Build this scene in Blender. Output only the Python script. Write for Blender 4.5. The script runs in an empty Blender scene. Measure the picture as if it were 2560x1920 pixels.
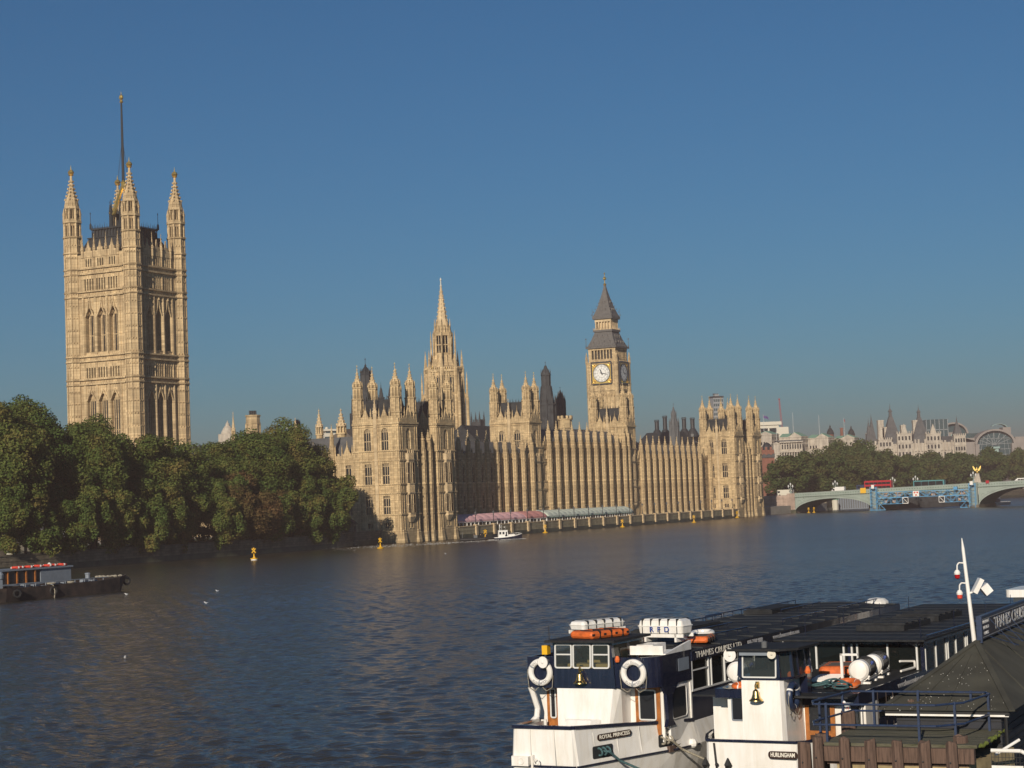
import bpy, math, random
import numpy as np
from mathutils import Vector, Matrix
PI = math.pi
rnd = random.Random(7)
S = bpy.context.scene

# ---------------------------------------------------------------- camera
CAM_H = 9.715
cam = bpy.data.cameras.new('camera')
cam.sensor_width = 36.0
cam.lens = 36.0 * 4696.4 / 2560.0
cam.clip_start = 0.5
cam.clip_end = 20000
camo = bpy.data.objects.new('camera', cam)
S.collection.objects.link(camo)
pitch, roll = 0.0610689, 0.0383134
fwd = Vector((0, math.cos(pitch), math.sin(pitch)))
up0 = Vector((0, -math.sin(pitch), math.cos(pitch)))
rt0 = Vector((1, 0, 0))
rt = rt0 * math.cos(roll) - up0 * math.sin(roll)
up = rt0 * math.sin(roll) + up0 * math.cos(roll)
m = Matrix((rt, up, -fwd)).transposed().to_4x4()
m.translation = (0, 0, CAM_H)
camo.matrix_world = m
S.camera = camo

# ---------------------------------------------------------------- sun and sky
SUN_EL = math.radians(21.0)
AX = 0.467815                        # the river's direction, from the view axis
U = Vector((math.sin(AX), math.cos(AX), 0))     # down the river front, northwards
N = Vector((-math.cos(AX), math.sin(AX), 0))    # away from the river, westwards
ga = math.radians(12.5)              # the sun only grazes the river front
hz = -(U * math.cos(ga) + N * math.sin(ga))
to_sun = Vector((hz.x * math.cos(SUN_EL), hz.y * math.cos(SUN_EL), math.sin(SUN_EL)))
sl = bpy.data.lights.new('sun', 'SUN')
sl.energy = 5.0
sl.angle = math.radians(0.5)
sl.color = (1.0, 0.885, 0.73)
so = bpy.data.objects.new('sun', sl)
so.rotation_euler = (-to_sun).to_track_quat('-Z', 'Y').to_euler()
so.location = (-100, -200, 200)
S.collection.objects.link(so)
world = bpy.data.worlds.new('World')
S.world = world
world.use_nodes = True
wn = world.node_tree
bg = wn.nodes['Background']
sky = wn.nodes.new('ShaderNodeTexSky')
sky.sky_type = 'NISHITA'
sky.sun_disc = False
sky.sun_elevation = SUN_EL
sky.sun_rotation = math.atan2(to_sun.x, to_sun.y)
sky.altitude = 0
sky.air_density = 1.0
sky.dust_density = .2
sky.ozone_density = 4.5
tint = wn.nodes.new('ShaderNodeMixRGB'); tint.blend_type = 'MULTIPLY'; tint.inputs[0].default_value = 1
tint.inputs[2].default_value = (.40, .85, 1.06, 1)
wn.links.new(sky.outputs[0], tint.inputs[1]); wn.links.new(tint.outputs[0], bg.inputs[0])
bg.inputs[1].default_value = 0.05
S.view_settings.view_transform = 'Standard'
S.view_settings.look = 'None'
S.view_settings.exposure = 0.0
S.view_settings.gamma = 1.0
S.render.engine = 'CYCLES'
S.render.resolution_x, S.render.resolution_y = 1024, 768

# ---------------------------------------------------------------- object helpers
COL = S.collection
class MB:
    """collects shapes; build() links them as one mesh object"""
    def __init__(s): s.v = []; s.f = []
    def add(s, vs, fs):
        o = len(s.v); s.v += [tuple(p) for p in vs]; s.f += [tuple(i + o for i in q) for q in fs]; return s
    def box(s, x0, x1, y0, y1, z0, z1):
        return s.add([(x0,y0,z0),(x1,y0,z0),(x1,y1,z0),(x0,y1,z0),(x0,y0,z1),(x1,y0,z1),(x1,y1,z1),(x0,y1,z1)],
                     [(3,2,1,0),(4,5,6,7),(0,1,5,4),(1,2,6,5),(2,3,7,6),(3,0,4,7)])
    def prism(s, a, z0, z1, b=None):
        b = b or a; n = len(a)
        za = z0 if isinstance(z0, (list, tuple)) else [z0] * n
        zb = z1 if isinstance(z1, (list, tuple)) else [z1] * n
        vs = [(p[0], p[1], z) for p, z in zip(a, za)] + [(p[0], p[1], z) for p, z in zip(b, zb)]
        fs = [(i, (i+1) % n, n + (i+1) % n, n + i) for i in range(n)] + [tuple(range(n))[::-1], tuple(range(n, 2*n))]
        return s.add(vs, fs)
    def ng(s, cx, cy, z0, z1, r0, r1=None, n=8, rot=None):
        r1 = r0 if r1 is None else r1
        rot = PI / n if rot is None else rot
        c = [(math.cos(rot + 2*PI*i/n), math.sin(rot + 2*PI*i/n)) for i in range(n)]
        return s.prism([(cx + r0*a, cy + r0*b) for a, b in c], z0, z1, [(cx + r1*a, cy + r1*b) for a, b in c])
    def lathe(s, cx, cy, prof, n=8, rot=None):
        for (r0, z0), (r1, z1) in zip(prof, prof[1:]): s.ng(cx, cy, z0, z1, max(r0, .003), max(r1, .003), n, rot)
        return s
    def tube(s, p, q, r0, r1=None, n=6):
        r1 = r0 if r1 is None else r1
        p = Vector(p); q = Vector(q); d = (q - p)
        if d.length < 1e-6: return s
        d.normalize(); t = Vector((0, 0, 1)) if abs(d.z) < .9 else Vector((1, 0, 0))
        a = d.cross(t).normalized(); b = d.cross(a)
        vs = [p + (a*math.cos(2*PI*i/n + PI/n) + b*math.sin(2*PI*i/n + PI/n)) * r0 for i in range(n)] + \
             [q + (a*math.cos(2*PI*i/n + PI/n) + b*math.sin(2*PI*i/n + PI/n)) * r1 for i in range(n)]
        return s.add(vs, [(i, (i+1) % n, n + (i+1) % n, n + i) for i in range(n)] + [tuple(range(n))[::-1], tuple(range(n, 2*n))])
    def path(s, pts, r, n=6):
        for p, q in zip(pts, pts[1:]): s.tube(p, q, r, r, n)
        return s
    def obox(s, p, q, w, h):
        """a bar of section w x h (h mostly vertical) from p to q"""
        p = Vector(p); q = Vector(q); d = (q - p).normalized()
        t = Vector((0, 0, 1)) if abs(d.z) < .9 else Vector((0, 1, 0))
        a = d.cross(t).normalized() * w/2; b = a.cross(d).normalized() * h/2
        vs = [p-a-b, p+a-b, p+a+b, p-a+b, q-a-b, q+a-b, q+a+b, q-a+b]
        return s.add(vs, [(3,2,1,0),(4,5,6,7),(0,1,5,4),(1,2,6,5),(2,3,7,6),(3,0,4,7)])
    def torus(s, c, R, r, ax=(0,0,1), n=20, k=8, a0=0, a1=2*PI):
        c = Vector(c); z = Vector(ax).normalized(); t = Vector((0,0,1)) if abs(z.z) < .9 else Vector((1,0,0))
        x = t.cross(z).normalized(); y = z.cross(x); full = abs(a1 - a0 - 2*PI) < 1e-6
        m_ = n if full else n + 1; vs = []
        for i in range(m_):
            t_ = a0 + (a1 - a0)*i/n; e = x*math.cos(t_) + y*math.sin(t_)
            for j in range(k):
                f_ = 2*PI*j/k; vs.append(c + e*(R + r*math.cos(f_)) + z*(r*math.sin(f_)))
        fs = []
        for i in range(n):
            i2 = (i+1) % m_
            for j in range(k): fs.append((i*k+j, i2*k+j, i2*k+(j+1) % k, i*k+(j+1) % k))
        return s.add(vs, fs)
    def ball(s, c, r, n=10, k=6, sz=1.0):
        prof = [(r*math.sin(PI*i/k), c[2] - r*sz*math.cos(PI*i/k)) for i in range(k+1)]
        return s.lathe(c[0], c[1], prof, n)
    def quad(s, *p): return s.add(p, [tuple(range(len(p)))])
    def merge(s, o, fn=lambda p: p): return s.add([fn(p) for p in o.v], o.f)
    def mesh(s, name, mat, smooth=False):
        me = bpy.data.meshes.new(name); me.from_pydata(s.v, [], s.f); me.materials.append(mat)
        if smooth:
            me.polygons.foreach_set('use_smooth', [True]*len(me.polygons))
            try: me.set_sharp_from_angle(angle=math.radians(35))
            except Exception: pass
        me.update(); return me
    def build(s, name, mat, parent=None, loc=(0,0,0), rz=0, smooth=False):
        return link(name, s.mesh(name, mat, smooth), parent, loc, rz)
def link(name, me, parent=None, loc=(0,0,0), rz=0):
    o = bpy.data.objects.new(name, me); COL.objects.link(o); o.location = loc; o.rotation_euler = (0, 0, rz)
    if parent: o.parent = parent
    return o
def tag(o, label, cat, group=None):
    o['label'] = label; o['category'] = cat
    if group: o['group'] = group
    return o
def thing(name, label, cat, loc=(0,0,0), rz=0, group=None):
    o = bpy.data.objects.new(name, None); o.empty_display_size = .5
    COL.objects.link(o); o.location = loc; o.rotation_euler = (0, 0, rz)
    return tag(o, label, cat, group)
def struct(o, kind='structure'): o['kind'] = kind; return o
KIDS = {}
def copy_tree(o, loc=None, rz=None, label=None, parent=None):
    c = o.copy(); COL.objects.link(c)
    if parent: c.parent = parent
    if loc is not None: c.location = loc
    if rz is not None: c.rotation_euler = (0, 0, rz)
    if label: c['label'] = label
    for ch in [x for x in bpy.data.objects if x.parent == o]: copy_tree(ch, parent=c)
    return c
RZ = PI/2 - AX                       # local x runs north along the river, local y runs west
A0 = Vector((-28.291, 460.889, 0))   # south-east corner of the palace at the water
def P(t, n, z=0): return A0 + U*t + N*n + Vector((0, 0, z))

# ---------------------------------------------------------------- materials
def mat(name, col, rough=.7, metal=0, spec=.5, noise=0, nscale=1.0, bump=0, bscale=8, hue=None, coat=0):
    mt = bpy.data.materials.new(name); mt.use_nodes = True
    nt = mt.node_tree; b = nt.nodes['Principled BSDF']
    b.inputs['Base Color'].default_value = (*col, 1); b.inputs['Roughness'].default_value = rough
    b.inputs['Metallic'].default_value = metal; b.inputs['Specular IOR Level'].default_value = spec
    if coat: b.inputs['Coat Weight'].default_value = coat
    if noise or bump: tc = nt.nodes.new('ShaderNodeTexCoord')
    if noise:
        nz = nt.nodes.new('ShaderNodeTexNoise'); nz.inputs['Scale'].default_value = nscale; nz.inputs['Detail'].default_value = 6
        nt.links.new(tc.outputs['Object'], nz.inputs['Vector'])
        rp = nt.nodes.new('ShaderNodeValToRGB'); h = hue or col
        rp.color_ramp.elements[0].position = .3; rp.color_ramp.elements[1].position = .7
        rp.color_ramp.elements[0].color = (*[c*(1-noise) for c in h], 1)
        rp.color_ramp.elements[1].color = (*[min(1, c*(1+noise)) for c in col], 1)
        nt.links.new(nz.outputs[0], rp.inputs[0]); nt.links.new(rp.outputs[0], b.inputs['Base Color'])
    if bump:
        n2 = nt.nodes.new('ShaderNodeTexNoise'); n2.inputs['Scale'].default_value = bscale; n2.inputs['Detail'].default_value = 5
        nt.links.new(tc.outputs['Object'], n2.inputs['Vector'])
        bp = nt.nodes.new('ShaderNodeBump'); bp.inputs['Strength'].default_value = bump
        nt.links.new(n2.outputs[0], bp.inputs['Height']); nt.links.new(bp.outputs[0], b.inputs['Normal'])
    return mt
def stone(name, col, bw=1.1, bh=.55, var=.16, mortar=.75, bump=.35, pan=.62, tracery=0.0):
    """dressed limestone: panelled courses, weather streaks, grain"""
    mt = bpy.data.materials.new(name); mt.use_nodes = True
    nt = mt.node_tree; L = nt.links.new; b = nt.nodes['Principled BSDF']; b.inputs['Roughness'].default_value = .9
    b.inputs['Specular IOR Level'].default_value = .2
    tc = nt.nodes.new('ShaderNodeTexCoord'); sp = nt.nodes.new('ShaderNodeSeparateXYZ'); L(tc.outputs['Object'], sp.inputs[0])
    ad = nt.nodes.new('ShaderNodeMath'); L(sp.outputs[0], ad.inputs[0]); L(sp.outputs[1], ad.inputs[1])
    cb = nt.nodes.new('ShaderNodeCombineXYZ'); L(ad.outputs[0], cb.inputs[0]); L(sp.outputs[2], cb.inputs[1])
    br = nt.nodes.new('ShaderNodeTexBrick'); L(cb.outputs[0], br.inputs['Vector'])
    br.inputs['Scale'].default_value = 1; br.inputs['Brick Width'].default_value = bw; br.inputs['Row Height'].default_value = bh
    br.inputs['Mortar Size'].default_value = .03; br.inputs['Mortar Smooth'].default_value = .3; br.inputs['Bias'].default_value = 0
    br.inputs['Color1'].default_value = (*[c*(1-var) for c in col], 1); br.inputs['Color2'].default_value = (*[c*(1+var) for c in col], 1)
    br.inputs['Mortar'].default_value = (*[c*mortar for c in col], 1)
    mp = nt.nodes.new('ShaderNodeMapping'); mp.inputs['Scale'].default_value = (.5, .5, .09); L(tc.outputs['Object'], mp.inputs[0])
    nz = nt.nodes.new('ShaderNodeTexNoise'); nz.inputs['Scale'].default_value = 1.3; nz.inputs['Detail'].default_value = 6; L(mp.outputs[0], nz.inputs['Vector'])
    rp = nt.nodes.new('ShaderNodeValToRGB'); rp.color_ramp.elements[0].position = .36; rp.color_ramp.elements[1].position = .62
    rp.color_ramp.elements[0].color = (.70, .67, .65, 1); rp.color_ramp.elements[1].color = (1.08, 1.06, 1.02, 1); L(nz.outputs[0], rp.inputs[0])
    mx = nt.nodes.new('ShaderNodeMixRGB'); mx.blend_type = 'MULTIPLY'; mx.inputs[0].default_value = .85
    # narrow blind tracery panels carved all over the wall
    tr = nt.nodes.new('ShaderNodeTexBrick'); L(cb.outputs[0], tr.inputs['Vector']); tr.offset = 0
    tr.inputs['Scale'].default_value = 1; tr.inputs['Brick Width'].default_value = pan; tr.inputs['Row Height'].default_value = pan*4.2; tr.inputs['Mortar Size'].default_value = pan*.11; tr.inputs['Bias'].default_value = 0
    tr.inputs['Color1'].default_value = (1.04, 1.04, 1.04, 1); tr.inputs['Color2'].default_value = (.93, .93, .92, 1); tr.inputs['Mortar'].default_value = (.66, .63, .60, 1)
    m2 = nt.nodes.new('ShaderNodeMixRGB'); m2.blend_type = 'MULTIPLY'; m2.inputs[0].default_value = tracery; L(br.outputs[0], m2.inputs[1]); L(tr.outputs[0], m2.inputs[2])
    L(m2.outputs[0], mx.inputs[1]); L(rp.outputs[0], mx.inputs[2]); L(mx.outputs[0], b.inputs['Base Color'])
    n2 = nt.nodes.new('ShaderNodeTexNoise'); n2.inputs['Scale'].default_value = 2.2; n2.inputs['Detail'].default_value = 4; L(tc.outputs['Object'], n2.inputs['Vector'])
    a2 = nt.nodes.new('ShaderNodeMath'); L(n2.outputs[0], a2.inputs[0]); L(br.outputs['Fac'], a2.inputs[1]); a2.operation = 'SUBTRACT'
    bp = nt.nodes.new('ShaderNodeBump'); bp.inputs['Strength'].default_value = bump; bp.inputs['Distance'].default_value = .12
    L(a2.outputs[0], bp.inputs['Height']); L(bp.outputs[0], b.inputs['Normal'])
    return mt
M = dict(
    stone=stone('honey_limestone', (.56, .43, .255), var=.2, tracery=.7),
    vstone=stone('pale_limestone', (.545, .42, .255), 1.3, .7, .18, pan=.72, tracery=.8),
    trim=mat('limestone_trim', (.55, .42, .255), .9, noise=.25, nscale=.6, spec=.2),
    white_stone=stone('portland_stone', (.52, .47, .40), 1.6, .8, .08),
    slate=mat('slate', (.034, .036, .038), .85, noise=.25, nscale=.7, spec=.2),
    slate_light=mat('grey_slate', (.10, .102, .105), .8, spec=.2, noise=.2, nscale=.6),
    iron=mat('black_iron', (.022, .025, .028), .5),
    grey_iron=mat('grey_iron', (.10, .105, .11), .6, noise=.2, nscale=.4),
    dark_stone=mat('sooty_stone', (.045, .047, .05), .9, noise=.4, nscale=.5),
    lead=mat('cast_iron_tiles', (.105, .10, .095), .7, noise=.2, nscale=1.2),
    gold=mat('gilding', (.95, .66, .2), .42, metal=1),
    glass=mat('dark_window_glass', (.018, .02, .024), .12, spec=.6),
    copper=mat('verdigris_copper', (.19, .33, .24), .7, noise=.1, nscale=.3),
    brown_roof=mat('brown_roof', (.10, .082, .068), .8, noise=.2, nscale=.3),
    brick=mat('red_brick', (.22, .09, .06), .9, noise=.2, nscale=.8),
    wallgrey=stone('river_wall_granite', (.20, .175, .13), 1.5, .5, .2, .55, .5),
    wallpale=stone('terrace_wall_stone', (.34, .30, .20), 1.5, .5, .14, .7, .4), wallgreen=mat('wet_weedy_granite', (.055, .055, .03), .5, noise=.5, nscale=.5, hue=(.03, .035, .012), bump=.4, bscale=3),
    grass=mat('lawn', (.05, .085, .025), .95, noise=.3, nscale=.4),
    paving=mat('paving', (.26, .24, .21), .9, noise=.15, nscale=.3),
    asphalt=mat('asphalt', (.05, .05, .05), .9, noise=.2, nscale=1),
    bark=mat('bark', (.05, .04, .03), .95, noise=.3, nscale=2),
    white=mat('white_gloss_paint', (.78, .77, .74), .28, noise=.05, nscale=1.5, coat=.2),
    white_dirty=mat('weathered_white_paint', (.66, .645, .61), .4, noise=.12, nscale=1.2),
    offwhite=mat('grey_white_paint', (.60, .60, .58), .5),
    navy=mat('navy_gloss_paint', (.008, .012, .032), .2, coat=.4),
    navyrail=mat('navy_rail_paint', (.018, .032, .075), .4, noise=.25, nscale=9),
    roofdark=mat('weathered_roof_felt', (.016, .017, .019), .75, noise=.45, nscale=.8, bump=.1, bscale=20, spec=.25),
    orange=mat('orange_canvas', (.62, .13, .025), .6, noise=.25, nscale=5),
    lifered=mat('red_lifebuoy', (.6, .055, .03), .5),
    wood=mat('varnished_wood', (.33, .12, .03), .35, noise=.3, nscale=5),
    brass=mat('brass', (.75, .52, .2), .25, metal=1),
    black=mat('black_rubber', (.012, .012, .013), .6),
    rope=mat('rope', (.30, .27, .21), .9, noise=.3, nscale=15),
    teal_rope=mat('teal_rope', (.05, .11, .12), .9, noise=.3, nscale=15),
    nameboard=mat('name_board', (.035, .018, .012), .35),
    letter=mat('cream_lettering', (.80, .76, .66), .5),
    greyletter=mat('grey_lettering', (.36, .36, .37), .5),
    silver=mat('silver_lettering', (.62, .62, .62), .5), blueletter=mat('blue_lettering', (.03, .06, .25), .5),
    yellow=mat('buoy_yellow', (.75, .42, .015), .45),
    pink=mat('pink_awning', (.72, .42, .43), .8, noise=.08, nscale=.5),
    redawn=mat('rose_awning', (.56, .25, .23), .8, noise=.08, nscale=.5),
    greenawn=mat('pale_green_awning', (.50, .55, .48), .8),
    greentrim=mat('dark_green_trim', (.10, .20, .17), .6),
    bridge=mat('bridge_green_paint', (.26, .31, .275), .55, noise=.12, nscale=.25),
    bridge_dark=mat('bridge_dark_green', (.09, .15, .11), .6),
    bluesteel=mat('blue_steel', (.07, .27, .48), .5, noise=.15, nscale=.5),
    busred=mat('bus_red', (.40, .02, .03), .3),
    teal=mat('teal_paint', (.07, .24, .26), .4),
    ply=mat('plywood', (.45, .30, .20), .8),
    rust=mat('rusty_hull', (.045, .030, .024), .8, noise=.5, nscale=.9, hue=(.02, .02, .022), bump=.2, bscale=5),
    greyblue=mat('grey_blue_paint', (.20, .23, .27), .5, noise=.1, nscale=2),
    timber=mat('weathered_pile_timber', (.095, .06, .045), .9, noise=.5, nscale=4, bump=.6, bscale=12),
    deck=mat('mossy_deck', (.10, .095, .06), .9, noise=.5, nscale=3, hue=(.055, .06, .022), bump=.4, bscale=15),
    moss=mat('moss', (.10, .125, .02), .95, noise=.4, nscale=8, bump=.6, bscale=20),
    concrete=mat('stained_concrete', (.30, .235, .125), .9, noise=.35, nscale=2.5, bump=.3, bscale=20),
    felt=mat('olive_roof_felt', (.052, .050, .038), .95, noise=.3, nscale=1.1, bump=.3, bscale=30),
    navyboard=mat('navy_boards', (.012, .014, .022), .6, noise=.3, nscale=3),
    curtain=mat('cabin_yellow', (.55, .40, .14), .8),
    skin=mat('skin', (.5, .3, .22), .6), cloth=mat('tan_coat', (.20, .12, .07), .9), dkcloth=mat('dark_clothes', (.015, .016, .02), .9),
    redlamp=mat('red_lens', (.35, .01, .012), .2), tower_glass=mat('tower_cladding', (.30, .32, .33), .4),
    steelglass=mat('blue_green_glazing', (.05, .085, .095), .2), grey_stone=mat('grey_granite_cladding', (.27, .24, .22), .7, noise=.1, nscale=.2),
    palegreen=mat('pale_green_metal', (.28, .40, .37), .5),
    cream=mat('cream_paint', (.62, .58, .48), .6), flagblue=mat('flag_cloth', (.10, .06, .20), .8), cranered=mat('crane_red', (.35, .05, .06), .6),
    dial=mat('opal_clock_glass', (.78, .77, .73), .35), dialdark=mat('dial_ironwork', (.03, .035, .045), .4),
    gull=mat('gull_white', (.8, .8, .8), .7), foam=mat('foam', (.26, .25, .23), .8),
)
def weather(mt, col, lo=.80, sc=(1.6, 1.6, .22), tintc=(.92, .86, .76)):
    """rain streaks and grime over gloss paint"""
    nt = mt.node_tree; L = nt.links.new; b = nt.nodes['Principled BSDF']; tc = nt.nodes.new('ShaderNodeTexCoord'); mp = nt.nodes.new('ShaderNodeMapping'); mp.inputs['Scale'].default_value = sc
    L(tc.outputs['Object'], mp.inputs[0]); nz = nt.nodes.new('ShaderNodeTexNoise'); nz.inputs['Scale'].default_value = 2.3; nz.inputs['Detail'].default_value = 7; nz.inputs['Roughness'].default_value = .65; L(mp.outputs[0], nz.inputs[0])
    rp = nt.nodes.new('ShaderNodeValToRGB'); rp.color_ramp.elements[0].position = .30; rp.color_ramp.elements[1].position = .56
    rp.color_ramp.elements[0].color = (*[c*lo*t for c, t in zip(col, tintc)], 1); rp.color_ramp.elements[1].color = (*col, 1); L(nz.outputs[0], rp.inputs[0]); L(rp.outputs[0], b.inputs['Base Color'])
    n2 = nt.nodes.new('ShaderNodeTexNoise'); n2.inputs['Scale'].default_value = .9; L(tc.outputs['Object'], n2.inputs[0]); bp = nt.nodes.new('ShaderNodeBump'); bp.inputs['Strength'].default_value = .12; bp.inputs['Distance'].default_value = .3; L(n2.outputs[0], bp.inputs['Height']); L(bp.outputs[0], b.inputs['Normal'])
weather(M['white'], (.82, .80, .765), .9, tintc=(.97, .94, .88)); weather(M['navy'], (.009, .012, .03), 1.9, tintc=(1.1, 1, .8)); weather(M['timber'], (.125, .078, .058), .32, (10, 10, .7), (1, 1, 1.05)); weather(M['deck'], (.105, .098, .068), .45, (9, 1.2, 9), (.8, .95, .5)); weather(M['roofdark'], (.014, .015, .017), 2.2, (.5, 1.6, 1), (1, .98, .95))
def clear_glass(name, tint=(.05, .06, .06), clear=.55):
    mt = bpy.data.materials.new(name); mt.use_nodes = True; nt = mt.node_tree
    b = nt.nodes['Principled BSDF']; b.inputs['Base Color'].default_value = (*tint, 1); b.inputs['Roughness'].default_value = .03
    tr = nt.nodes.new('ShaderNodeBsdfTransparent'); tr.inputs[0].default_value = (.85, .88, .85, 1)
    mx = nt.nodes.new('ShaderNodeMixShader'); mx.inputs[0].default_value = clear
    nt.links.new(b.outputs[0], mx.inputs[1]); nt.links.new(tr.outputs[0], mx.inputs[2])
    nt.links.new(mx.outputs[0], nt.nodes['Material Output'].inputs[0]); return mt
M['clear'] = clear_glass('clear_window_glass')
M['saloon'] = clear_glass('saloon_glass', (.01, .013, .013), .25)
def foliage(name, ca, cb, cc):
    mt = bpy.data.materials.new(name); mt.use_nodes = True; nt = mt.node_tree; L = nt.links.new
    b = nt.nodes['Principled BSDF']; b.inputs['Roughness'].default_value = .75; b.inputs['Specular IOR Level'].default_value = .25
    tc = nt.nodes.new('ShaderNodeTexCoord'); n1 = nt.nodes.new('ShaderNodeTexNoise'); n1.inputs['Scale'].default_value = .22; n1.inputs['Detail'].default_value = 3
    n2 = nt.nodes.new('ShaderNodeTexNoise'); n2.inputs['Scale'].default_value = 1.7; n2.inputs['Detail'].default_value = 2
    L(tc.outputs['Object'], n1.inputs[0]); L(tc.outputs['Object'], n2.inputs[0])
    oi = nt.nodes.new('ShaderNodeObjectInfo')
    mm = nt.nodes.new('ShaderNodeMath'); mm.operation = 'MULTIPLY_ADD'; L(oi.outputs['Random'], mm.inputs[0]); mm.inputs[1].default_value = .16; L(n1.outputs[0], mm.inputs[2])
    ad = nt.nodes.new('ShaderNodeMath'); ad.operation = 'MULTIPLY_ADD'; L(n2.outputs[0], ad.inputs[0]); ad.inputs[1].default_value = .6; L(mm.outputs[0], ad.inputs[2])
    rp = nt.nodes.new('ShaderNodeValToRGB'); e = rp.color_ramp.elements; e[0].position = .36; e[0].color = (*ca, 1); e[1].position = .58; e[1].color = (*cb, 1)
    k = e.new(.76); k.color = (*cc, 1)
    sb = nt.nodes.new('ShaderNodeMath'); sb.operation = 'SUBTRACT'; L(ad.outputs[0], sb.inputs[0]); sb.inputs[1].default_value = .32
    L(sb.outputs[0], rp.inputs[0]); L(rp.outputs[0], b.inputs['Base Color'])
    tl = nt.nodes.new('ShaderNodeBsdfTranslucent'); L(rp.outputs[0], tl.inputs[0])
    mx = nt.nodes.new('ShaderNodeMixShader'); mx.inputs[0].default_value = .18
    L(b.outputs[0], mx.inputs[1]); L(tl.outputs[0], mx.inputs[2]); L(mx.outputs[0], nt.nodes['Material Output'].inputs[0]); return mt
M['leaf'] = foliage('plane_tree_leaves', (.056, .094, .019), (.10, .125, .026), (.16, .125, .034))
M['leafbrown'] = foliage('autumn_leaves', (.085, .070, .020), (.12, .080, .028), (.14, .075, .03))
M['leaffar'] = foliage('far_plane_leaves', (.046, .078, .020), (.075, .098, .025), (.105, .092, .03))
_txt = {}
def text(body, size, mt, parent, mx, name='lettering', sx=1.0, depth=.004, space=1.0):
    """lettering as a mesh child; mx = 4x4 placing text x right, y up, z out"""
    cu = bpy.data.curves.new(name, 'FONT'); cu.body = body; cu.size = size; cu.extrude = depth
    cu.align_x = 'CENTER'; cu.align_y = 'CENTER'; cu.space_character = space; cu.offset = size*.02 if size < .3 else 0
    t = bpy.data.objects.new(name, cu); COL.objects.link(t)
    dg = bpy.context.evaluated_depsgraph_get(); me = bpy.data.meshes.new_from_object(t.evaluated_get(dg))
    bpy.data.objects.remove(t); bpy.data.curves.remove(cu)
    me.transform(Matrix.Diagonal((sx, 1, 1, 1))); me.transform(mx); me.materials.clear(); me.materials.append(mt)
    return link(name, me, parent)
def frame_mx(o, right, upv):
    r = Vector(right).normalized(); u_ = Vector(upv); u_ = (u_ - r*u_.dot(r)).normalized(); z = r.cross(u_)
    mx = Matrix((r, u_, z)).transposed().to_4x4(); mx.translation = o; return mx
# ================================================================ SETTING: water, land, river walls
def water_mat():
    mt = bpy.data.materials.new('river_water'); mt.use_nodes = True; nt = mt.node_tree; L = nt.links.new
    b = nt.nodes['Principled BSDF']; b.inputs['Base Color'].default_value = (.036, .033, .025, 1)
    b.inputs['IOR'].default_value = 1.333
    tc = nt.nodes.new('ShaderNodeTexCoord'); prev = None
    sx = nt.nodes.new('ShaderNodeSeparateXYZ'); L(tc.outputs['Object'], sx.inputs[0])        # chop too fine to model is roughness, more of it out in the open reach
    mr = nt.nodes.new('ShaderNodeMapRange'); mr.inputs[1].default_value = 60; mr.inputs[2].default_value = 380; mr.inputs[3].default_value = .12; mr.inputs[4].default_value = .23
    L(sx.outputs[1], mr.inputs[0]); L(mr.outputs[0], b.inputs['Roughness'])
    big = nt.nodes.new('ShaderNodeTexNoise'); big.inputs['Scale'].default_value = .02; big.inputs['Detail'].default_value = 3
    mpb = nt.nodes.new('ShaderNodeMapping'); mpb.inputs['Rotation'].default_value = (0, 0, -.3); mpb.inputs['Scale'].default_value = (.5, 1.6, 1)
    L(tc.outputs['Object'], mpb.inputs[0]); L(mpb.outputs[0], big.inputs[0])
    for sc, ro, dist, stretch, dt in ((.6, -.1, .20, 1.9, 3), (1.7, .35, .13, 1.6, 3), (5.2, -.2, .035, 1.3, 2)):
        mp = nt.nodes.new('ShaderNodeMapping'); mp.inputs['Rotation'].default_value = (0, 0, ro); mp.inputs['Scale'].default_value = (1, stretch, 1)
        L(tc.outputs['Object'], mp.inputs[0])
        nz = nt.nodes.new('ShaderNodeTexNoise'); nz.inputs['Scale'].default_value = sc; nz.inputs['Detail'].default_value = dt; nz.inputs['Distortion'].default_value = .4
        L(mp.outputs[0], nz.inputs[0])
        ml = nt.nodes.new('ShaderNodeMath'); ml.operation = 'MULTIPLY'; L(nz.outputs[0], ml.inputs[0])
        sc2 = nt.nodes.new('ShaderNodeMath'); sc2.operation = 'MULTIPLY_ADD'; L(big.outputs[0], sc2.inputs[0]); sc2.inputs[1].default_value = 1.4*dist; sc2.inputs[2].default_value = .3*dist
        L(sc2.outputs[0], ml.inputs[1])
        if prev is None: prev = ml
        else:
            ad = nt.nodes.new('ShaderNodeMath'); L(prev.outputs[0], ad.inputs[0]); L(ml.outputs[0], ad.inputs[1]); prev = ad
    bp = nt.nodes.new('ShaderNodeBump'); bp.inputs['Strength'].default_value = .8; bp.inputs['Distance'].default_value = 1.0
    L(prev.outputs[0], bp.inputs['Height']); L(bp.outputs[0], b.inputs['Normal'])
    return mt
M['water'] = water_mat()
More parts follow.
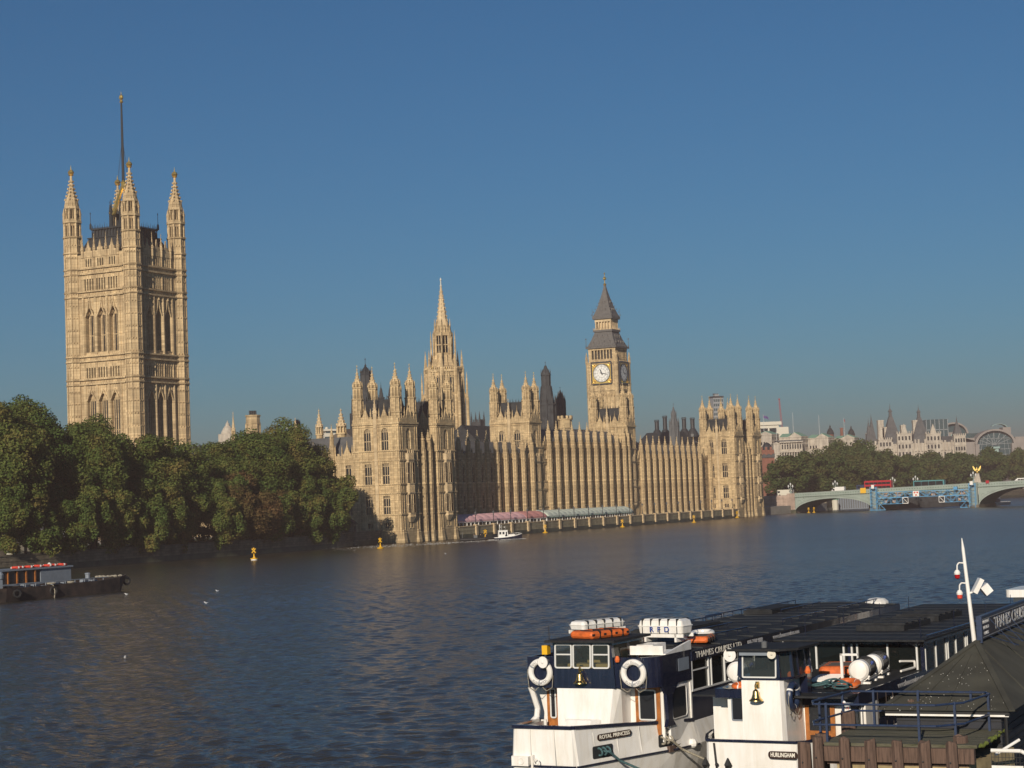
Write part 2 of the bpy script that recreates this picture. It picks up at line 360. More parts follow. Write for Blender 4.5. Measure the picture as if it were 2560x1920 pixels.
def river():
    """choppy water: a patch of modelled waves in the near river, then one flat sheet to the horizon"""
    g = np.random.default_rng(3); ys = [30.0]
    while ys[-1] < 640: ys.append(ys[-1] + min(.85, .16 + ys[-1]*.0019))
    ys = np.array(ys); nc = 640; k = np.linspace(-1, 1, nc)
    Y = np.repeat(ys[:, None], nc, 1); X = k[None, :]*(Y*.315 + 6) + 0*Y
    Z = np.zeros_like(X); ph = np.sin(X*.021+Y*.013)+np.sin(X*.011-Y*.027+1.3)+np.sin(Y*.043+X*.017)
    gust = np.clip(.85 + .24*ph/1.5, .45, 1.3)
    for i in range(60):
        lam = .45*(2.3/.45)**(i/59.0)*g.uniform(.85, 1.15); a = g.normal(0, .75) + .5; kk = 2*PI/lam
        dx, dy = math.sin(a), math.cos(a)
        amp = .0086*lam**.6*g.uniform(.6, 1.3)
        f = np.clip((lam - 2.2*np.gradient(ys))/lam*1.6, 0, 1)[:, None]
        p = kk*(dx*X + dy*Y) + g.uniform(0, 6.28) + .5*np.sin(X*.05 + i) + .5*np.sin(Y*.04 + 2*i)
        Z += f*amp*gust*(np.sin(p) + .28*np.sin(2*p + .6))
    fade = np.clip((640-Y)/60, 0, 1); Z = Z*fade - .02
    V = np.stack([X, Y, Z], -1).reshape(-1, 3); nr = len(ys)
    I = np.arange(nr*nc).reshape(nr, nc); Q = np.stack([I[:-1, :-1], I[:-1, 1:], I[1:, 1:], I[1:, :-1]], -1).reshape(-1, 4)
    o = len(V); V = np.concatenate([V, [(-6000, -300, -.45), (6000, -300, -.45), (6000, 640, -.45), (-6000, 640, -.45), (-6000, 640, -.02), (6000, 640, -.02), (6000, 12000, -.02), (-6000, 12000, -.02)]])
    Q = np.concatenate([Q, [(o, o+1, o+2, o+3), (o+4, o+5, o+6, o+7)]])
    me = bpy.data.meshes.new('water'); me.vertices.add(len(V)); me.vertices.foreach_set('co', V.astype(np.float32).ravel())
    me.loops.add(len(Q)*4); me.loops.foreach_set('vertex_index', Q.astype(np.int32).ravel())
    me.polygons.add(len(Q)); me.polygons.foreach_set('loop_start', np.arange(0, len(Q)*4, 4, dtype=np.int32)); me.polygons.foreach_set('use_smooth', [True]*len(Q))
    me.materials.append(M['water']); me.update(calc_edges=True); return me
struct(link('water', river()))
EMB = [P(318, 2), Vector((128, 778, 0)), Vector((175, 905, 0)), Vector((250, 1040, 0)), Vector((350, 1160, 0)), Vector((520, 1290, 0)), Vector((900, 1420, 0)), Vector((3000, 1800, 0))]
def landpoly():
    pts = [P(-500, .4), P(-30, .4), P(-14, 6.2), P(0, 6.2), P(0.8, 2.2), P(28, 2.2), P(28.6, .4), P(238, .4), P(239, 2.2), P(265, 2.2), P(266, 6)] + EMB
    return [(p.x, p.y) for p in pts] + [(3000, 11900), (-5900, 11900), (-5900, -200)]
lp = landpoly()
me = MB(); me.add([(x, y, 3.0) for x, y in lp] + [(x, y, -3.0) for x, y in lp],
                  [tuple(range(len(lp)))] + [(i, (i+1) % len(lp), len(lp) + (i+1) % len(lp), len(lp)+i) for i in range(len(lp))])
struct(me.build('ground', M['paving']))
g = [P(-420, 2.2), P(-16, 2.2), P(-16, 40), P(-420, 70)]
struct(MB().quad(*[(p.x, p.y, 3.006) for p in g]).build('lawn', M['grass']))

def river_wall(name, label, pts, top, piers=0, first=0.0, group=None):
    """granite river wall with a weedy foot, capping and piers; pts are (t, n) on the water line"""
    t = thing(name, label, 'wall', P(*pts[0]), 0, group); o = P(*pts[0])
    body, foot, cap = MB(), MB(), MB()
    for (a, b) in zip(pts, pts[1:]):
        p, q = P(*a) - o, P(*b) - o; d = (q - p).normalized(); nrm = Vector((-d.y, d.x, 0))
        def slab(mb, off0, off1, z0, z1, off0b=None):
            off0b = off0 if off0b is None else off0b
            mb.add([p+nrm*off0+Vector((0,0,z0)), q+nrm*off0+Vector((0,0,z0)), q+nrm*off1+Vector((0,0,z0)), p+nrm*off1+Vector((0,0,z0)),
                    p+nrm*off0b+Vector((0,0,z1)), q+nrm*off0b+Vector((0,0,z1)), q+nrm*off1+Vector((0,0,z1)), p+nrm*off1+Vector((0,0,z1))],
                   [(3,2,1,0),(4,5,6,7),(0,1,5,4),(1,2,6,5),(2,3,7,6),(3,0,4,7)])
        slab(foot, -.25, 1.0, -2, 1.05, -.08); slab(body, .0, .95, 1.05, top - .25); slab(body, -.06, .95, 1.9, 2.02); slab(cap, -.12, 1.0, top - .25, top)
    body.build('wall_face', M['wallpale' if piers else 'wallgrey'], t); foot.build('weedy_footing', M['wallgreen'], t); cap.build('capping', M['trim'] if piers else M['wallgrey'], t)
    if piers:
        mb = MB(); mb.box(-.55, .55, -.4, .5, .6, top + .12); mb.prism([(-.7,-.52),(.7,-.52),(.7,.6),(-.7,.6)], top+.12, top+.3, [(-.5,-.3),(.5,-.3),(.5,.4),(-.5,.4)])
        pm = mb.mesh('pier', M['trim'])
        for i in range(piers): link('pier', pm, t, P(first + 10.2*i, pts[0][1]) - o, RZ)
    return t
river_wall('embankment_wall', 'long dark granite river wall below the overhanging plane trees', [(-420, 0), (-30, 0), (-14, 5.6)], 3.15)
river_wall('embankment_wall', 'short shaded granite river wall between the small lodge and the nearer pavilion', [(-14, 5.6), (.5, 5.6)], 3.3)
river_wall('terrace_wall', 'pale river terrace wall with regular piers under the awnings', [(29.2, 0), (238, 0)], 3.15, 20, 38.6)
EW = [(p - A0) for p in EMB]; EW = [(e.dot(U), e.dot(N)) for e in EW]
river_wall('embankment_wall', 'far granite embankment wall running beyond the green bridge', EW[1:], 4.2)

# ================================================================ TREES
def crown_mesh(name, R, n_lobes, leaves, leaf, mat_, seed, droop=0.0, lo=.2, hi=.42):
    """leaf-sized faces spread over many uneven clumps; R=(rx,ry,rz) of the crown"""
    g = np.random.default_rng(seed); C = []; RAD = []
    k = 0
    while k < n_lobes:
        d = g.normal(size=3); d /= np.linalg.norm(d); rr = g.uniform(.35, 1.0)**.45
        c = d*rr*np.array(R)
        if c[2] < -R[2]*.95: continue
        C.append(c); RAD.append(g.uniform(lo, hi)*min(R[0], R[2])); k += 1
    V = []; nl = leaves // n_lobes
    for c, r in zip(C, RAD):
        m_ = int(nl*(r/((lo+hi)/2*min(R[0], R[2])))**2)
        d = g.normal(size=(m_, 3)); d /= np.linalg.norm(d, axis=1)[:, None]
        rr = r*g.uniform(.35, 1.08, m_)**.55
        p = c + d*rr[:, None]*np.array([1, 1, .85 + droop])
        p[:, 2] -= droop*.3*r
        nn = d + g.normal(scale=.55, size=(m_, 3)) + np.array([0, 0, .25]); nn /= np.linalg.norm(nn, axis=1)[:, None]
        t = np.cross(nn, g.normal(size=(m_, 3))); t /= np.linalg.norm(t, axis=1)[:, None]; b = np.cross(nn, t)
        s = leaf*g.uniform(.6, 1.3, m_)[:, None]
        V.append(np.stack([p - t*s, p - b*s*.6, p + t*s, p + b*s*.6], 1))
    V = np.concatenate(V).reshape(-1, 3)
    nf = len(V)//4; me = bpy.data.meshes.new(name)
    me.vertices.add(len(V)); me.vertices.foreach_set('co', V.astype(np.float32).ravel())
    me.loops.add(len(V)); me.loops.foreach_set('vertex_index', np.arange(len(V), dtype=np.int32))
    me.polygons.add(nf); me.polygons.foreach_set('loop_start', np.arange(0, len(V), 4, dtype=np.int32))
    me.materials.append(mat_); me.update(calc_edges=True); me.validate(); return me
def trunk_mesh(h, r, spread, seed, mat_=None):
    g = random.Random(seed); mb = MB(); pts = [(0,0,-.3,r*1.5), (0,0,.6,r*1.05), (g.uniform(-.3,.3), g.uniform(-.3,.3), h*.45, r*.8), (g.uniform(-.5,.5), g.uniform(-.5,.5), h, r*.5)]
    for a, b in zip(pts, pts[1:]): mb.tube(a[:3], b[:3], a[3], b[3], 8)
    for i in range(7):
        a = 2*PI*i/7 + g.uniform(-.3,.3); zz = h*g.uniform(.35,.9); k = g.uniform(.6,1)*spread
        mid = (math.cos(a)*k*.5, math.sin(a)*k*.5, zz + h*.25); end = (math.cos(a)*k, math.sin(a)*k, zz + h*g.uniform(.35,.6))
        mb.tube((0,0,zz), mid, r*.42, r*.28); mb.tube(mid, end, r*.28, r*.1)
        mb.tube(mid, (mid[0]*1.3+g.uniform(-1,1), mid[1]*1.3, mid[2]+h*.3), r*.2, r*.06)
    return mb.mesh('trunk', mat_ or M['bark'])
def shade_smooth_off(me): return me
# near plane trees: four crown shapes, sixteen trees; each spreads its low boughs over the wall
NC = [crown_mesh('crown', (7.6, 7.8, 12.0), 62, 42000, .28, M['leaf'], 11+i, .25) for i in range(4)]
NB = crown_mesh('crown', (6.4, 6.6, 9.2), 50, 26000, .28, M['leafbrown'], 31, .25)
SKIRT = [crown_mesh('low_bough', (3.4, 3.6, 5.6), 22, 7600, .27, M['leaf'], 51+i, .5, .3, .5) for i in range(3)]
SKIRTB = crown_mesh('low_bough', (3.6, 3.6, 4.6), 20, 6400, .27, M['leafbrown'], 61, .5, .3, .5)
TR = [trunk_mesh(12, .55, 5.5, 5+i) for i in range(3)]
#        t    n   top  width brown label
TREES = [(-133, 7, 33.8, 1.15, 0, 'tallest dark plane tree at the left edge of the gardens'),
         (-121, 12, 33.5, 1.1, 0, 'broad plane tree standing just behind the moored barge'),
         (-111, 7, 30.5, 1.05, 0, 'plane tree with a low bough drooping over the wall near the white kiosk'),
         (-100, 13, 29.6, 1.1, 0, 'plane tree whose rounded top hides the foot of the tall square tower'),
         (-90, 7, 27.3, 1.05, 0, 'mid green plane tree in front of the tall tower'),
         (-79, 9, 25, 1.05, 0, 'shorter plane tree below the right edge of the tall tower'),
         (-68, 15, 24, .95, 0, 'low plane tree in the dip between the two clumps of the avenue'),
         (-62, 7, 18.5, 1.0, 1, 'rust brown autumn tree low in the dip of the avenue'),
         (-57, 11, 26.5, 1.0, 0, 'plane tree on the left shoulder of the second clump'),
         (-50, 8, 28, 1.08, 0, 'big plane tree with a sprig reaching in front of the octagonal chimney'),
         (-44, 13, 29.3, 1.05, 0, 'highest plane tree of the second clump'),
         (-38, 7, 30, 1.0, 0, 'plane tree with long boughs above the last buoy by the wall'),
         (-34, 13, 29.5, .95, 0, 'plane tree just left of the slate roofed wing'),
         (-29, 8, 25, .85, 0, 'last plane tree of the avenue, touching the nearer pavilion')]
for i, (t, n, top, w, br, lab) in enumerate(TREES):
    z0 = 3.0; rz_ = 12.4 if not br else 9.6
    h = top - z0; cz = h*.53
    tr = thing('plane_tree', lab, 'tree', P(t, n, z0), rnd.uniform(0, 6), 'plane trees along the river wall')
    c = link('crown', NB if br else NC[i % 4], tr, (0, 0, cz)); sc = h*.405/rz_; c.scale = (w*.98, w*.98, sc)
    c.rotation_euler = (0, 0, rnd.uniform(0, 6))
    k = link('trunk', TR[i % 3], tr); k.scale = (1, 1, h/24)
    for j in range(3 if t > -128 else 4):
        off = P(t + rnd.uniform(-6, 6 if t < -30 else 2), rnd.uniform(-.8, 3.2)) - P(t, n); off.z = rnd.uniform(5.2, 9.5) if j else 4.6
        off = Matrix.Rotation(-tr.rotation_euler.z, 3, 'Z') @ off
        b = link('low_bough', SKIRTB if (br or (j == 1 and t > -78 and t < -48)) else SKIRT[(i+j) % 3], tr, off, rnd.uniform(0, 6)); b.scale = (1, 1, rnd.uniform(.75, 1.05))
# hedge under the trees
struct(crown_mesh_obj := link('shrubbery', crown_mesh('shrubbery', (62, 1.6, 1.7), 260, 18000, .30, M['leaf'], 77, 0, .5, .8), None, P(-70, 17, 4.3), RZ), 'stuff')
# far trees along the embankment beyond the bridge
FC = [crown_mesh('crown', (8.8, 8.8, 9.5), 46, 7500, .6, M['leaffar'], 81+i, .1) for i in range(4)]
FT = trunk_mesh(8, .5, 5, 99)
FAR = []
def walk(d):
    for a, b in zip(EMB[1:], EMB[2:]):
        l = (b-a).length
        if d <= l: return a + (b-a)*(d/l), Vector((-(b-a).y, (b-a).x, 0)).normalized()
        d -= l
    return EMB[-1], N
names = ['dark green', 'olive green', 'brown tinged', 'rounded mid green']
for i in range(30):
    p, nn = walk(4 + i*19.5); q = p + nn*(9 if i % 2 else 17)
    top = 24.5 if q.y < 900 else 26 + (q.y-900)*.012
    FAR.append((q, top*rnd.uniform(.94, 1.05)))
for k_, (x, y, top) in enumerate([(156, 950, 30), (165.5, 955, 33.5), (176, 950, 33), (186, 960, 29)]): FAR.append((Vector((x, y, 0)), top))
for k_, (x, y, top) in enumerate([(119, 800, 20), (127, 835, 23.5), (136, 860, 23.5), (146, 868, 22), (150, 840, 20)]): FAR.append((Vector((x, y, 0)), top))
FAR.sort(key=lambda a: a[0].x/a[0].y)
for i, (q, top) in enumerate(FAR):
    tr = thing('plane_tree', 'distant embankment plane tree in the dense row beyond the green bridge', 'tree', (q.x, q.y, 3.0), rnd.uniform(0, 6), 'trees along the far embankment')
    h = top - 3.0; c = link('crown', FC[i % 4], tr, (0, 0, h*.55)); c.scale = (rnd.uniform(.95, 1.1), rnd.uniform(.95, 1.1), h*.385/9.5)
    link('trunk', FT, tr).scale = (1, 1, h/20)
# ================================================================ PALACE HELPERS
def arch_pts(w, h, k=5):
    """half of a pointed arch: from (−w/2, 0) up to (0, h)"""
    return [(-w/2 + w/2*(1-math.cos(i/k*PI/2))**1.0*1.0 if False else -w/2*math.cos(i/k*PI/2)**.85, h*math.sin(i/k*PI/2)**.9) for i in range(k+1)]
def facade(mb, mp, u0, u1, w0, w1, ops, depth=.5):
    """wall sheet with real recessed openings. mp(u,w,d)->point; ops=(uc,w,w0,w1,arch)"""
    us = sorted({u0, u1, *[o[0]-o[1]/2 for o in ops], *[o[0]+o[1]/2 for o in ops]})
    ws = sorted({w0, w1, *[o[2] for o in ops], *[o[3] for o in ops]})
    for a, b in zip(us, us[1:]):
        for c, d in zip(ws, ws[1:]):
            uc, wc = (a+b)/2, (c+d)/2
            if any(abs(uc-o[0]) < o[1]/2 and o[2] < wc < o[3] for o in ops): continue
            mb.quad(mp(a,c,0), mp(b,c,0), mp(b,d,0), mp(a,d,0))
    for o in ops:
        a, b, c, d = o[0]-o[1]/2, o[0]+o[1]/2, o[2], o[3]; D = o[5] if len(o) > 5 else depth
        mb.quad(mp(a,c,0), mp(b,c,0), mp(b,c,D), mp(a,c,D)); mb.quad(mp(a,d,0), mp(b,d,0), mp(b,d,D), mp(a,d,D))
        mb.quad(mp(a,c,0), mp(a,d,0), mp(a,d,D), mp(a,c,D)); mb.quad(mp(b,c,0), mp(b,d,0), mp(b,d,D), mp(b,c,D))
        if o[4]:
            h = o[1]*.75; ap = arch_pts(o[1], h)
            for s in (-1, 1):
                poly = [(o[0]+s*-p[0]*-1 if s < 0 else o[0]-p[0], d-h+p[1]) for p in ap]
                poly = [(o[0] + (p[0] if s < 0 else -p[0]), d - h + p[1]) for p in ap] + [(o[0] + (-o[1]/2 if s < 0 else o[1]/2), d)]
                mb.quad(*[mp(u, w, 0) for u, w in poly])
                mb.add([mp(u, w, 0) for u, w in poly[:-1]] + [mp(u, w, D) for u, w in poly[:-1]], [(i, i+1, len(poly)-1+i+1, len(poly)-1+i) for i in range(len(poly)-2)])
_win = {}
def window(par, kind, x, y, z, w, h, lights=3, arch=False, depth=.32, trans=.45, mt='trim', face='E', bar=.14, pw=None):
    """a window (stone mullions) with its dark pane; face E looks along -y, S along -x"""
    key = (w, h, lights, arch, depth, trans, mt, bar, pw)
    if key not in _win:
        f, p = MB(), MB(); p.box(-w/2, w/2, depth+.06, depth+.09, 0, h)
        if pw:      # narrow lights in a deep stone recess
            p = MB(); p.box(-pw/2, pw/2, depth+.06, depth+.09, .4, h - w*.62); f.box(-w/2, -pw/2, depth-.05, depth+.12, 0, h); f.box(pw/2, w/2, depth-.05, depth+.12, 0, h); f.box(-pw/2, pw/2, depth-.05, depth+.12, h-w*.62, h)
        for i in range(1, lights): f.box(-w/2 + w*i/lights - bar/2, -w/2 + w*i/lights + bar/2, depth-.1, depth+.05, 0, h*.985)
        if trans: f.box(-w/2, w/2, depth-.12, depth+.055, h*trans - .09, h*trans + .09)
        f.box(-w/2-.05, w/2+.05, -.12, depth-.12, -.16, 0)
        if arch or trans:
            zt = h - w*.5 if arch else h*.86
            f.box(-w/2, w/2, depth-.08, depth+.052, zt - .05, zt + .05)
            n2 = lights*2
            for i in range(1, n2): f.box(-w/2 + w*i/n2 - .05, -w/2 + w*i/n2 + .05, depth-.06, depth+.05, zt + .05, h)
        _win[key] = (f.mesh('window', M[mt]), p.mesh('pane', M['glass']))
    rz = 0 if face == 'E' else -PI/2
    o = link('window', _win[key][0], par, (x, y, z), rz); link('pane', _win[key][1], o)
    return o
def spirelet(mb, cx, cy, z, h, r, n=8):
    """crocketed ogee pinnacle with a finial"""
    mb.lathe(cx, cy, [(r*1.15, z), (r*1.15, z+h*.05), (r*.92, z+h*.07), (r*.62, z+h*.26), (r*.36, z+h*.48), (r*.17, z+h*.72), (r*.09, z+h*.84), (r*.24, z+h*.87), (r*.24, z+h*.9), (r*.06, z+h*.93), (r*.03, z+h)], n)
    for k in range(n):
        a = 2*PI*k/n + PI/n
        for f, rr in ((.12, .9), (.28, .6), (.46, .4), (.64, .24)):
            x, y = cx + math.cos(a)*r*rr, cy + math.sin(a)*r*rr; s = r*.13
            mb.box(x-s, x+s, y-s, y+s, z+h*f-s, z+h*f+s*1.5)
def turret_mesh(name, r, z0, z1, lant, sp, bands=(), mt='stone', ribs=True, foot=0):
    """octagonal turret: ribbed shaft, open lantern stage, crown and pinnacle"""
    mb = MB(); n = 8
    if foot: mb.ng(0, 0, z0, z0+foot, r*1.45, r*1.2); mb.ng(0, 0, z0+foot, z0+foot*1.25, r*1.28, r*1.02)
    mb.ng(0, 0, z0+foot, z1, r)
    if ribs:
        for k in range(n):
            a = 2*PI*k/n + PI/n; mb.ng(r*math.cos(a), r*math.sin(a), z0+foot*1.25, z1, r*.11, n=4)
    for b in bands: mb.ng(0, 0, b-.13, b+.13, r*1.16); mb.ng(0, 0, b+.13, b+.3, r*1.1, r*1.0)
    mb.ng(0, 0, z1, z1+.3, r*1.2)
    mb.ng(0, 0, z1+.3, z1+lant, r*.55)
    for k in range(n):
        a = 2*PI*k/n + PI/n; mb.ng(r*.82*math.cos(a), r*.82*math.sin(a), z1+.3, z1+lant, r*.19, n=4)
        a = 2*PI*k/n; mb.ng(r*.74*math.cos(a), r*.74*math.sin(a), z1+.3, z1+lant, r*.08, n=4)
    mb.ng(0, 0, z1+lant-.35, z1+lant, r*.88); mb.ng(0, 0, z1+lant, z1+lant+.3, r*1.04)
    for k in range(n):
        a = 2*PI*k/n + PI/n; mb.lathe(r*.92*math.cos(a), r*.92*math.sin(a), [(r*.13, z1+lant+.3), (r*.15, z1+lant+.8), (.01, z1+lant+1.7)], 4)
    z2 = z1 + lant + .3; mb.ng(0, 0, z2, z2+sp*.16, r*.66)
    for k in range(n):
        a = 2*PI*k/n; mb.ng(r*.66*math.cos(a), r*.66*math.sin(a), z2, z2+sp*.16, r*.10, n=4)
    spirelet(mb, 0, 0, z2+sp*.16, sp*.84, r*.72)
    return mb.mesh(name, M[mt]), z2 + sp
def finial_mesh(s=1.0):
    mb = MB(); mb.tube((0,0,-.2), (0,0,1.0*s), .05*s); mb.ball((0,0,.35*s), .16*s, 8, 6); mb.box(-.22*s, .22*s, -.03*s, .03*s, .62*s, .7*s); mb.box(-.03*s, .03*s, -.22*s, .22*s, .62*s, .7*s)
    return mb.mesh('finial', M['gold'])
FIN = finial_mesh(.8)
def put_turret(par, tm, x, y, top, gold=True):
    o = link('turret', tm, par, (x, y, 0))
    if gold: link('finial', FIN, o, (0, 0, top - .15))
    return o
LEV = (7.0, 12.2, 14.4, 20.3, 22.7)
def strings(mb, x0, x1, y0, y1, levels, pr=.24, h=.3, sides='SE'):
    """string courses on the sun and river faces of a block"""
    for z in levels:
        if 'S' in sides: mb.box(x0-pr, x0+.1, y0+.05, y1, z-h/2, z+h/2)
        if 'E' in sides: mb.box(x0-pr, x1, y0-pr, y0+.05, z-h/2, z+h/2)
def parapet(mb, p, q, z, h, step=1.1, gable=0):
    """pierced battlements from p to q (2D), optional little gables"""
    p = Vector((*p, 0)); q = Vector((*q, 0)); L_ = (q-p).length; d = (q-p)/L_
    mb.obox(p + Vector((0,0,z+h*.3)), q + Vector((0,0,z+h*.3)), .3, h*.6)
    k = max(2, int(L_/step))
    for i in range(k):
        a = p + d*(L_*(i+.22)/k); b = p + d*(L_*(i+.78)/k)
        mb.obox(a + Vector((0,0,z+h*.8)), b + Vector((0,0,z+h*.8)), .3, h*.4)
    for g in range(gable):
        c = p + d*(L_*(g+.5)/gable); nx = Vector((-d.y, d.x, 0))*.18
        for a, b, hh in ((1.0, 0, 1.2), ):
            l, r_ = c - d*1.15, c + d*1.15; t = c + Vector((0,0,h+2.0))
            l.z = r_.z = z + h*.55; t.z += z
            mb.add([l-nx, r_-nx, t-nx, l+nx, r_+nx, t+nx], [(0,1,2),(3,5,4),(0,3,4,1),(1,4,5,2),(2,5,3,0)])
            mb.ng(c.x, c.y, z+h+1.7, z+h+3.3, .16, .03, 4)
        for s in (-1, 1):
            e = c + d*(1.5*s); mb.lathe(e.x, e.y, [(.2, z), (.2, z+h+.9), (.01, z+h+2.2)], 4)
def crest(mb, x0, x1, y0, y1, z, h=.7, step=.9):
    """iron cresting round a roof top"""
    for (a, b) in (((x0,y0),(x1,y0)), ((x0,y0),(x0,y1)), ((x1,y0),(x1,y1)), ((x0,y1),(x1,y1))):
        L_ = math.dist(a, b); k = int(L_/step)
        mb.obox((*a, z+.12), (*b, z+.12), .06, .12)
        for i in range(k+1):
            x, y = a[0]+(b[0]-a[0])*i/k, a[1]+(b[1]-a[1])*i/k; mb.ng(x, y, z, z+h*(1 if i % 2 else 1.35), .09, .02, 4)
def tower(par, ox, oy, W, D, dz, turr, top, oriel=True, low=True):
    """one river tower of the palace with its turrets, windows, roof and parapet, at (ox, oy) in par"""
    H = 29.5 + dz; wl = MB()
    opsS, opsE = [], []
    for uc in (oy+4.0, oy+9.05):
        opsS += [(uc, 1.95, 22.9+dz*.6, 28.35+dz*.6, True)]
        if low: opsS += [(uc, 1.95, 14.5, 19.6, False), (uc, 1.95, 7.05, 11.6, False), (uc-.1, 1.5, 3.7, 5.0, False)]
    uc = ox + W/2; opsE += [(uc, 2.2, 23.1+dz*.6, 28.2+dz*.6, True), (uc-.75, .7, 3.6, 5.2, True), (uc+.75, .7, 3.6, 5.2, True)]
    facade(wl, lambda u, w, d: (ox+d, u, w), oy, oy+D, 0, H+1.2, opsS)
    facade(wl, lambda u, w, d: (u, oy+d, w), ox, ox+W, 0, H+1.2, opsE)
    wl.quad((ox+W, oy, 0), (ox+W, oy+D, 0), (ox+W, oy+D, H+1.2), (ox+W, oy, H+1.2)); wl.quad((ox, oy+D, 0), (ox+W, oy+D, 0), (ox+W, oy+D, H+1.2), (ox, oy+D, H+1.2))
    wl.quad((ox, oy, H+.6), (ox+W, oy, H+.6), (ox+W, oy+D, H+.6), (ox, oy+D, H+.6))
    strings(wl, ox, ox+W, oy, oy+D, LEV[:2] + LEV[2:] if not dz else LEV + (24.6,), sides='SE')
    strings(wl, ox, ox+W, oy, oy+D, (H,), .32, .5); strings(wl, ox, ox+W, oy, oy+D, (H-.7,), .14, .2)
    # blind panels between the strings
    for zz0, zz1 in ((12.5, 14.2), (20.6, 22.5)):
        for i in range(10):
            y = oy + 2.6 + i*.9
            if y < oy + D - 2.5: wl.box(ox-.09, ox+.02, y-.07, y+.07, zz0, zz1)
    for i in range(14):
        y = oy + 2.5 + i*.62
        if all(abs(y - c) > 1.15 for c in (oy+4.0, oy+9.05)) and y < oy+D-2.4: wl.box(ox-.08, ox+.02, y-.06, y+.06, 7.2, H-.9)
    parapet(wl, (ox, oy+1.2), (ox, oy+D-1.2), H+.25, 1.5, 1.1, 2); parapet(wl, (ox+1.2, oy), (ox+W-1.2, oy), H+.25, 1.5, 1.1, 1)
    if low: wl.box(ox-.55, ox-.02, oy+2, oy+D, 0, 2.6); wl.box(ox-.3, ox-.02, oy+2, oy+D, 2.6, 3.0)
    wl.build('tower_wall', M['stone'], par)
    # statue niches and shaft in the middle of the sun side
    sh = MB(); ym = oy + 6.55
    sh.ng(ox-.1, ym, 2.9 if low else 20, H+2.5, .55); spirelet(sh, ox-.1, ym, H+2.5, 4.8, .6)
    for z in LEV: sh.ng(ox-.1, ym, z-.14, z+.14, .68)
    for z in (16, 17.8, 9, 25, 27): sh.ng(ox-.55, ym, z, z+1.1, .22, .12, 6); sh.ng(ox-.5, ym, z+1.3, z+1.9, .34, .05, 6)
    sh.build('buttress', M['trim'], par)
    for o in opsS:
        window(par, '', ox, o[0], o[2], o[1], o[3]-o[2], 3, o[4], face='S', trans=.42 if o[3]-o[2] > 2 else 0)
    for o in opsE[:1]: window(par, '', o[0], oy, o[2], o[1], o[3]-o[2], 3, o[4], face='E')
    for o in opsE[1:]: window(par, '', o[0], oy, o[2], o[1], o[3]-o[2], 1, False, face='E', trans=0)
    if oriel:      # tall bay window up three storeys
        b = MB(); p_ = .6; x0, x1 = ox + W/2 - 1.75, ox + W/2 + 1.75
        pl = [(x0, oy+.02), (x0+.42, oy-p_), (x1-.42, oy-p_), (x1, oy+.02)]
        for z0, z1 in ((6.2, 7.3), (11.8, 14.6), (19.7, 22.0)): b.prism(pl, z0, z1)
        b.prism([(x0+.9, oy+.02), (x0+1.1, oy-.2), (x1-1.1, oy-.2), (x1-.9, oy+.02)], 5.0, 6.2, pl)
        for z0, z1 in ((6.3, 7.0), (12.4, 14.2), (20.5, 21.9)):
            for k in range(7): b.box(x0+.6+k*.38-.05, x0+.6+k*.38+.05, oy-p_-.08, oy-p_+.02, z0, z1)
        for z in (7.1, 12.2, 14.4, 20.3): b.prism([(x0-.1, oy+.02), (x0+.38, oy-p_-.12), (x1-.38, oy-p_-.12), (x1+.1, oy+.02)], z-.12, z+.12)
        for (a, c) in zip(pl, pl[1:]):
            for f in (0, .33, .66, 1) if a[1] == c[1] else (0, .5, 1):
                x, y = a[0]+(c[0]-a[0])*f, a[1]+(c[1]-a[1])*f
                for z0, z1 in ((7.3, 11.8), (14.6, 19.7)): b.ng(x, y, z0, z1, .17 if f in (0, 1) else .1, n=4); 
        for z in (9.4, 17): b.prism([(q[0], q[1]-.02 if q[1] < oy else q[1]) for q in pl], z-.09, z+.09)
        for x in (x0+.4, x0+1.2, x1-1.2, x1-.4): b.ng(x, oy-p_*.75, 22.0, 22.9, .22, .05, 4)
        o = b.build('bay_window', M['trim'], par); gl = MB()
        q = [(x0+.12, oy+.02), (x0+.5, oy-p_+.12), (x1-.5, oy-p_+.12), (x1-.12, oy+.02)]
        for z0, z1 in ((7.3, 11.8), (14.6, 19.7)): MB().prism(q, z0, z1).build('pane', M['glass'], o)
    for x, y in ((ox+1.15, oy+1.15), (ox+W-1.15, oy+1.15), (ox+1.15, oy+D-1.15), (ox+W-1.15, oy+D-1.15)): put_turret(par, turr, x, y, top)
    r = MB(); i = 1.5; j = 2.7
    r.prism([(ox+i, oy+i), (ox+W-i, oy+i), (ox+W-i, oy+D-i), (ox+i, oy+D-i)], H+.7, H+6.0, [(ox+j, oy+j), (ox+W-j, oy+j), (ox+W-j, oy+D-j), (ox+j, oy+D-j)])
    crest(r, ox+j, ox+W-j, oy+j, oy+D-j, H+6.0, .9)
    r.build('roof', M['slate'], par)
PT, PTOP = turret_mesh('turret', 1.28, 0, 35.7, 2.9, 4.9, (3.0,) + LEV + (29.5, 32.2), foot=2.4)
MT, MTOP = turret_mesh('turret', 1.28, 3, 38.2, 2.9, 4.9, LEV + (24.6, 32.0, 34.7))
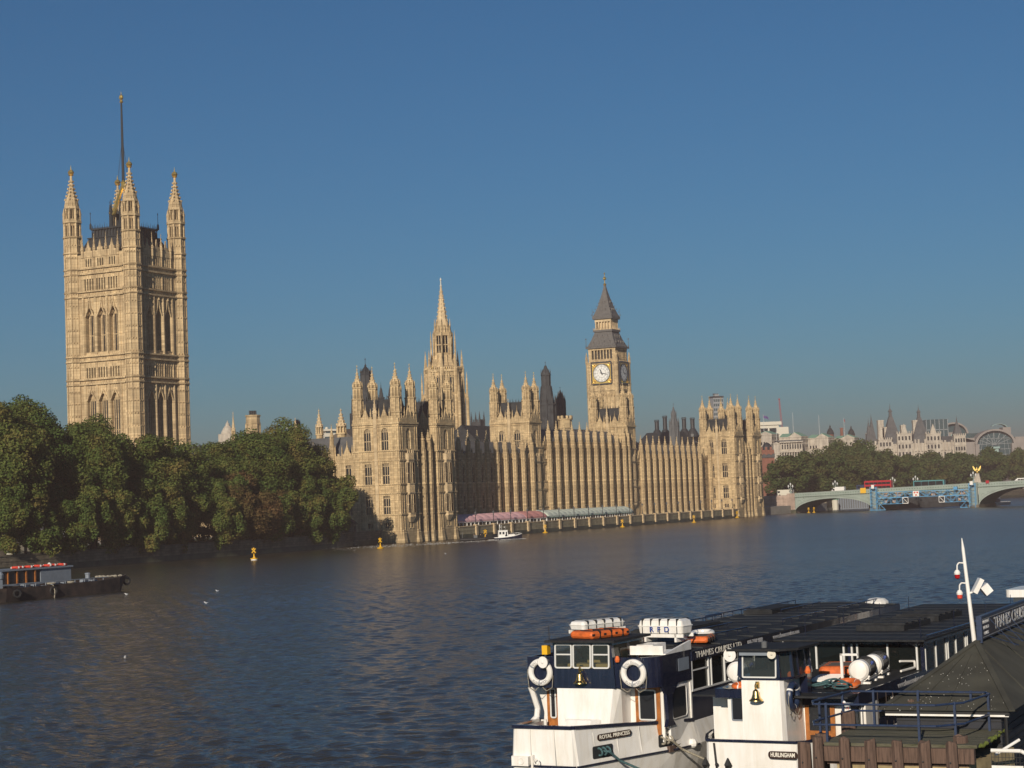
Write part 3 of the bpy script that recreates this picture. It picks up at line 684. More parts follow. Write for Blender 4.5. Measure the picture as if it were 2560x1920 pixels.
def bay_mesh(z0, zp, tip, r=.84, foot=1.5, levels=LEV[:4], mt='stone'):
    """octagonal panelled buttress rising to a pinnacle"""
    mb = MB(); mb.ng(0, 0, z0, z0+foot, r*1.3, r*1.12); mb.ng(0, 0, z0+foot, zp, r)
    for k in range(8):
        a = 2*PI*k/8 + PI/8; mb.ng(r*math.cos(a), r*math.sin(a), z0+foot, zp, r*.12, n=4)
    for z in levels: mb.ng(0, 0, z-.13, z+.13, r*1.2)
    for z in (z0 + 4.6, 10.2, 17.2, 9.0): mb.ng(0, 0, z-.05, z+.05, r*1.08)
    mb.ng(0, 0, zp, zp+.25, r*1.2); mb.ng(0, 0, zp+.25, zp+(tip-zp)*.42, r*.72)
    for k in range(8):
        a = 2*PI*k/8 + PI/8; mb.ng(r*.72*math.cos(a), r*.72*math.sin(a), zp+.25, zp+(tip-zp)*.42, r*.12, n=4)
    spirelet(mb, 0, 0, zp+(tip-zp)*.42, (tip-zp)*.58, r*.82)
    return mb.mesh('buttress', M[mt])
def wing(par, xs, yw, zpar, roof, bm, levels, base, open_z, ww=2.3, first=0, bdep=.38):
    """bays between buttresses at xs along the river, wall face at yw"""
    w = MB(); ops = []
    for a, b in zip(xs, xs[1:]):
        c = (a+b)/2
        for (z0, z1) in open_z: ops.append((c, ww, z0, z1, False))
    facade(w, lambda u, v, d: (u, yw+d, v), xs[0], xs[-1], base, zpar, ops, .45)
    strings(w, xs[0], xs[-1], yw, yw+.5, levels, .14, .24, 'E')
    for a, b in zip(xs, xs[1:]):
        parapet(w, (a+.7, yw-.05), (b-.7, yw-.05), zpar, 1.25, .9, 0); c = (a+b)/2
        w.lathe(c, yw-.05, [(.22, zpar), (.22, zpar+1.6), (.34, zpar+1.7), (.01, zpar+2.9)], 4)
        for k in range(6): w.box(c-1.15+k*.46-.06, c-1.15+k*.46+.06, yw-.07, yw+.02, 12.5, 14.2)
    w.build('wall', M['stone'], par)
    for o in ops: window(par, '', o[0], yw, o[2], o[1], o[3]-o[2], 3, False, face='E')
    for x in xs[first:]: link('buttress', bm, par, (x, yw-bdep, 0))
    r = MB(); (ry, rz_), (ey, ez) = roof
    r.add([(xs[0], yw+.7, zpar+.1), (xs[-1], yw+.7, zpar+.1), (xs[-1], ry, rz_), (xs[0], ry, rz_), (xs[-1], ey, ez), (xs[0], ey, ez)],
          [(0,1,2,3), (3,2,4,5), (0,3,5), (1,2,4)])
    for i in range(int((xs[-1]-xs[0])/1.1)): r.ng(xs[0]+i*1.1, ry, rz_, rz_+.7, .09, .03, 4)
    r.build('roof', M['slate_light'], par)

# ================================================================ PALACE: end pavilions
def pavilion(label):
    t = thing('gothic_pavilion', label, 'palace pavilion', P(0, 0), RZ, 'twin towered end pavilions of the palace')
    tower(t, 0, 0, 9.5, 13.2, 0, PT, PTOP); tower(t, 19.2, 0, 9.5, 13.2, 0, PT, PTOP)
    # recessed middle with two buttresses
    y = 1.75; w = MB(); ops = []
    for c in (11.1, 14.35, 17.6):
        for z0, z1 in ((7.1, 11.6), (14.5, 19.6), (3.5, 5.0)): ops.append((c, 1.9, z0, z1, False))
    facade(w, lambda u, v, d: (u, y+d, v), 9.5, 19.2, 0, 21.2, ops, .45)
    strings(w, 9.66, 19.0, y, y+.5, LEV[:4], .16, .26, 'E'); parapet(w, (9.7, y), (19.0, y), 21.2, 1.4)
    w.box(9.5, 19.2, y-1.2, y-.02, 0, 2.6)
    w.build('recessed_wall', M['stone'], t)
    for o in ops: window(t, '', o[0], y, o[2], o[1], o[3]-o[2], 3, False, trans=.45 if o[3]-o[2] > 2 else 0)
    bm = bay_mesh(0, 23.2, 28.2, .85, 2.6)
    for x in (12.7, 16.0): link('buttress', bm, t, (x, y-1.0, 0))
    r = MB(); r.add([(9.5, y+.8, 21.2), (19.2, y+.8, 21.2), (19.2, 8.5, 33), (9.5, 8.5, 33), (9.5, 13.2, 24), (19.2, 13.2, 24)], [(0,1,2,3), (3,2,5,4), (0,3,4), (1,2,5)])
    for i in range(9): r.ng(9.9+i*1.1, 8.5, 33, 34, .09, .03, 4)
    r.build('recessed_roof', M['slate'], t)
    return t
pav = pavilion('nearer twin towered stone pavilion standing in the water beside the plane trees')
copy_tree(pav, P(237.4, 0), RZ, 'farther twin towered stone pavilion at the green bridge end of the palace')

# ================================================================ PALACE: wings and middle towers
BW = bay_mesh(3, 22.6, 29.2); BC = bay_mesh(3, 26.0, 32.8, levels=LEV[:4] + (24.6,))
w1 = thing('gothic_wing', 'long pinnacled terrace wing half in shadow behind the pink awning', 'palace wing', P(28.6, 0), RZ, 'terrace wings of the palace')
XS = [0.2] + [3.1 + 5.5*i for i in range(11)] + [64.0]
wing(w1, XS, 10, 21.4, ((15.5, 26.2), (21, 22)), BW, LEV[:4], 3, ((7.3, 11.7), (14.7, 19.6)), first=1)
w2 = thing('gothic_wing', 'tallest central terrace wing between the two middle towers', 'palace wing', P(100.4, 0), RZ, 'terrace wings of the palace')
XS = [.2] + [4.0 + 5.57*i for i in range(11)] + [63.0]
wing(w2, XS, 10, 25.2, ((16, 30.4), (22, 25.5)), BC, LEV[:4] + (24.6,), 3, ((7.3, 11.7), (14.7, 19.6), (21.2, 24.1)), first=1)
w3 = thing('gothic_wing', 'fully sunlit terrace wing between the clock side tower and the far pavilion', 'palace wing', P(171.2, 0), RZ, 'terrace wings of the palace')
XS = [.2] + [3.2 + 5.28*i for i in range(11)] + [65.8]
wing(w3, XS, 10, 21.4, ((15.5, 26.2), (21, 22)), BW, LEV[:4], 3, ((7.3, 11.7), (14.7, 19.6)), first=1)
for t0, lab in ((92.6, 'square middle tower with four pinnacled turrets rising behind the awnings'), (163.5, 'square middle tower with four pinnacled turrets standing in front of the clock tower')):
    tb = thing('gothic_tower_block', lab, 'palace tower', P(t0, 10), RZ, 'middle towers of the river front')
    tower(tb, 0, 0, 7.8, 13.0, 2.5, MT, MTOP)
# ranges behind the river front
bl = thing('gothic_range', 'brown roofed range showing behind the nearer terrace wing', 'palace range', P(36, 32), RZ)
mb = MB(); mb.box(0, 55, 0, 16, 3, 25.5); parapet(mb, (0, 0), (55, 0), 25.5, 1.3); mb.build('wall', M['stone'], bl)
mb = MB(); mb.add([(0,.6,25.6),(55,.6,25.6),(55,15.4,25.6),(0,15.4,25.6),(2,8,30.6),(53,8,30.6)], [(0,1,5,4),(1,2,5),(2,3,4,5),(3,0,4)]); mb.build('roof', M['brown_roof'], bl)
bl = thing('gothic_range', 'dark roofed range behind the central and far terrace wings', 'palace range', P(108, 34), RZ)
mb = MB(); mb.box(0, 128, 0, 16, 3, 26); mb.build('wall', M['stone'], bl)
mb = MB(); mb.add([(0,-.4,26.1),(128,-.4,26.1),(128,16.4,26.1),(0,16.4,26.1),(2,8,33.0),(126,8,33.0)], [(0,1,5,4),(1,2,5),(2,3,4,5),(3,0,4)]); mb.build('roof', M['slate'], bl)
# south return: lower wing behind the trees up to the tall tower
sw = thing('gothic_wing', 'lower slate roofed wing running behind the plane trees from the nearer pavilion', 'palace wing', P(1.2, 13.2), RZ, 'terrace wings of the palace')
mb = MB(); ops = []
for i in range(13):
    for z0, z1 in ((7.1, 11.6), (14.5, 19.6)): ops.append((2.3 + i*4.4, 1.6, z0, z1, False))
facade(mb, lambda u, w, d: (d, u, w), 0, 60, 3, 21.2, ops)
for z in LEV[:4]: mb.box(-.15, .05, 0, 60, z-.13, z+.13)
parapet(mb, (0, 0), (0, 60), 21.2, 1.4, 1.1, 12); mb.quad((12, 0, 3), (12, 60, 3), (12, 60, 21.5), (12, 0, 21.5)); mb.quad((0, 60, 3), (12, 60, 3), (12, 60, 21.5), (0, 60, 21.5))
mb.build('wall', M['stone'], sw)
for o in ops[:10]: window(sw, '', 0, o[0], o[2], o[1], o[3]-o[2], 2, False, face='S')
mb = MB(); mb.add([(.7,0,21.4),(.7,60,21.4),(6,60,27),(6,0,27),(12,0,21.4),(12,60,21.4)], [(0,1,2,3),(3,2,5,4),(1,5,2),(0,3,4)]); mb.build('roof', M['slate_light'], sw)
bm = bay_mesh(3, 24.5, 30.3, .6)
for y in (6.7, 20, 33): link('buttress', bm, sw, (-.35, y, 0))
for x, y, z0, top, r, lab in ((14, 12, 24, 34.8, 1.25, 'pale domed turret with a tall spike above the slate roof'), (16, 20, 24, 35.2, .95, 'slender pale turret just right of the last tree top'), (4, 19.5, 26, 32.6, .6, 'small pale pinnacle against the trees'), (20, 50, 24, 36.3, .55, 'lone pale pinnacle poking above the tree tops')):
    t = thing('gothic_turret', lab, 'turret', P(x, 13.2+y), RZ, 'roof turrets behind the plane trees'); mb = MB(); h = top - z0
    mb.ng(0, 0, z0, z0+h*.38, r); mb.ng(0, 0, z0+h*.38, z0+h*.41, r*1.2)
    for k in range(8): a = PI/8 + k*PI/4; mb.ng(r*.9*math.cos(a), r*.9*math.sin(a), z0+h*.41, z0+h*.56, r*.16, n=4)
    mb.ng(0, 0, z0+h*.41, z0+h*.56, r*.6); mb.ng(0, 0, 3, z0, r); mb.build('shaft', M['stone'], t); mb = MB(); spirelet(mb, 0, 0, z0+h*.56, h*.44, r); mb.build('spire', M['trim'], t)

# ================================================================ VICTORIA TOWER
vt = thing('great_square_tower', 'tallest square stone tower with four pinnacled corner turrets and a flagpole', 'tower', P(-1.94, 78.8), RZ)
SP = 19.7; Q = .75; w = MB()
def vops(u):
    o = []
    for c in (-3.98, 0, 3.98):
        o += [(u+c, 3.0, 53.1, 64.9, True, 1.7), (u+c, 3.0, 26, 41.9, True, 1.2)]
        for k in range(4): o += [(u+c+(k-1.5)*.86, .5, 69.7, 72.8, False, .7), (u+c+(k-1.5)*.86, .5, 46.2, 48.9, False, .7)]
        for k in range(3): o += [(u+c+(k-1)*.8, .42, 76.1, 78.2, False, .3)]
    return o
ov = vops(SP/2)
facade(w, lambda u, v, d: (-Q+d, u, v), 0, SP, 3, 79.4, ov); facade(w, lambda u, v, d: (u, -Q+d, v), 0, SP, 3, 79.4, ov)
w.quad((SP+Q, 0, 3), (SP+Q, SP, 3), (SP+Q, SP, 79.4), (SP+Q, 0, 79.4)); w.quad((0, SP+Q, 3), (SP, SP+Q, 3), (SP, SP+Q, 79.4), (0, SP+Q, 79.4))
w.quad((0, 0, 79), (SP, 0, 79), (SP, SP, 79), (0, SP, 79))
for z in (44.5, 45.8, 50.7, 52.0, 68.0, 69.4, 74.2, 75.6, 24.5): w.box(-Q-.6, -Q+.05, 1.5, SP-1.5, z-.2, z+.22); w.box(1.5, SP-1.5, -Q-.6, -Q+.05, z-.2, z+.22)
for i in range(15):      # blind panel ribs and carved band pieces
    u = 2.7 + i*1.02
    for z0, z1 in ((44.6, 45.7), (50.8, 51.9), (68.1, 69.3), (74.3, 75.5), (42.4, 44.3), (49.2, 50.5), (65.6, 67.8), (73.0, 74.0)):
        w.box(-Q-.12, -Q+.02, u-.09, u+.09, z0, z1); w.box(u-.09, u+.09, -Q-.12, -Q+.02, z0, z1)
for c in (-5.97, -1.99, 1.99, 5.97):    # shafts between the windows, with pinnacles above the parapet
    for z0, z1, p_ in ((25, 44.3, .55), (45.9, 50.5, .25), (52.1, 67.8, .62), (69.5, 74.1, .25), (75.7, 80.5, .3)):
        w.ng(-Q, SP/2+c, z0, z1, p_*.75); w.ng(SP/2+c, -Q, z0, z1, p_*.75)
    for x, y in ((-Q, SP/2+c), (SP/2+c, -Q)): spirelet(w, x, y, 80.5, 4.6, .5); w.ng(x, y, 78.5, 80.6, .42)
    for x, y in ((-Q, SP/2+c), (SP/2+c, -Q)): spirelet(w, x, y, 64.6, 3.2, .42)
for c in (-3.98, 0, 3.98):              # hood moulds over windows, gables on the parapet
    for zt, ww, hh in ((64.6, 2.5, 2.8), (41.9, 2.7, 1.0)):
        for s in (-1, 1):
            a, b = SP/2+c+s*(ww/2+.18), SP/2+c
            for k, (f0, f1) in enumerate(((0, .55), (.55, 1))):
                za, zb = zt-1.9+1.5*k+.3*k, zt-.1 if k == 0 else zt+hh
                u0, u1 = a+(b-a)*(0 if k == 0 else .62), a+(b-a)*(.62 if k == 0 else 1)
                w.obox((-Q-.15, u0, za), (-Q-.15, u1, zb), .3, .34); w.obox((u0, -Q-.15, za), (u1, -Q-.15, zb), .3, .34)
    w.ng(-Q-.2, SP/2+c, 66.8, 67.8, .4, .15, 6); w.ng(SP/2+c, -Q-.2, 66.8, 67.8, .4, .15, 6)
    for s in (0, 1):
        f = (lambda u, z: (-Q-.1, u, z)) if s == 0 else (lambda u, z: (u, -Q-.1, z)); e = (.34, 0, 0) if s == 0 else (0, .34, 0)
        pts = [(SP/2+c-1.5, 78.6), (SP/2+c+1.5, 78.6), (SP/2+c+1.5, 80.3), (SP/2+c+.9, 80.3), (SP/2+c+.9, 81.1), (SP/2+c+.45, 81.3), (SP/2+c, 83.2), (SP/2+c-.45, 81.3), (SP/2+c-.9, 81.1), (SP/2+c-.9, 80.3), (SP/2+c-1.5, 80.3)]
        a = [f(*p) for p in pts]; n_ = len(a); b = [tuple(p[i]+e[i] for i in range(3)) for p in a]
        w.add(a + b, [tuple(range(n_)), tuple(range(n_, 2*n_))[::-1]] + [(i, (i+1) % n_, n_+(i+1) % n_, n_+i) for i in range(n_)])
w.build('shaft_wall', M['vstone'], vt)
for face in 'SE':
    for c in (-3.98, 0, 3.98):
        u = SP/2 + c; x, y = (-Q, u) if face == 'S' else (u, -Q)
        for z, h, ww, lt, pw in ((53.1, 11.8, 3.0, 4, 2.1), (26, 15.9, 3.0, 4, 2.5)):
            o = window(vt, '', x, y, z, ww, h, lt, True, 1.5 if z > 50 else 1.05, .38, 'vstone', face, .2 if z > 50 else .3, pw)
    pn = MB()
    for c in (-3.98, 0, 3.98):
        for k in range(4):
            for z0, z1 in ((69.7, 72.8), (46.2, 48.9)): u = SP/2+c+(k-1.5)*.86; pn.box(u-.26, u+.26, .62, .66, z0, z1)
    pn.build('arcade_pane', M['glass'], vt, (-Q, 0, 0) if face == 'S' else (0, -Q, 0), 0) if face == 'E' else pn.build('arcade_pane', M['glass'], vt, (-Q, SP, 0), -PI/2)
# turrets
def vturret():
    mb = MB(); r = 2.3
    mb.ng(0, 0, 3, 84.6, r)
    for k in range(8):
        a = PI/8 + k*PI/4; mb.ng(r*math.cos(a), r*math.sin(a), 3, 84.6, .22, n=4)
        a = k*PI/4; rr = r*.924; mb.ng(rr*math.cos(a), rr*math.sin(a), 3, 84.6, .11, n=4)
        for z in [26+3.3*i for i in range(18)]:
            for da in (-.19, .19): mb.box(rr*math.cos(a+da)-.22, rr*math.cos(a+da)+.22, rr*math.sin(a+da)-.22, rr*math.sin(a+da)+.22, z, z+.32)
    for z in (44.5, 45.8, 50.7, 52.0, 68.0, 69.4, 74.2, 75.6, 80.1, 84.5, 24.5): mb.ng(0, 0, z-.2, z+.22, r*1.18)
    mb.ng(0, 0, 84.7, 88.6, .9)
    for k in range(8):
        a = PI/8 + k*PI/4; mb.ng(2.1*math.cos(a), 2.1*math.sin(a), 84.7, 88.4, .38, n=4)
        for rr, dd in ((1.9, 0),): mb.ng(rr*math.cos(a+PI/8), rr*math.sin(a+PI/8), 84.7, 88.4, .15, n=4)
    mb.ng(0, 0, 87.6, 88.5, 2.15); mb.ng(0, 0, 88.4, 89.0, 2.62); mb.ng(0, 0, 89, 89.5, 2.3)
    for k in range(8):
        a = PI/8 + k*PI/4; mb.lathe(2.25*math.cos(a), 2.25*math.sin(a), [(.3, 89), (.3, 90.6), (.4, 90.7), (.02, 92.6)], 4)
        mb.ng(2.1*math.cos(a+PI/8), 2.1*math.sin(a+PI/8), 89, 90.2, .2, .05, 4)
        mb.ng(1.68*math.cos(a), 1.68*math.sin(a), 89, 92.6, .3, n=4)
        mb.ng(1.55*math.cos(a+PI/8), 1.55*math.sin(a+PI/8), 89, 92.6, .1, n=4)
        mb.obox((2.2*math.cos(a), 2.2*math.sin(a), 90.2), (1.5*math.cos(a), 1.5*math.sin(a), 91.8), .2, .3)
    mb.ng(0, 0, 89, 92.6, .55); mb.ng(0, 0, 92.3, 93.0, 2.1); mb.ng(0, 0, 93, 94.4, 1.85)
    for k in range(8):
        a = k*PI/4; mb.ng(1.5*math.cos(a), 1.5*math.sin(a), 93, 95.0, .5, .12, 4)
        a += PI/8; mb.ng(1.7*math.cos(a), 1.7*math.sin(a), 93, 95.0, .2, .04, 4)
    mb.lathe(0, 0, [(1.85, 93), (1.8, 94.4), (1.3, 95.6), (.82, 97.2), (.5, 98.8), (.34, 100.4), (.3, 101.6)])
    for k in range(8):
        a = PI/8 + k*PI/4
        for z, rr in ((94.8, 1.75), (95.8, 1.4), (96.8, 1.1), (97.8, .85), (98.8, .65), (99.8, .5)): mb.box(rr*math.cos(a)-.19, rr*math.cos(a)+.19, rr*math.sin(a)-.19, rr*math.sin(a)+.19, z-.15, z+.28)
    return mb.mesh('corner_turret', M['vstone'])
VT_ = vturret(); mb = MB(); mb.lathe(0, 0, [(.34, 101.4), (.8, 101.6), (.6, 101.8), (.9, 102.3), (.6, 102.9), (.18, 103.1), (.1, 103.7), (.02, 104.4)], 8); VG = mb.mesh('finial', M['gold'])
for x in (0, SP):
    for y in (0, SP): o = link('corner_turret', VT_, vt, (x, y, 0)); link('finial', VG, o)
# roof, iron lantern, crown and flagpole
c = SP/2; mb = MB()
def sq(h): return [(c-h, c-h), (c+h, c-h), (c+h, c+h), (c-h, c+h)]
mb.prism(sq(9.2), 79.1, 84.2, sq(6.8)); mb.prism(sq(7.1), 84.2, 84.5); mb.prism(sq(6.2), 84.5, 86.6, sq(5.9)); mb.prism(sq(6.4), 86.6, 86.9)
for i in range(13):
    for s in (-1, 1): mb.box(c+s*6.25-.1, c+s*6.25+.1, c-6+i-.09, c-6+i+.09, 84.5, 86.6); mb.box(c-6+i-.09, c-6+i+.09, c+s*6.25-.1, c+s*6.25+.1, 84.5, 86.6)
crest(mb, c-6.4, c+6.4, c-6.4, c+6.4, 86.9, 1.1, .8)
for s in (-1, 1):
    for s2 in (-1, 1): mb.lathe(c+6.4*s, c+6.4*s2, [(.35, 86.9), (.3, 88.2), (.08, 88.6), (.06, 91), (.16, 91.1), (.02, 91.6)], 6)
mb.build('roof', M['slate'], vt)
mb = MB(); mb.ng(c, c, 86.9, 87.4, 4.2)
for k in range(8):
    a = PI/8 + k*PI/4
    mb.ng(c+3.6*math.cos(a), c+3.6*math.sin(a), 87.2, 91.2, .3, n=6); mb.ng(c+3.3*math.cos(a+PI/8), c+3.3*math.sin(a+PI/8), 87.2, 90.6, .14, n=4)
    mb.lathe(c+3.9*math.cos(a), c+3.9*math.sin(a), [(.34, 87.2), (.3, 91.4), (.42, 91.5), (.05, 94.3), (.14, 94.5), (.02, 95)], 6)
mb.ng(c, c, 87.2, 90.8, 2.2); mb.ng(c, c, 90.8, 91.5, 3.9); mb.build('roof_lantern', M['iron'], vt)
mb = MB()
for k in range(4):
    a = k*PI/2
    pts = [(c+r*math.cos(a), c+r*math.sin(a), z) for r, z in ((4.6, 90.4), (3.6, 92.2), (2.6, 94.2), (1.5, 96.4), (.5, 98.4))]
    for p, q in zip(pts, pts[1:]): mb.obox(p, q, .7, .6)
    for z in range(8): mb.ball((c+(3.9-.42*z)*math.cos(a), c+(3.9-.42*z)*math.sin(a), 91.6+.85*z), .3, 6, 4)
mb.lathe(c, c, [(.7, 98), (.9, 98.6), (.6, 99.2), (.75, 99.9), (.3, 100.6)], 8)
for k in range(12):
    a = k*PI/6; mb.ball((c+3.8*math.cos(a), c+3.8*math.sin(a), 91.6), .25, 6, 4)
mb.build('gilded_crown', M['gold'], vt)
mb = MB(); mb.lathe(c, c, [(.42, 98), (.38, 108), (.24, 122)], 8)
for k in range(4): a = k*PI/2; mb.tube((c+3.6*math.cos(a), c+3.6*math.sin(a), 91.5), (c, c, 112), .03, n=4)
fp = mb.build('flagpole', M['iron'], vt)
MB().lathe(c, c, [(.3, 121.8), (.55, 122.1), (.3, 122.6), (.62, 123.2), (.5, 123.8), (.12, 124.2), (.03, 125)], 8).build('finial', M['gold'], fp)

# ================================================================ CENTRAL SPIRE
ct = thing('octagonal_spire_tower', 'pale eight sided tower with a tall stone spire behind the nearer pavilion', 'tower', P(133, 60), RZ)
w = MB(); R = 5.9
w.ng(0, 0, 20, 51.3, R); w.ng(0, 0, 51.3, 52.2, R*1.08); w.ng(0, 0, 30.6, 31.2, R*1.06)
for k in range(8):
    a = PI/8 + k*PI/4; ca, sa = math.cos(a), math.sin(a)
    w.ng(R*ca, R*sa, 20, 52.3, .75); w.lathe(R*1.0*ca, R*1.0*sa, [(.75, 52.3), (.55, 53.5), (.4, 55), (.04, 58.6)], 6)
    for rr, z0, z1 in ((1.24, 22, 47),):      # flying outer pinnacles
        w.ng(R*rr*ca, R*rr*sa, z0, z1-4, .55); w.lathe(R*rr*ca, R*rr*sa, [(.42, z1-4), (.36, z1), (.03, z1+4.4)], 6)
        w.obox((R*rr*ca, R*rr*sa, z1-5), (R*ca, R*sa, z1-1), .35, .6)
    b = a + PI/8; rr = R*.925
    for s in (-.23, 0, .23): w.ng(rr*math.cos(b+s)*1.01, rr*math.sin(b+s)*1.01, 31, 51.4, .17 if s else .26, n=4)
    for z in (37.6, 44.2, 49.6): w.obox((R*ca, R*sa, z), (R*math.cos(a+PI/4), R*math.sin(a+PI/4), z), .35, .3)
    for f in (.2, .35, .5, .65, .8):
        p = Vector((R*1.08*ca, R*1.08*sa, 52.2)).lerp(Vector((R*1.08*math.cos(a+PI/4), R*1.08*math.sin(a+PI/4), 52.2)), f); w.ng(p.x, p.y, 52.2, 53.0, .2, n=4)
w.ng(0, 0, 52.2, 57, R*.96, 3.3)
for k in range(8):
    b = k*PI/4; w.ng(4.7*math.cos(b), 4.7*math.sin(b), 52.4, 54.6, .5, .08, 4); w.ng(4.0*math.cos(b), 4.0*math.sin(b), 54.3, 57.2, .45, .06, 4)
w.ng(0, 0, 57, 57.6, 3.3)
for k in range(8):
    a = PI/8 + k*PI/4; ca, sa = math.cos(a), math.sin(a)
    w.ng(3.0*ca, 3.0*sa, 57.2, 64, .42, n=6); w.lathe(3.9*ca, 3.9*sa, [(.34, 55), (.3, 61), (.03, 65)], 6)
    w.ng(2.75*math.cos(a+PI/8), 2.75*math.sin(a+PI/8), 57.2, 63.4, .14, n=4); w.obox((3*ca, 3*sa, 60.2), (3*math.cos(a+PI/4), 3*math.sin(a+PI/4), 60.2), .25, .3)
    w.ng(2.55*math.cos(a+PI/8), 2.55*math.sin(a+PI/8), 64, 66.6, .6, .08, 4); w.lathe(2.5*ca, 2.5*sa, [(.25, 64), (.2, 67), (.02, 69)], 4)
w.ng(0, 0, 63.2, 64.2, 3.3); w.ng(0, 0, 64.2, 66.8, 2.6, 2.1)
w.build('shaft_wall', M['stone'], ct)
mb = MB(); mb.lathe(0, 0, [(2.0, 66.8), (1.25, 71.2), (1.5, 71.3), (1.2, 71.7), (.7, 75.4), (.92, 75.5), (.65, 75.9), (.22, 79.4)])
for k in range(8):
    a = PI/8 + k*PI/4
    for i in range(9): f = i/9; rr = 2.0 - 1.7*f; mb.box(rr*math.cos(a)-.11, rr*math.cos(a)+.11, rr*math.sin(a)-.11, rr*math.sin(a)+.11, 66.8+12*f, 67.2+12*f)
sp = mb.build('spire', M['trim'], ct); MB().lathe(0, 0, [(.2, 79.2), (.48, 79.6), (.2, 79.9), (.15, 81.2), (.34, 81.5), (.03, 82.3)], 8).build('finial', M['cream'], sp)
pn = MB()
for k in range(8):
    b = k*PI/4 ; ap = R*.925 + .03; t = Vector((-math.sin(b), math.cos(b), 0)); o = Vector((ap*math.cos(b), ap*math.sin(b), 0))
    for s in (-1, 1):
        for z0, z1 in ((31.5, 37.2), (38, 43.8), (44.6, 50.2)):
            for s2 in (.62, 1.45):
                p = o + t*(s*s2); pn.add([p - t*.27 + Vector((0,0,z0)), p + t*.27 + Vector((0,0,z0)), p + t*.27 + Vector((0,0,z1-.4)), p + Vector((0,0,z1)), p - t*.27 + Vector((0,0,z1-.4))], [(0,1,2,3,4)])
pn.build('pane', M['glass'], ct); mb = MB().ng(0, 0, 57.6, 63.2, 1.2); mb.build('lantern_core', M['slate'], ct)

# ================================================================ CLOCK TOWER
BBX, BBY = 39.3, 760.9
bb = thing('clock_tower', 'tall stone clock tower with white dials and a grey iron spire', 'clock tower', (BBX, BBY, 0), RZ)
w = MB(); h = 6.1
w.box(-h, h, -h, h, 3, 51.6)
for s in (-1, 1):
    for s2 in (-1, 1): w.ng(s*h, s2*h, 3, 62.9, .95); w.lathe(s*6.55, s2*6.55, [(.6, 62.9), (.55, 65), (.06, 67.6)], 6)
for z in (12, 20, 28, 36, 44): w.box(-h-.18, h+.18, -h-.18, h+.18, z-.18, z+.18)
for i in range(7):
    u = -4.5 + i*1.5; wd = .22 if i % 2 else .34
    for x, y in ((-h, u), (u, -h)): w.ng(x, y, 3, 50.2, wd, n=4)
    for z in (15, 23, 31, 39): 
        for v in (u+.75,): 
            if i < 6: w.box(-h-.12, -h+.02, v-.4, v+.4, z, z+.4); w.box(v-.4, v+.4, -h-.12, -h+.02, z, z+.4)
w.prism([(-h, -h), (h, -h), (h, h), (-h, h)], 49.6, 51.6, [(-6.55, -6.55), (6.55, -6.55), (6.55, 6.55), (-6.55, 6.55)])
for i in range(9):
    u = -5 + i*1.25
    for x, y in ((-6.5, u), (u, -6.5)): w.ng(x, y, 49.2, 50.6, .1, .42, 6)
g_ = 6.6
w.box(-g_, g_, -g_, g_, 51.6, 62.9)
for z in (51.9, 54.4, 62.6, 63.2): w.box(-g_-.3, g_+.3, -g_-.3, g_+.3, z-.2, z+.22)
for i in range(6):
    u = -3.75 + i*1.5
    for f in (0, 1):
        p = (-g_-.05, u) if f == 0 else (u, -g_-.05); w.ng(*p, 52.4, 53.9, .2, n=6)
for i in range(8):
    u = -4.9 + i*1.4
    for x, y in ((-g_-.02, u), (u, -g_-.02)): w.ng(x, y, 62.8, 63.9, .18, n=4)
w.box(-5.9, 5.9, -5.9, 5.9, 63.1, 64.6); w.box(-6.0, 6.0, -6.0, 6.0, 68.3, 69.0)
for s in (-1, 1):
    for s2 in (-1, 1): w.box(s*5.3-.6, s*5.3+.6, s2*5.3-.6, s2*5.3+.6, 64.6, 68.3)
for i in range(8):
    u = -4.7 + i*1.343
    for x, y in ((-5.6, u), (u, -5.6), (5.6, u), (u, 5.6)): w.box(x-.25, x+.25, y-.25, y+.25, 64.6, 68.3)
w.build('shaft_wall', M['stone'], bb)
mb = MB(); mb.box(-4.6, 4.6, -4.6, 4.6, 64.6, 68.3); mb.build('belfry_core', M['iron'], bb)
mb = MB(); s1 = lambda k: [(-k, -k), (k, -k), (k, k), (-k, k)]
mb.prism(s1(6.7), 69, 69.6); mb.prism(s1(6.3), 69.6, 72.5, s1(4.9)); mb.prism(s1(4.9), 72.5, 75.8, s1(3.7)); mb.prism(s1(4.2), 75.8, 76.6)
crest(mb, -6.6, 6.6, -6.6, 6.6, 69.6, .7, .8)
for zz, hw, n_ in ((70.6, 5.75, 4), (73.0, 4.75, 3)):
    for i in range(n_):
        u = (i-(n_-1)/2)*(2.4 if n_ == 4 else 2.2)
        for s in (-1, 1):
            mb.add([(s*hw, u-.45, zz), (s*hw, u+.45, zz), (s*hw, u, zz+1.5), (s*(hw-1.2), u, zz+1.4)], [(0,1,2),(0,2,3),(1,2,3)])
            mb.add([(u-.45, s*hw, zz), (u+.45, s*hw, zz), (u, s*hw, zz+1.5), (u, s*(hw-1.2), zz+1.4)], [(0,1,2),(0,2,3),(1,2,3)])
mb.prism(s1(4.3), 81.0, 82.0); mb.lathe(0, 0, [(4.3*1.41, 82.0), (3.6*1.41, 83.3), (2.6*1.41, 86), (1.55*1.41, 89.6), (.8*1.41, 92.6), (.3*1.41, 95)], 4)
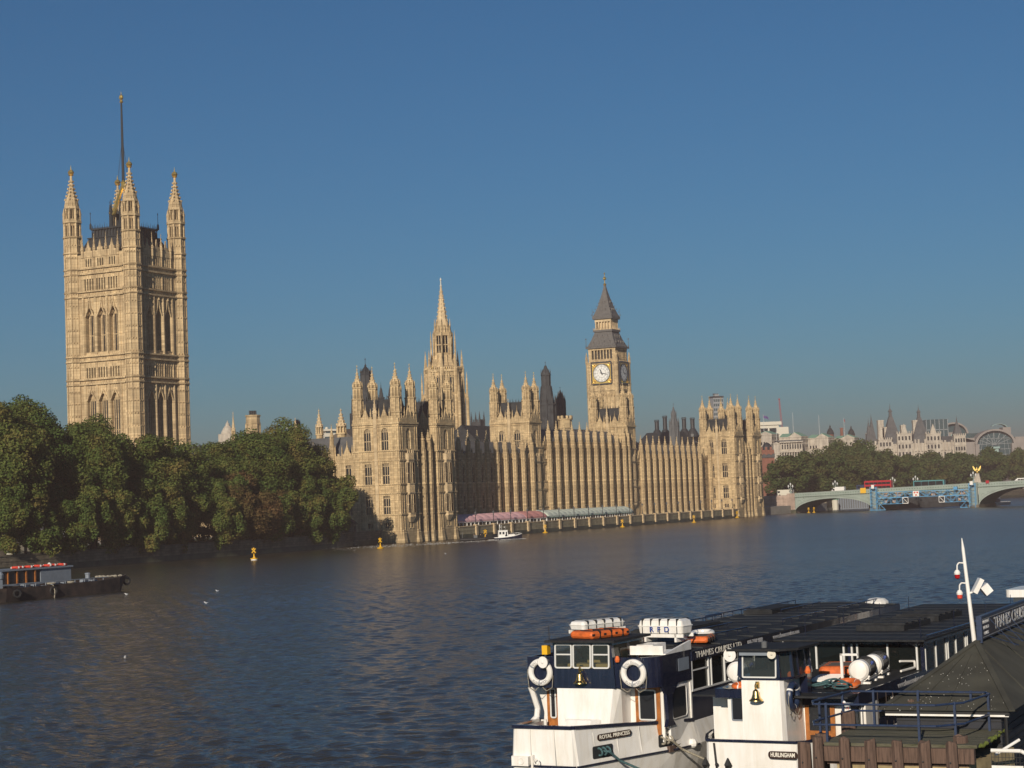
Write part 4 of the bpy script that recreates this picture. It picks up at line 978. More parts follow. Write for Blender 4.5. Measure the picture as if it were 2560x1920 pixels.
for s in (-1, 1):
    for s2 in (-1, 1):
        mb.tube((s*4.2, s2*4.2, 82), (s*4.2, s2*4.2, 85.3), .07); mb.tube((s*6.5, s2*6.5, 69.6), (s*6.5, s2*6.5, 72.6), .09); mb.ball((s*6.5, s2*6.5, 73), .3, 6, 4)
        for i in range(9): f = i/9; k = 4.2*(1-f)**1.25 + .2; mb.box(s*k-.13, s*k+.13, s2*k-.13, s2*k+.13, 82.6+f*11, 83.0+f*11)
for zz, hw in ((84.3, 3.25), (87.4, 2.2)):
    for u in (-1.2, 0, 1.2) if zz < 86 else (-.5, .5):
        mb.add([(-hw, u-.35, zz), (-hw, u+.35, zz), (-hw-.1, u, zz+1.1), (-hw+.9, u, zz+1)], [(0,1,2),(0,2,3),(1,2,3)]); mb.add([(u-.35, -hw, zz), (u+.35, -hw, zz), (u, -hw-.1, zz+1.1), (u, -hw+.9, zz+1)], [(0,1,2),(0,2,3),(1,2,3)])
mb.build('iron_roof', M['lead'], bb)
mb = MB(); mb.box(-2.6, 2.6, -2.6, 2.6, 76.6, 81); 
for i in range(6):
    u = -3.2 + i*1.28
    for s in (-1, 1): mb.box(u-.24, u+.24, s*3.3-.24, s*3.3+.24, 76.6, 81); mb.box(s*3.3-.24, s*3.3+.24, u-.24, u+.24, 76.6, 81)
mb.box(-3.6, 3.6, -3.6, 3.6, 79.9, 81); crest(mb, -4.2, 4.2, -4.2, 4.2, 76.6, .9, .6); mb.build('lantern_stage', M['trim'], bb)
MB().lathe(0, 0, [(.45, 94.8), (.7, 95.4), (.2, 95.8), (.14, 97), (.7, 97.6), (.7, 98), (.16, 98.5), (.12, 99.4), (.3, 99.8), (.02, 100.4)], 8).build('finial', M['gold'], bb)
def dial(face):
    """one clock face: gilded square frame, opal dial with iron rings, numerals' bars and two hands; local x right, z up, -y out"""
    loc, rz = ((-g_-.02, 0, 58.85), -PI/2) if face == 'S' else ((0, -g_-.02, 58.85), 0)
    f = MB()
    for a, b in (((-4.4, -4.4), (4.4, -4.4)), ((4.4, -4.4), (4.4, 4.4)), ((4.4, 4.4), (-4.4, 4.4)), ((-4.4, 4.4), (-4.4, -4.4))): f.obox((a[0], -.2, a[1]), (b[0], -.2, b[1]), .5, .5)
    fo = f.build('clock_frame', M['dialdark'], bb, loc, rz)
    sp_ = MB()
    sp_.box(-4.2, 4.2, -.1, -.05, -4.2, 4.2)
    for sx in (-1, 1):
        for sz in (-1, 1):
            for k in range(10): sp_.ball((sx*(3.35+.62*math.cos(k*.63)), -.14, sz*(3.35+.62*math.sin(k*.63))), .17, 6, 4)
            sp_.torus((sx*3.4, -.12, sz*3.4), .42, .1, (0,1,0), 10, 5)
    sp_.build('gilt_spandrel', M['gold'], fo)
    d = MB(); c_ = [(3.58*math.cos(2*PI*i/48), 3.58*math.sin(2*PI*i/48)) for i in range(48)]
    d.add([(x, -.16, z) for x, z in c_] + [(x, -.02, z) for x, z in c_], [tuple(range(48))] + [(i, (i+1) % 48, 48+(i+1) % 48, 48+i) for i in range(48)])
    dd = d.build('dial', M['dial'], fo)
    r = MB()
    for R_, t_ in ((3.62, .13), (2.75, .035), (1.75, .04), (3.3, .03)): r.torus((0, -.18, 0), R_, t_, (0,1,0), 48, 5)
    for k in range(12):
        a = k*PI/6; r.obox((1.78*math.sin(a), -.185, 1.78*math.cos(a)), (3.58*math.sin(a), -.185, 3.58*math.cos(a)), .05, .045)
        for s in (-.10, 0, .10) if k % 3 else (-.06, .06): r.obox((2.82*math.sin(a+s), -.185, 2.82*math.cos(a+s)), (3.24*math.sin(a+s), -.185, 3.24*math.cos(a+s)), .05, .09)
        for j in (1, 2, 3, 4): b = a + j*PI/30; r.obox((3.3*math.sin(b), -.185, 3.3*math.cos(b)), (3.5*math.sin(b), -.185, 3.5*math.cos(b)), .03, .05)
    r.build('dial_ironwork', M['dialdark'], fo)
    for ang, ln, wd, nm in ((2*PI*17.2/60, 3.25, .24, 'minute_hand'), (2*PI*(11 + 17.2/60)/12, 2.0, .42, 'hour_hand')):
        hnd = MB(); e = Vector((math.sin(ang), 0, math.cos(ang))); p = Vector((e.z, 0, -e.x)); o = Vector((0, -.27 if nm[0] == 'm' else -.24, 0))
        b_, t_ = o - e*.8, o + e*ln
        hnd.add([b_-p*wd/2, b_+p*wd/2, o+e*ln*.6+p*wd*.55, t_, o+e*ln*.6-p*wd*.55] , [(0,1,2,3,4)]); v = list(hnd.v)
        hnd.add([(x, y+.03, z) for x, y, z in v], [(4,3,2,1,0)]); hnd.build(nm, M['dialdark'], fo)
dial('S'); dial('E')
# ================================================================ RIVER TERRACE
def awning(name, label, t0, t1, mt, posts, wave, gable=None, leg_h=1.25, group=None):
    """ribbed marquee roof with a scalloped river edge over glazed posts, along the terrace"""
    L_ = t1 - t0; o = thing(name, label, 'awning', P(t0, 0, 3.1), RZ, group)
    y0, y1, ze, zr = 1.3, 7.6, 1.35, 3.0; n_ = max(1, int(L_/wave)); mb = MB()
    for i in range(n_):
        a, b = L_*i/n_, L_*(i+1)/n_; k = 6
        for j in range(k):
            f0, f1 = j/k, (j+1)/k; s0, s1 = math.sin(PI*f0)*.28, math.sin(PI*f1)*.28
            x0, x1 = a+(b-a)*f0, a+(b-a)*f1
            ring0 = [(x0, y0, ze-.35), (x0, y0, ze+s0*.4), (x0, y0+.7, ze+.75+s0), (x0, y0+2.4, zr-.2+s0*.7), (x0, y1, zr)]
            ring1 = [(x1, y0, ze-.35), (x1, y0, ze+s1*.4), (x1, y0+.7, ze+.75+s1), (x1, y0+2.4, zr-.2+s1*.7), (x1, y1, zr)]
            for p, q, r, s in zip(ring0, ring0[1:], ring1[1:], ring1): mb.quad(p, s, r, q)
    for x in (0, L_): mb.add([(x, y0, ze-.35), (x, y0, ze), (x, y0+.7, ze+.75), (x, y0+2.4, zr-.2), (x, y1, zr), (x, y1, ze-.35)], [(0,1,2,3,4,5)])
    mb.build('canopy', mt, o)
    p = MB(); k = int(L_/posts)
    for i in range(k+1): x = L_*i/k; p.box(x-.1, x+.1, y0+.02, y0+.2, 0, ze-.33); p.box(x-.04, x+.04, y1-.1, y1, 0, ze)
    p.box(0, L_, y0+.02, y0+.16, ze-.5, ze-.34); p.build('post_frame', M['white'], o)
    MB().box(.05, L_-.05, y0+.3, y0+.34, 0, ze-.36).build('glazing', M['saloon'], o); MB().box(0, L_, y1-.3, y1, 0, 1.3).build('back_panel', M['greyblue'], o)
    return o
aw = awning('terrace_awning', 'long pink scalloped awning on the river terrace', 29.8, 71.0, M['pink'], 2.1, 4.1)
aw = awning('terrace_awning', 'short rose red awning between the pink and the green awnings', 71.3, 84.5, M['redawn'], 2.2, 4.4)
ga_ = awning('terrace_awning', 'long pale green and white ribbed awning with glazed sides', 85.6, 146.5, M['greenawn'], 1.75, 3.2)
mb = MB(); mb.add([(-1.6, 1.3, 1.1), (-1.6, 7.6, 1.1), (-1.6, 4.4, 3.2), (-.02, 1.3, 1.1), (-.02, 7.6, 1.1), (-.02, 4.4, 3.2)], [(0,1,2), (3,5,4), (0,2,5,3), (1,4,5,2)]); mb.build('gable', M['greenawn'], ga_)
mb = MB()
for i in range(9): y = 1.6 + i*.68; h_ = 1.1 + (2.05*(1-abs(y-4.4)/3.15)); mb.box(-1.66, -1.61, y-.06, y+.06, 1.1, h_)
mb.box(-1.62, -.02, 1.2, 1.28, .9, 1.12); mb.box(-1.7, -1.6, 1.2, 7.6, .95, 1.1); mb.build('trim', M['greentrim'], ga_)
mb = MB()
for y in (1.3, 3.3, 5.4, 7.4): mb.box(-1.6, -1.45, y, y+.35, 0, 1.0)
mb.build('end_frame', M['white'], ga_)
mb = MB()
for i in range(20): mb.box(i*3.2-.05, i*3.2+.05, 1.22, 1.3, .75, 1.35)
mb.box(0, 60.9, 1.22, 1.3, .82, 1.0); mb.build('fascia', M['greentrim'], ga_)
def lamp_post(label=None):
    t = thing('lamp_post', label, 'lamp', (0,0,0), 0, 'lamp posts on the terrace wall')
    mb = MB(); mb.lathe(0, 0, [(.22, 0), (.22, .3), (.1, .45), (.08, 2.2), (.16, 2.3), (.08, 2.45)], 8); mb.build('post', M['iron'], t)
    mb = MB(); mb.lathe(0, 0, [(.12, 2.45), (.30, 3.0), (.34, 3.05), (.1, 3.35), (.03, 3.6)], 6)
    mb.build('lantern', M['grey_iron'], t); return t
lp0 = lamp_post('black lantern post standing on a pier of the terrace wall')
for i in range(20):
    o = lp0 if i == 0 else copy_tree(lp0)
    o.location = P(38.6 + 10.2*i, .05, 3.4); o.rotation_euler = (0, 0, RZ)
# small lodge at the end of the gardens wall
t = thing('octagonal_lodge', 'small stone lodge with a dark pointed roof at the end of the tree wall', 'lodge', P(-13.2, 6.9), RZ)
mb = MB(); mb.ng(0, 0, -.5, 5.0, 1.8); mb.ng(0, 0, 2.9, 3.2, 1.95); mb.ng(0, 0, 4.9, 5.2, 2.0); mb.build('wall', M['wallgrey'], t)
MB().lathe(0, 0, [(2.15, 5.2), (1.5, 5.9), (.7, 6.4), (.1, 7.0), (.12, 7.2), (.02, 7.5)], 8).build('roof', M['slate'], t)
MB().box(-.4, .4, -1.72, -1.66, 3.3, 4.7).build('door', M['iron'], t)
# white kiosk in the gardens
t = thing('garden_kiosk', 'small white kiosk half hidden by leaves behind the wall at the far left', 'kiosk', P(-126.5, 9, 3), RZ)
mb = MB(); mb.box(-1.9, 1.9, -1.2, 1.2, 0, 2.1); mb.build('wall', M['cream'], t); mb = MB(); mb.box(-2.1, 2.1, -1.4, 1.4, 2.1, 2.28); mb.build('roof', M['offwhite'], t); MB().box(.2, .9, -1.24, -1.2, 0, 1.8).build('door', M['dkcloth'], t)
# yellow channel marks
BUOYM = {}
def buoy(label, loc, floatcol='yellow', s=1.0):
    t = thing('channel_buoy', label, 'buoy', loc, rnd.uniform(-.6, .6), 'yellow buoys along the palace')
    if not BUOYM:
        mb = MB(); mb.lathe(0, 0, [(.5, -.3), (1.0, .05), (1.05, .28), (.5, .42), (.28, .5)], 14); BUOYM['f'] = mb.mesh('float', M['yellow'], True)
        mb = MB(); mb.lathe(0, 0, [(.6, -.35), (.85, .0), (.85, .25), (.3, .4)], 14); BUOYM['w'] = mb.mesh('float', M['white'], True)
        mb = MB(); mb.lathe(0, 0, [(.24, .4), (.14, 1.5), (.14, 1.7)], 8); mb.tube((-.4,0,.4), (0,0,1.3), .05); mb.tube((.4,0,.4), (0,0,1.3), .05); BUOYM['m'] = mb.mesh('post', M['yellow'])
        mb = MB()
        for a in (PI/4, -PI/4): mb.obox((-math.sin(a)*.75, 0, 2.15-math.cos(a)*.75), (math.sin(a)*.75, 0, 2.15+math.cos(a)*.75), .32, .24)
        mb.box(-.15, .15, -.15, .15, 2.6, 2.95); BUOYM['x'] = mb.mesh('topmark', M['yellow'])
    link('float', BUOYM['f' if floatcol == 'yellow' else 'w'], t); link('post', BUOYM['m'], t); link('topmark', BUOYM['x'], t, (0,0,.25)); t.scale = (s, s, s)
    if floatcol != 'yellow': MB().lathe(0, 0, [(1.0, .3), (1.0, .5), (.3, .55)], 12).build('collar', M['yellow'], t)
for (x, y, lab, fc) in ((-50.2, 357.9, 'yellow buoy with a white float in front of the dark tree wall', 'w'), (-30.1, 411.9, 'yellow cross topped buoy at the foot of the nearer pavilion', 'yellow'),
    (-8.1, 470, 'yellow buoy beside the dark inflatable and the white launch', 'yellow'), (7.6, 520, 'yellow buoy below the end of the green awning gable', 'yellow'),
    (31.4, 563.7, 'yellow buoy with an upright cross below the far end of the green awning', 'yellow'), (56.1, 598.5, 'yellow buoy below the sunlit terrace wing', 'yellow'),
    (78.0, 668, 'yellow buoy close under the far pavilion', 'yellow'), (112.1, 724, 'left yellow buoy of the pair under the first bridge arch', 'yellow'), (114.6, 727, 'right yellow buoy of the pair under the first bridge arch', 'yellow')):
    buoy(lab, (x, y, 0), fc, .74 if y < 700 else .66)

# ================================================================ PEOPLE
def person(label, loc, rz, h=1.75, pose='stand', coat='cloth', group=None):
    """one continuous skinned body, with hair and a coat as children"""
    k = h/1.75; t = thing('person', label, 'person', loc, rz, group)
    if pose == 'stand':
        J = [((0,0,.95),.15), ((0,0,1.15),.15), ((0,0,1.38),.17), ((0,0,1.5),.06), ((0,-.01,1.6),.095), ((0,-.015,1.7),.085), ((.19,0,1.4),.06), ((.24,.02,1.15),.045), ((.23,-.06,.92),.035), ((-.19,0,1.4),.06), ((-.24,.02,1.15),.045), ((-.23,-.06,.92),.035),
             ((.09,0,.88),.095), ((.1,.02,.48),.06), ((.1,.04,.07),.045), ((.11,-.12,.03),.035), ((-.09,0,.88),.095), ((-.1,-.04,.48),.06), ((-.1,0,.07),.045), ((-.11,-.15,.03),.035)]
    else:
        J = [((0,0,.45),.15), ((0,.02,.65),.15), ((0,.03,.9),.17), ((0,.02,1.03),.06), ((0,0,1.12),.095), ((0,-.01,1.22),.085), ((.19,0,.9),.06), ((.25,-.1,.68),.045), ((.2,-.3,.62),.035), ((-.19,0,.9),.06), ((-.25,-.1,.68),.045), ((-.2,-.3,.62),.035),
             ((.1,-.08,.43),.095), ((.12,-.45,.45),.06), ((.12,-.47,.08),.045), ((.12,-.62,.04),.035), ((-.1,-.08,.43),.095), ((-.12,-.45,.45),.06), ((-.12,-.47,.08),.045), ((-.12,-.62,.04),.035)]
    E_ = [(0,1),(1,2),(2,3),(3,4),(4,5),(2,6),(6,7),(7,8),(2,9),(9,10),(10,11),(0,12),(12,13),(13,14),(14,15),(0,16),(16,17),(17,18),(18,19)]
    me = bpy.data.meshes.new('body'); me.from_pydata([tuple(c*k for c in j[0]) for j in J], E_, []); o = bpy.data.objects.new('body', me); COL.objects.link(o)
    md = o.modifiers.new('skin', 'SKIN'); lay = me.skin_vertices[0].data
    for i, j in enumerate(J): lay[i].radius = (j[1]*k, j[1]*k)
    lay[0].use_root = True; sd = o.modifiers.new('sub', 'SUBSURF'); sd.levels = 1; sd.render_levels = 1
    dg = bpy.context.evaluated_depsgraph_get(); m2 = bpy.data.meshes.new_from_object(o.evaluated_get(dg)); bpy.data.objects.remove(o)
    m2.materials.clear(); m2.materials.append(M[coat]); m2.materials.append(M['skin'])
    zt = (1.5 if pose == 'stand' else 1.02)*k
    for p in m2.polygons:
        if p.center.z > zt: p.material_index = 1
    link('body', m2, t); hd = J[5][0]; MB().ball((0, .03*k, hd[2]*k+.02), .105*k, 8, 6).build('hair', M['dkcloth'], t, smooth=True)
    return t
person('person in a tan coat standing on the garden path near the white kiosk', P(-119, 8, 3), 1.0)

# ================================================================ LAUNCH, INFLATABLE, BIRDS
def loft(mb, st, close=True):
    """skin between equal length rings of points"""
    o = len(mb.v); k = len(st[0])
    for r in st: mb.v += [tuple(p) for p in r]
    for i in range(len(st)-1):
        for j in range(k-1): mb.f.append((o+i*k+j, o+(i+1)*k+j, o+(i+1)*k+j+1, o+i*k+j+1))
    if close: mb.f.append(tuple(o+j for j in range(k))); mb.f.append(tuple(o+(len(st)-1)*k+j for j in range(k))[::-1])
    return mb
t = thing('launch', 'white harbour launch with a dark blue hull heading right below the pink awning', 'boat', (-2.6, 452, 0), .12)
t.scale = (.6, .6, .72)
mb = MB(); st = []
for x, w_, zt in ((-5.2, 1.6, .75), (-3, 1.8, .75), (0, 1.85, .9), (3, 1.6, 1.2), (5, .8, 1.6), (6, .06, 1.85)):
    st.append([(x, w_, zt), (x, w_*.95, .2), (x*.97, w_*.6, -.4), (x*.97, -w_*.6, -.4), (x, -w_*.95, .2), (x, -w_, zt)])
loft(mb, st); mb.build('hull', M['navy'], t, smooth=True)
mb = MB(); st = [[(s[0][0], s[0][1]+.04, s[0][2]-.02), (s[0][0], s[0][1]+.04, s[0][2]+.2), (s[0][0], -s[0][1]-.04, s[0][2]+.2), (s[0][0], -s[0][1]-.04, s[0][2]-.02)] for s in st]
loft(mb, st); mb.build('deck_rim', M['white'], t)
mb = MB(); mb.prism([(-3.6, -1.35), (.6, -1.35), (.6, 1.35), (-3.6, 1.35)], .8, 3.1, [(-3.5, -1.2), (.1, -1.2), (.1, 1.2), (-3.5, 1.2)]); mb.box(-3.6, .3, -1.3, 1.3, 3.1, 3.22); mb.prism([(.6, -1.1), (3.2, -.8), (3.2, .8), (.6, 1.1)], 1.0, 1.8); c_ = mb.build('cabin', M['white'], t)
mb = MB()
for x in (-3.2, -1.9): mb.box(x, x+.75, -1.42, -1.3, 1.9, 2.7)
mb.box(-.6, -.1, -1.42, -1.3, 1.2, 2.7); mb.box(-.9, .0, -1.43, -1.3, 1.2, 1.7); mb.box(.1, .46, -1, 1, 1.95, 2.8); mb.build('window', M['glass'], c_)
mb = MB(); mb.tube((-2.8, 0, 3.2), (-2.8, 0, 5.4), .09); mb.box(-3.1, -2.5, -.5, .5, 4.2, 4.4); mb.ball((-2.8, 0, 4.8), .25, 8, 5); mb.tube((-2.0, .3, 3.2), (-2.0, .3, 5), .04); mb.tube((-.6, .3, 3.2), (-.6, .3, 4.6), .03); mb.ball((-.9, .3, 4.2), .2, 8, 5); mb.build('mast', M['white'], t)
mb = MB()
for x in (1.5, 2.6, 3.7, 4.8): 
    for s in (-1, 1): mb.tube((x, s*(1.5 - max(0, x-2.5)*.35), 1.2), (x, s*(1.5 - max(0, x-2.5)*.35), 2.2), .03)
mb.path([(1.5, -1.5, 2.2), (2.6, -1.47, 2.2), (3.7, -1.08, 2.2), (4.8, -.7, 2.2), (5.6, 0, 2.3), (4.8, .7, 2.2), (3.7, 1.08, 2.2)], .03); mb.build('rail', M['white'], t)
mb = MB(); mb.box(.7, 1.1, -.9, -.2, 1.8, 2.5); mb.box(1.2, 2.2, -.7, .6, 1.8, 2.1); mb.build('deck_gear', M['rust'], t)
t = thing('inflatable_boat', 'long black inflatable with three crouched people beside the yellow buoy', 'boat', (-9.5, 456, 0), .05)
mb = MB()
for s in (-1, 1): mb.path([(-4.5, s*1.0, .35), (-2, s*1.05, .35), (1.5, s*1.0, .4), (3.4, s*.6, .6), (4.2, 0, .8)], .34, 8)
mb.box(-4.4, 3, -.8, .8, .1, .3); mb.build('hull', M['black'], t, smooth=True); mb = MB(); mb.box(-1.2, -.3, -.4, .4, .3, 1.3); mb.path([(-3.9, -.7, .3), (-3.9, -.7, 2), (-3.9, .7, 2), (-3.9, .7, .3)], .05); mb.build('console', M['grey_iron'], t)
for i, (x, lab) in enumerate(((-10.6, 'person in dark clothes seated at the stern of the black inflatable'), (-9.0, 'person in dark clothes seated amidships in the black inflatable'), (-7.6, 'person in dark clothes seated nearest the bow of the black inflatable'))):
    person(lab, (x, 456.1+.05*i, .3), -1.2, pose='sit', coat='dkcloth', group='crew of the inflatable')
def wake():
    g = np.random.default_rng(5); mb = MB()
    for i in range(420):
        f = g.uniform(0, 1)**.8; a = Vector((-2, 449, 0)).lerp(Vector((-37, 424, 0)), f); w_ = .6 + 3.2*f
        x, y = a.x + g.normal(0, w_*1.1), a.y + g.normal(0, w_*2.4); s = g.uniform(.08, .3)*(1 - .5*f); mb.add([(x-s, y-s*.8, .05), (x+s, y-s*.6, .06), (x+s*.8, y+s, .05), (x-s*.7, y+s*.8, .06), (x, y, .16)], [(0,1,4),(1,2,4),(2,3,4),(3,0,4)])
    for i in range(260):
        a = g.uniform(0, 6.28); r = g.uniform(.9, 1.2); x, y = -2.6 + 3.8*r*math.cos(a), 452 + 1.5*r*math.sin(a); s = g.uniform(.08, .25); mb.add([(x-s, y-s, .05), (x+s, y-s, .05), (x+s, y+s, .05), (x-s, y+s, .05), (x, y, .22)], [(0,1,4),(1,2,4),(2,3,4),(3,0,4)])
    return mb
struct(wake().build('wake_foam', M['foam']), 'stuff')
GM = None
def gull(label, loc, rz, s=1.0, group='gulls on the river'):
    t = thing('gull', label, 'gull', loc, rz, group)
    mb = MB(); st = [[(x, w_*math.cos(a), z + h_*math.sin(a)) for a in [2*PI*i/8 for i in range(9)]] for x, w_, h_, z in ((-.24, .01, .01, .13), (-.12, .06, .05, .1), (.02, .085, .08, .09), (.12, .06, .07, .11), (.17, .045, .05, .17), (.22, .05, .05, .2), (.27, .02, .02, .19))]
    loft(mb, st); mb.build('body', M['gull'], t, smooth=True); mb = MB()
    mb.prism([(-.22, -.09), (.06, -.1), (.1, -.07), (-.1, -.05)], .1, .15); mb.prism([(-.22, .09), (.06, .1), (.1, .07), (-.1, .05)], .1, .15); mb.build('wing', M['greyblue'], t); MB().tube((.26, 0, .19), (.33, 0, .17), .015, .005).build('beak', M['orange'], t); t.scale = (s,)*3
for x, y, lab in ((-36.2, 225.9, 'left gull of the pair floating in mid river'), (-32.9, 197.8, 'right gull of the pair floating in mid river'), (-26.7, 127.1, 'gull floating alone on the nearer left water'), (-13.5, 348.9, 'gull floating below the nearer pavilion'), (-47.2, 226.5, 'gull floating close beside the rusty barge')):
    gull(lab, (x, y, 0), rnd.uniform(0, 6), .9)
# ================================================================ BARGE AND GREY TRIP BOAT, LEFT
BX, BY = -51.2, 241.0; bd = Vector((-9.9, -17.7, 0)).normalized()     # bow tip; direction towards the camera's left
brz = math.atan2(-bd.y, -bd.x)
# local x: towards the bow tip (far right), origin at the bow tip
t = thing('rusty_barge', 'long rusty brown barge moored at the left with a blunt bow and tyre fenders', 'barge', (BX, BY, 0), brz)
mb = MB(); st = []
for x, w_, zt in ((-46, 2.3, 1.5), (-22, 2.4, 1.5), (-6, 2.4, 1.55), (-2, 2.0, 1.75), (-.4, 1.5, 1.95), (0, 1.3, 2.0)):
    st.append([(x, w_, zt), (x - (1.2 if x > -1 else 0), w_*.96, -.3), (x - (1.2 if x > -1 else 0), -w_*.96, -.3), (x, -w_, zt), (x, -w_+.25, zt), (x, -w_+.25, zt-.4), (x, w_-.25, zt-.4), (x, w_-.25, zt)])
loft(mb, st); mb.build('hull', M['rust'], t)
for x, y, z in ((-.2, -1.5, 1.2), (-14.5, -2.5, .8)): MB().torus((x, y, z), .42, .16, (.3, 1, 0), 14, 6).build('tyre_fender', M['black'], t)
mb = MB(); g = random.Random(4)
for i in range(26): x = -g.uniform(.2, 3.4); mb.ball((x, g.uniform(-1.2, 1.2), 1.9), g.uniform(.12, .3), 6, 4, .6)
mb.path([(-14.5, -2.4, 1.55), (-14.4, -2.62, .8), (-14.5, -2.6, -.1)], .07); mb.torus((-14.5, -2.1, 1.7), .5, .1, (0,0,1), 12, 5); mb.torus((-11, -2.0, 1.65), .4, .12, (0,0,1), 12, 5)
mb.build('mooring_rope', M['rope'], t)
mb = MB()
for i in range(9): x = -5 - i*1.7; mb.box(x, x+.9, -1.7, -1.1, 1.2, 1.5 + .2*(i % 3)); mb.tube((x, -1.9, 1.2), (x, -1.9, 1.9), .05)
mb.path([(-20, -1.9, 1.9), (-4, -1.9, 1.9)], .05); mb.lathe(-5.5, .2, [(.3, 1.2), (.3, 2.3), (.36, 2.35), (.36, 2.5), (.05, 2.55)], 10); mb.build('deck_gear', M['greyblue'], t)
t2 = thing('rusty_barge', 'stub of a second brown barge cut off at the left edge with two grey bollards', 'barge', (-59.6, 221.6, 0), brz - .25)
mb = MB(); st = []
for x, w_, zt in ((-10, 2.2, 1.5), (-2, 2.1, 1.6), (0, 1.4, 1.75)): st.append([(x, w_, zt), (x, w_*.9, -.3), (x, -w_*.9, -.3), (x, -w_, zt)])
loft(mb, st); mb.build('hull', M['rust'], t2)
mb = MB()
for y in (-1.0, 0.0): mb.box(-2.5, -2.0, y-.25, y+.25, 1.6, 2.7); mb.lathe(-2.25, y, [(.42, 2.7), (.5, 3.2), (.3, 3.5), (.05, 3.6)], 10)
mb.build('bollard', M['greyblue'], t2); MB().torus((-.5, -1.9, .9), .4, .15, (.3, 1, 0), 12, 6).build('tyre_fender', M['black'], t2)
# grey passenger boat on the far side of the barge
t = thing('trip_boat', 'grey blue passenger boat with red lifebuoys along its roof behind the rusty barge', 'boat', (BX, BY, 0), brz)
mb = MB(); st = []
for x, w_, zt in ((-45, 2.2, 1.35), (-14, 2.2, 1.35), (-9, 2.0, 1.4), (-6.5, 1.0, 1.55)): st.append([(x, 5+w_, zt), (x, 5+w_*.9, -.3), (x, 5-w_*.9, -.3), (x, 5-w_, zt)])
loft(mb, st); mb.build('hull', M['greyblue'], t)
mb = MB(); mb.box(-10.6, -5.2, 3.2, 6.6, 1.3, 3.3); mb.box(-40, -5.0, 3.0, 6.9, 3.3, 3.5); mb.box(-40, -10.6, 2.9, 3.05, 1.35, 1.75); mb.build('cabin', M['greyblue'], t)
mb = MB()
for i in range(18): x = -11.6 - i*1.55; mb.box(x-.09, x+.09, 3.1, 3.24, 1.75, 3.3)
mb.build('window_post', M['wood'], t)
MB().box(-40, -10.7, 3.3, 3.34, 1.75, 3.3).build('window', M['glass'], t); MB().box(-40, -10.7, 6.5, 6.6, 1.3, 3.3).build('far_side', M['navyboard'], t)
mb = MB(); mb.lathe(-8.2, 4, [(.3, 3.5), (.3, 3.8), (.05, 4.0)], 8); mb.build('dome', M['white'], t)
def lifebuoy(label, o, ax, R=.36, r=.09, mt='lifered', band='white', par=None, group='red lifebuoys on the roof'):
    t = thing('lifebuoy', label, 'lifebuoy', o, 0, group)
    MB().torus((0,0,0), R, r, ax, 24, 8).build('ring', M[mt], t, smooth=True); mb = MB()
    for k in range(4): a0 = k*PI/2 + .6; mb.torus((0,0,0), R, r*1.06, ax, 3, 8, a0, a0+.3)
    mb.build('band', M[band], t); return t
inv = Matrix.Rotation(brz, 4, 'Z')
ROOFB = [x for x in (-6.4, -7.5, -8.9, -10.1, -12.2, -13.2, -14.4, -18.5, -19.6, -21.2, -22.4, -25, -26.2, -27.5, -28.9, -30.3)]
for i, x in enumerate(ROOFB):
    w_ = inv @ Vector((x, 3.6 + .5*(i % 2), 3.62)); lifebuoy('red lifebuoy lying in the row on the grey trip boat roof', (BX + w_.x, BY + w_.y, w_.z), (0, .15, 1), .55, .14)
for x, lab, mt, ax in ((-31.6, 'white ring lifebuoy upright at the near end of the trip boat roof', 'white', (.3, -1, 0)), (-35.3, 'red lifebuoy hung upright at the left edge above the grey bollards', 'lifered', (.3, -1, 0))):
    w_ = inv @ Vector((x, 3.2, 3.75)); lifebuoy(lab, (BX + w_.x, BY + w_.y, w_.z), ax, .3 if mt == 'white' else .55, .12, mt, 'navy' if mt == 'white' else 'white', group=None)
mb = MB(); mb.box(-34.5, -33.0, 2.9, 3.05, 1.3, 3.2); dr = mb.build('door', M['wood'], t); MB().box(-34.2, -33.3, 2.86, 2.9, 2.0, 3.0).build('pane', M['glass'], dr)
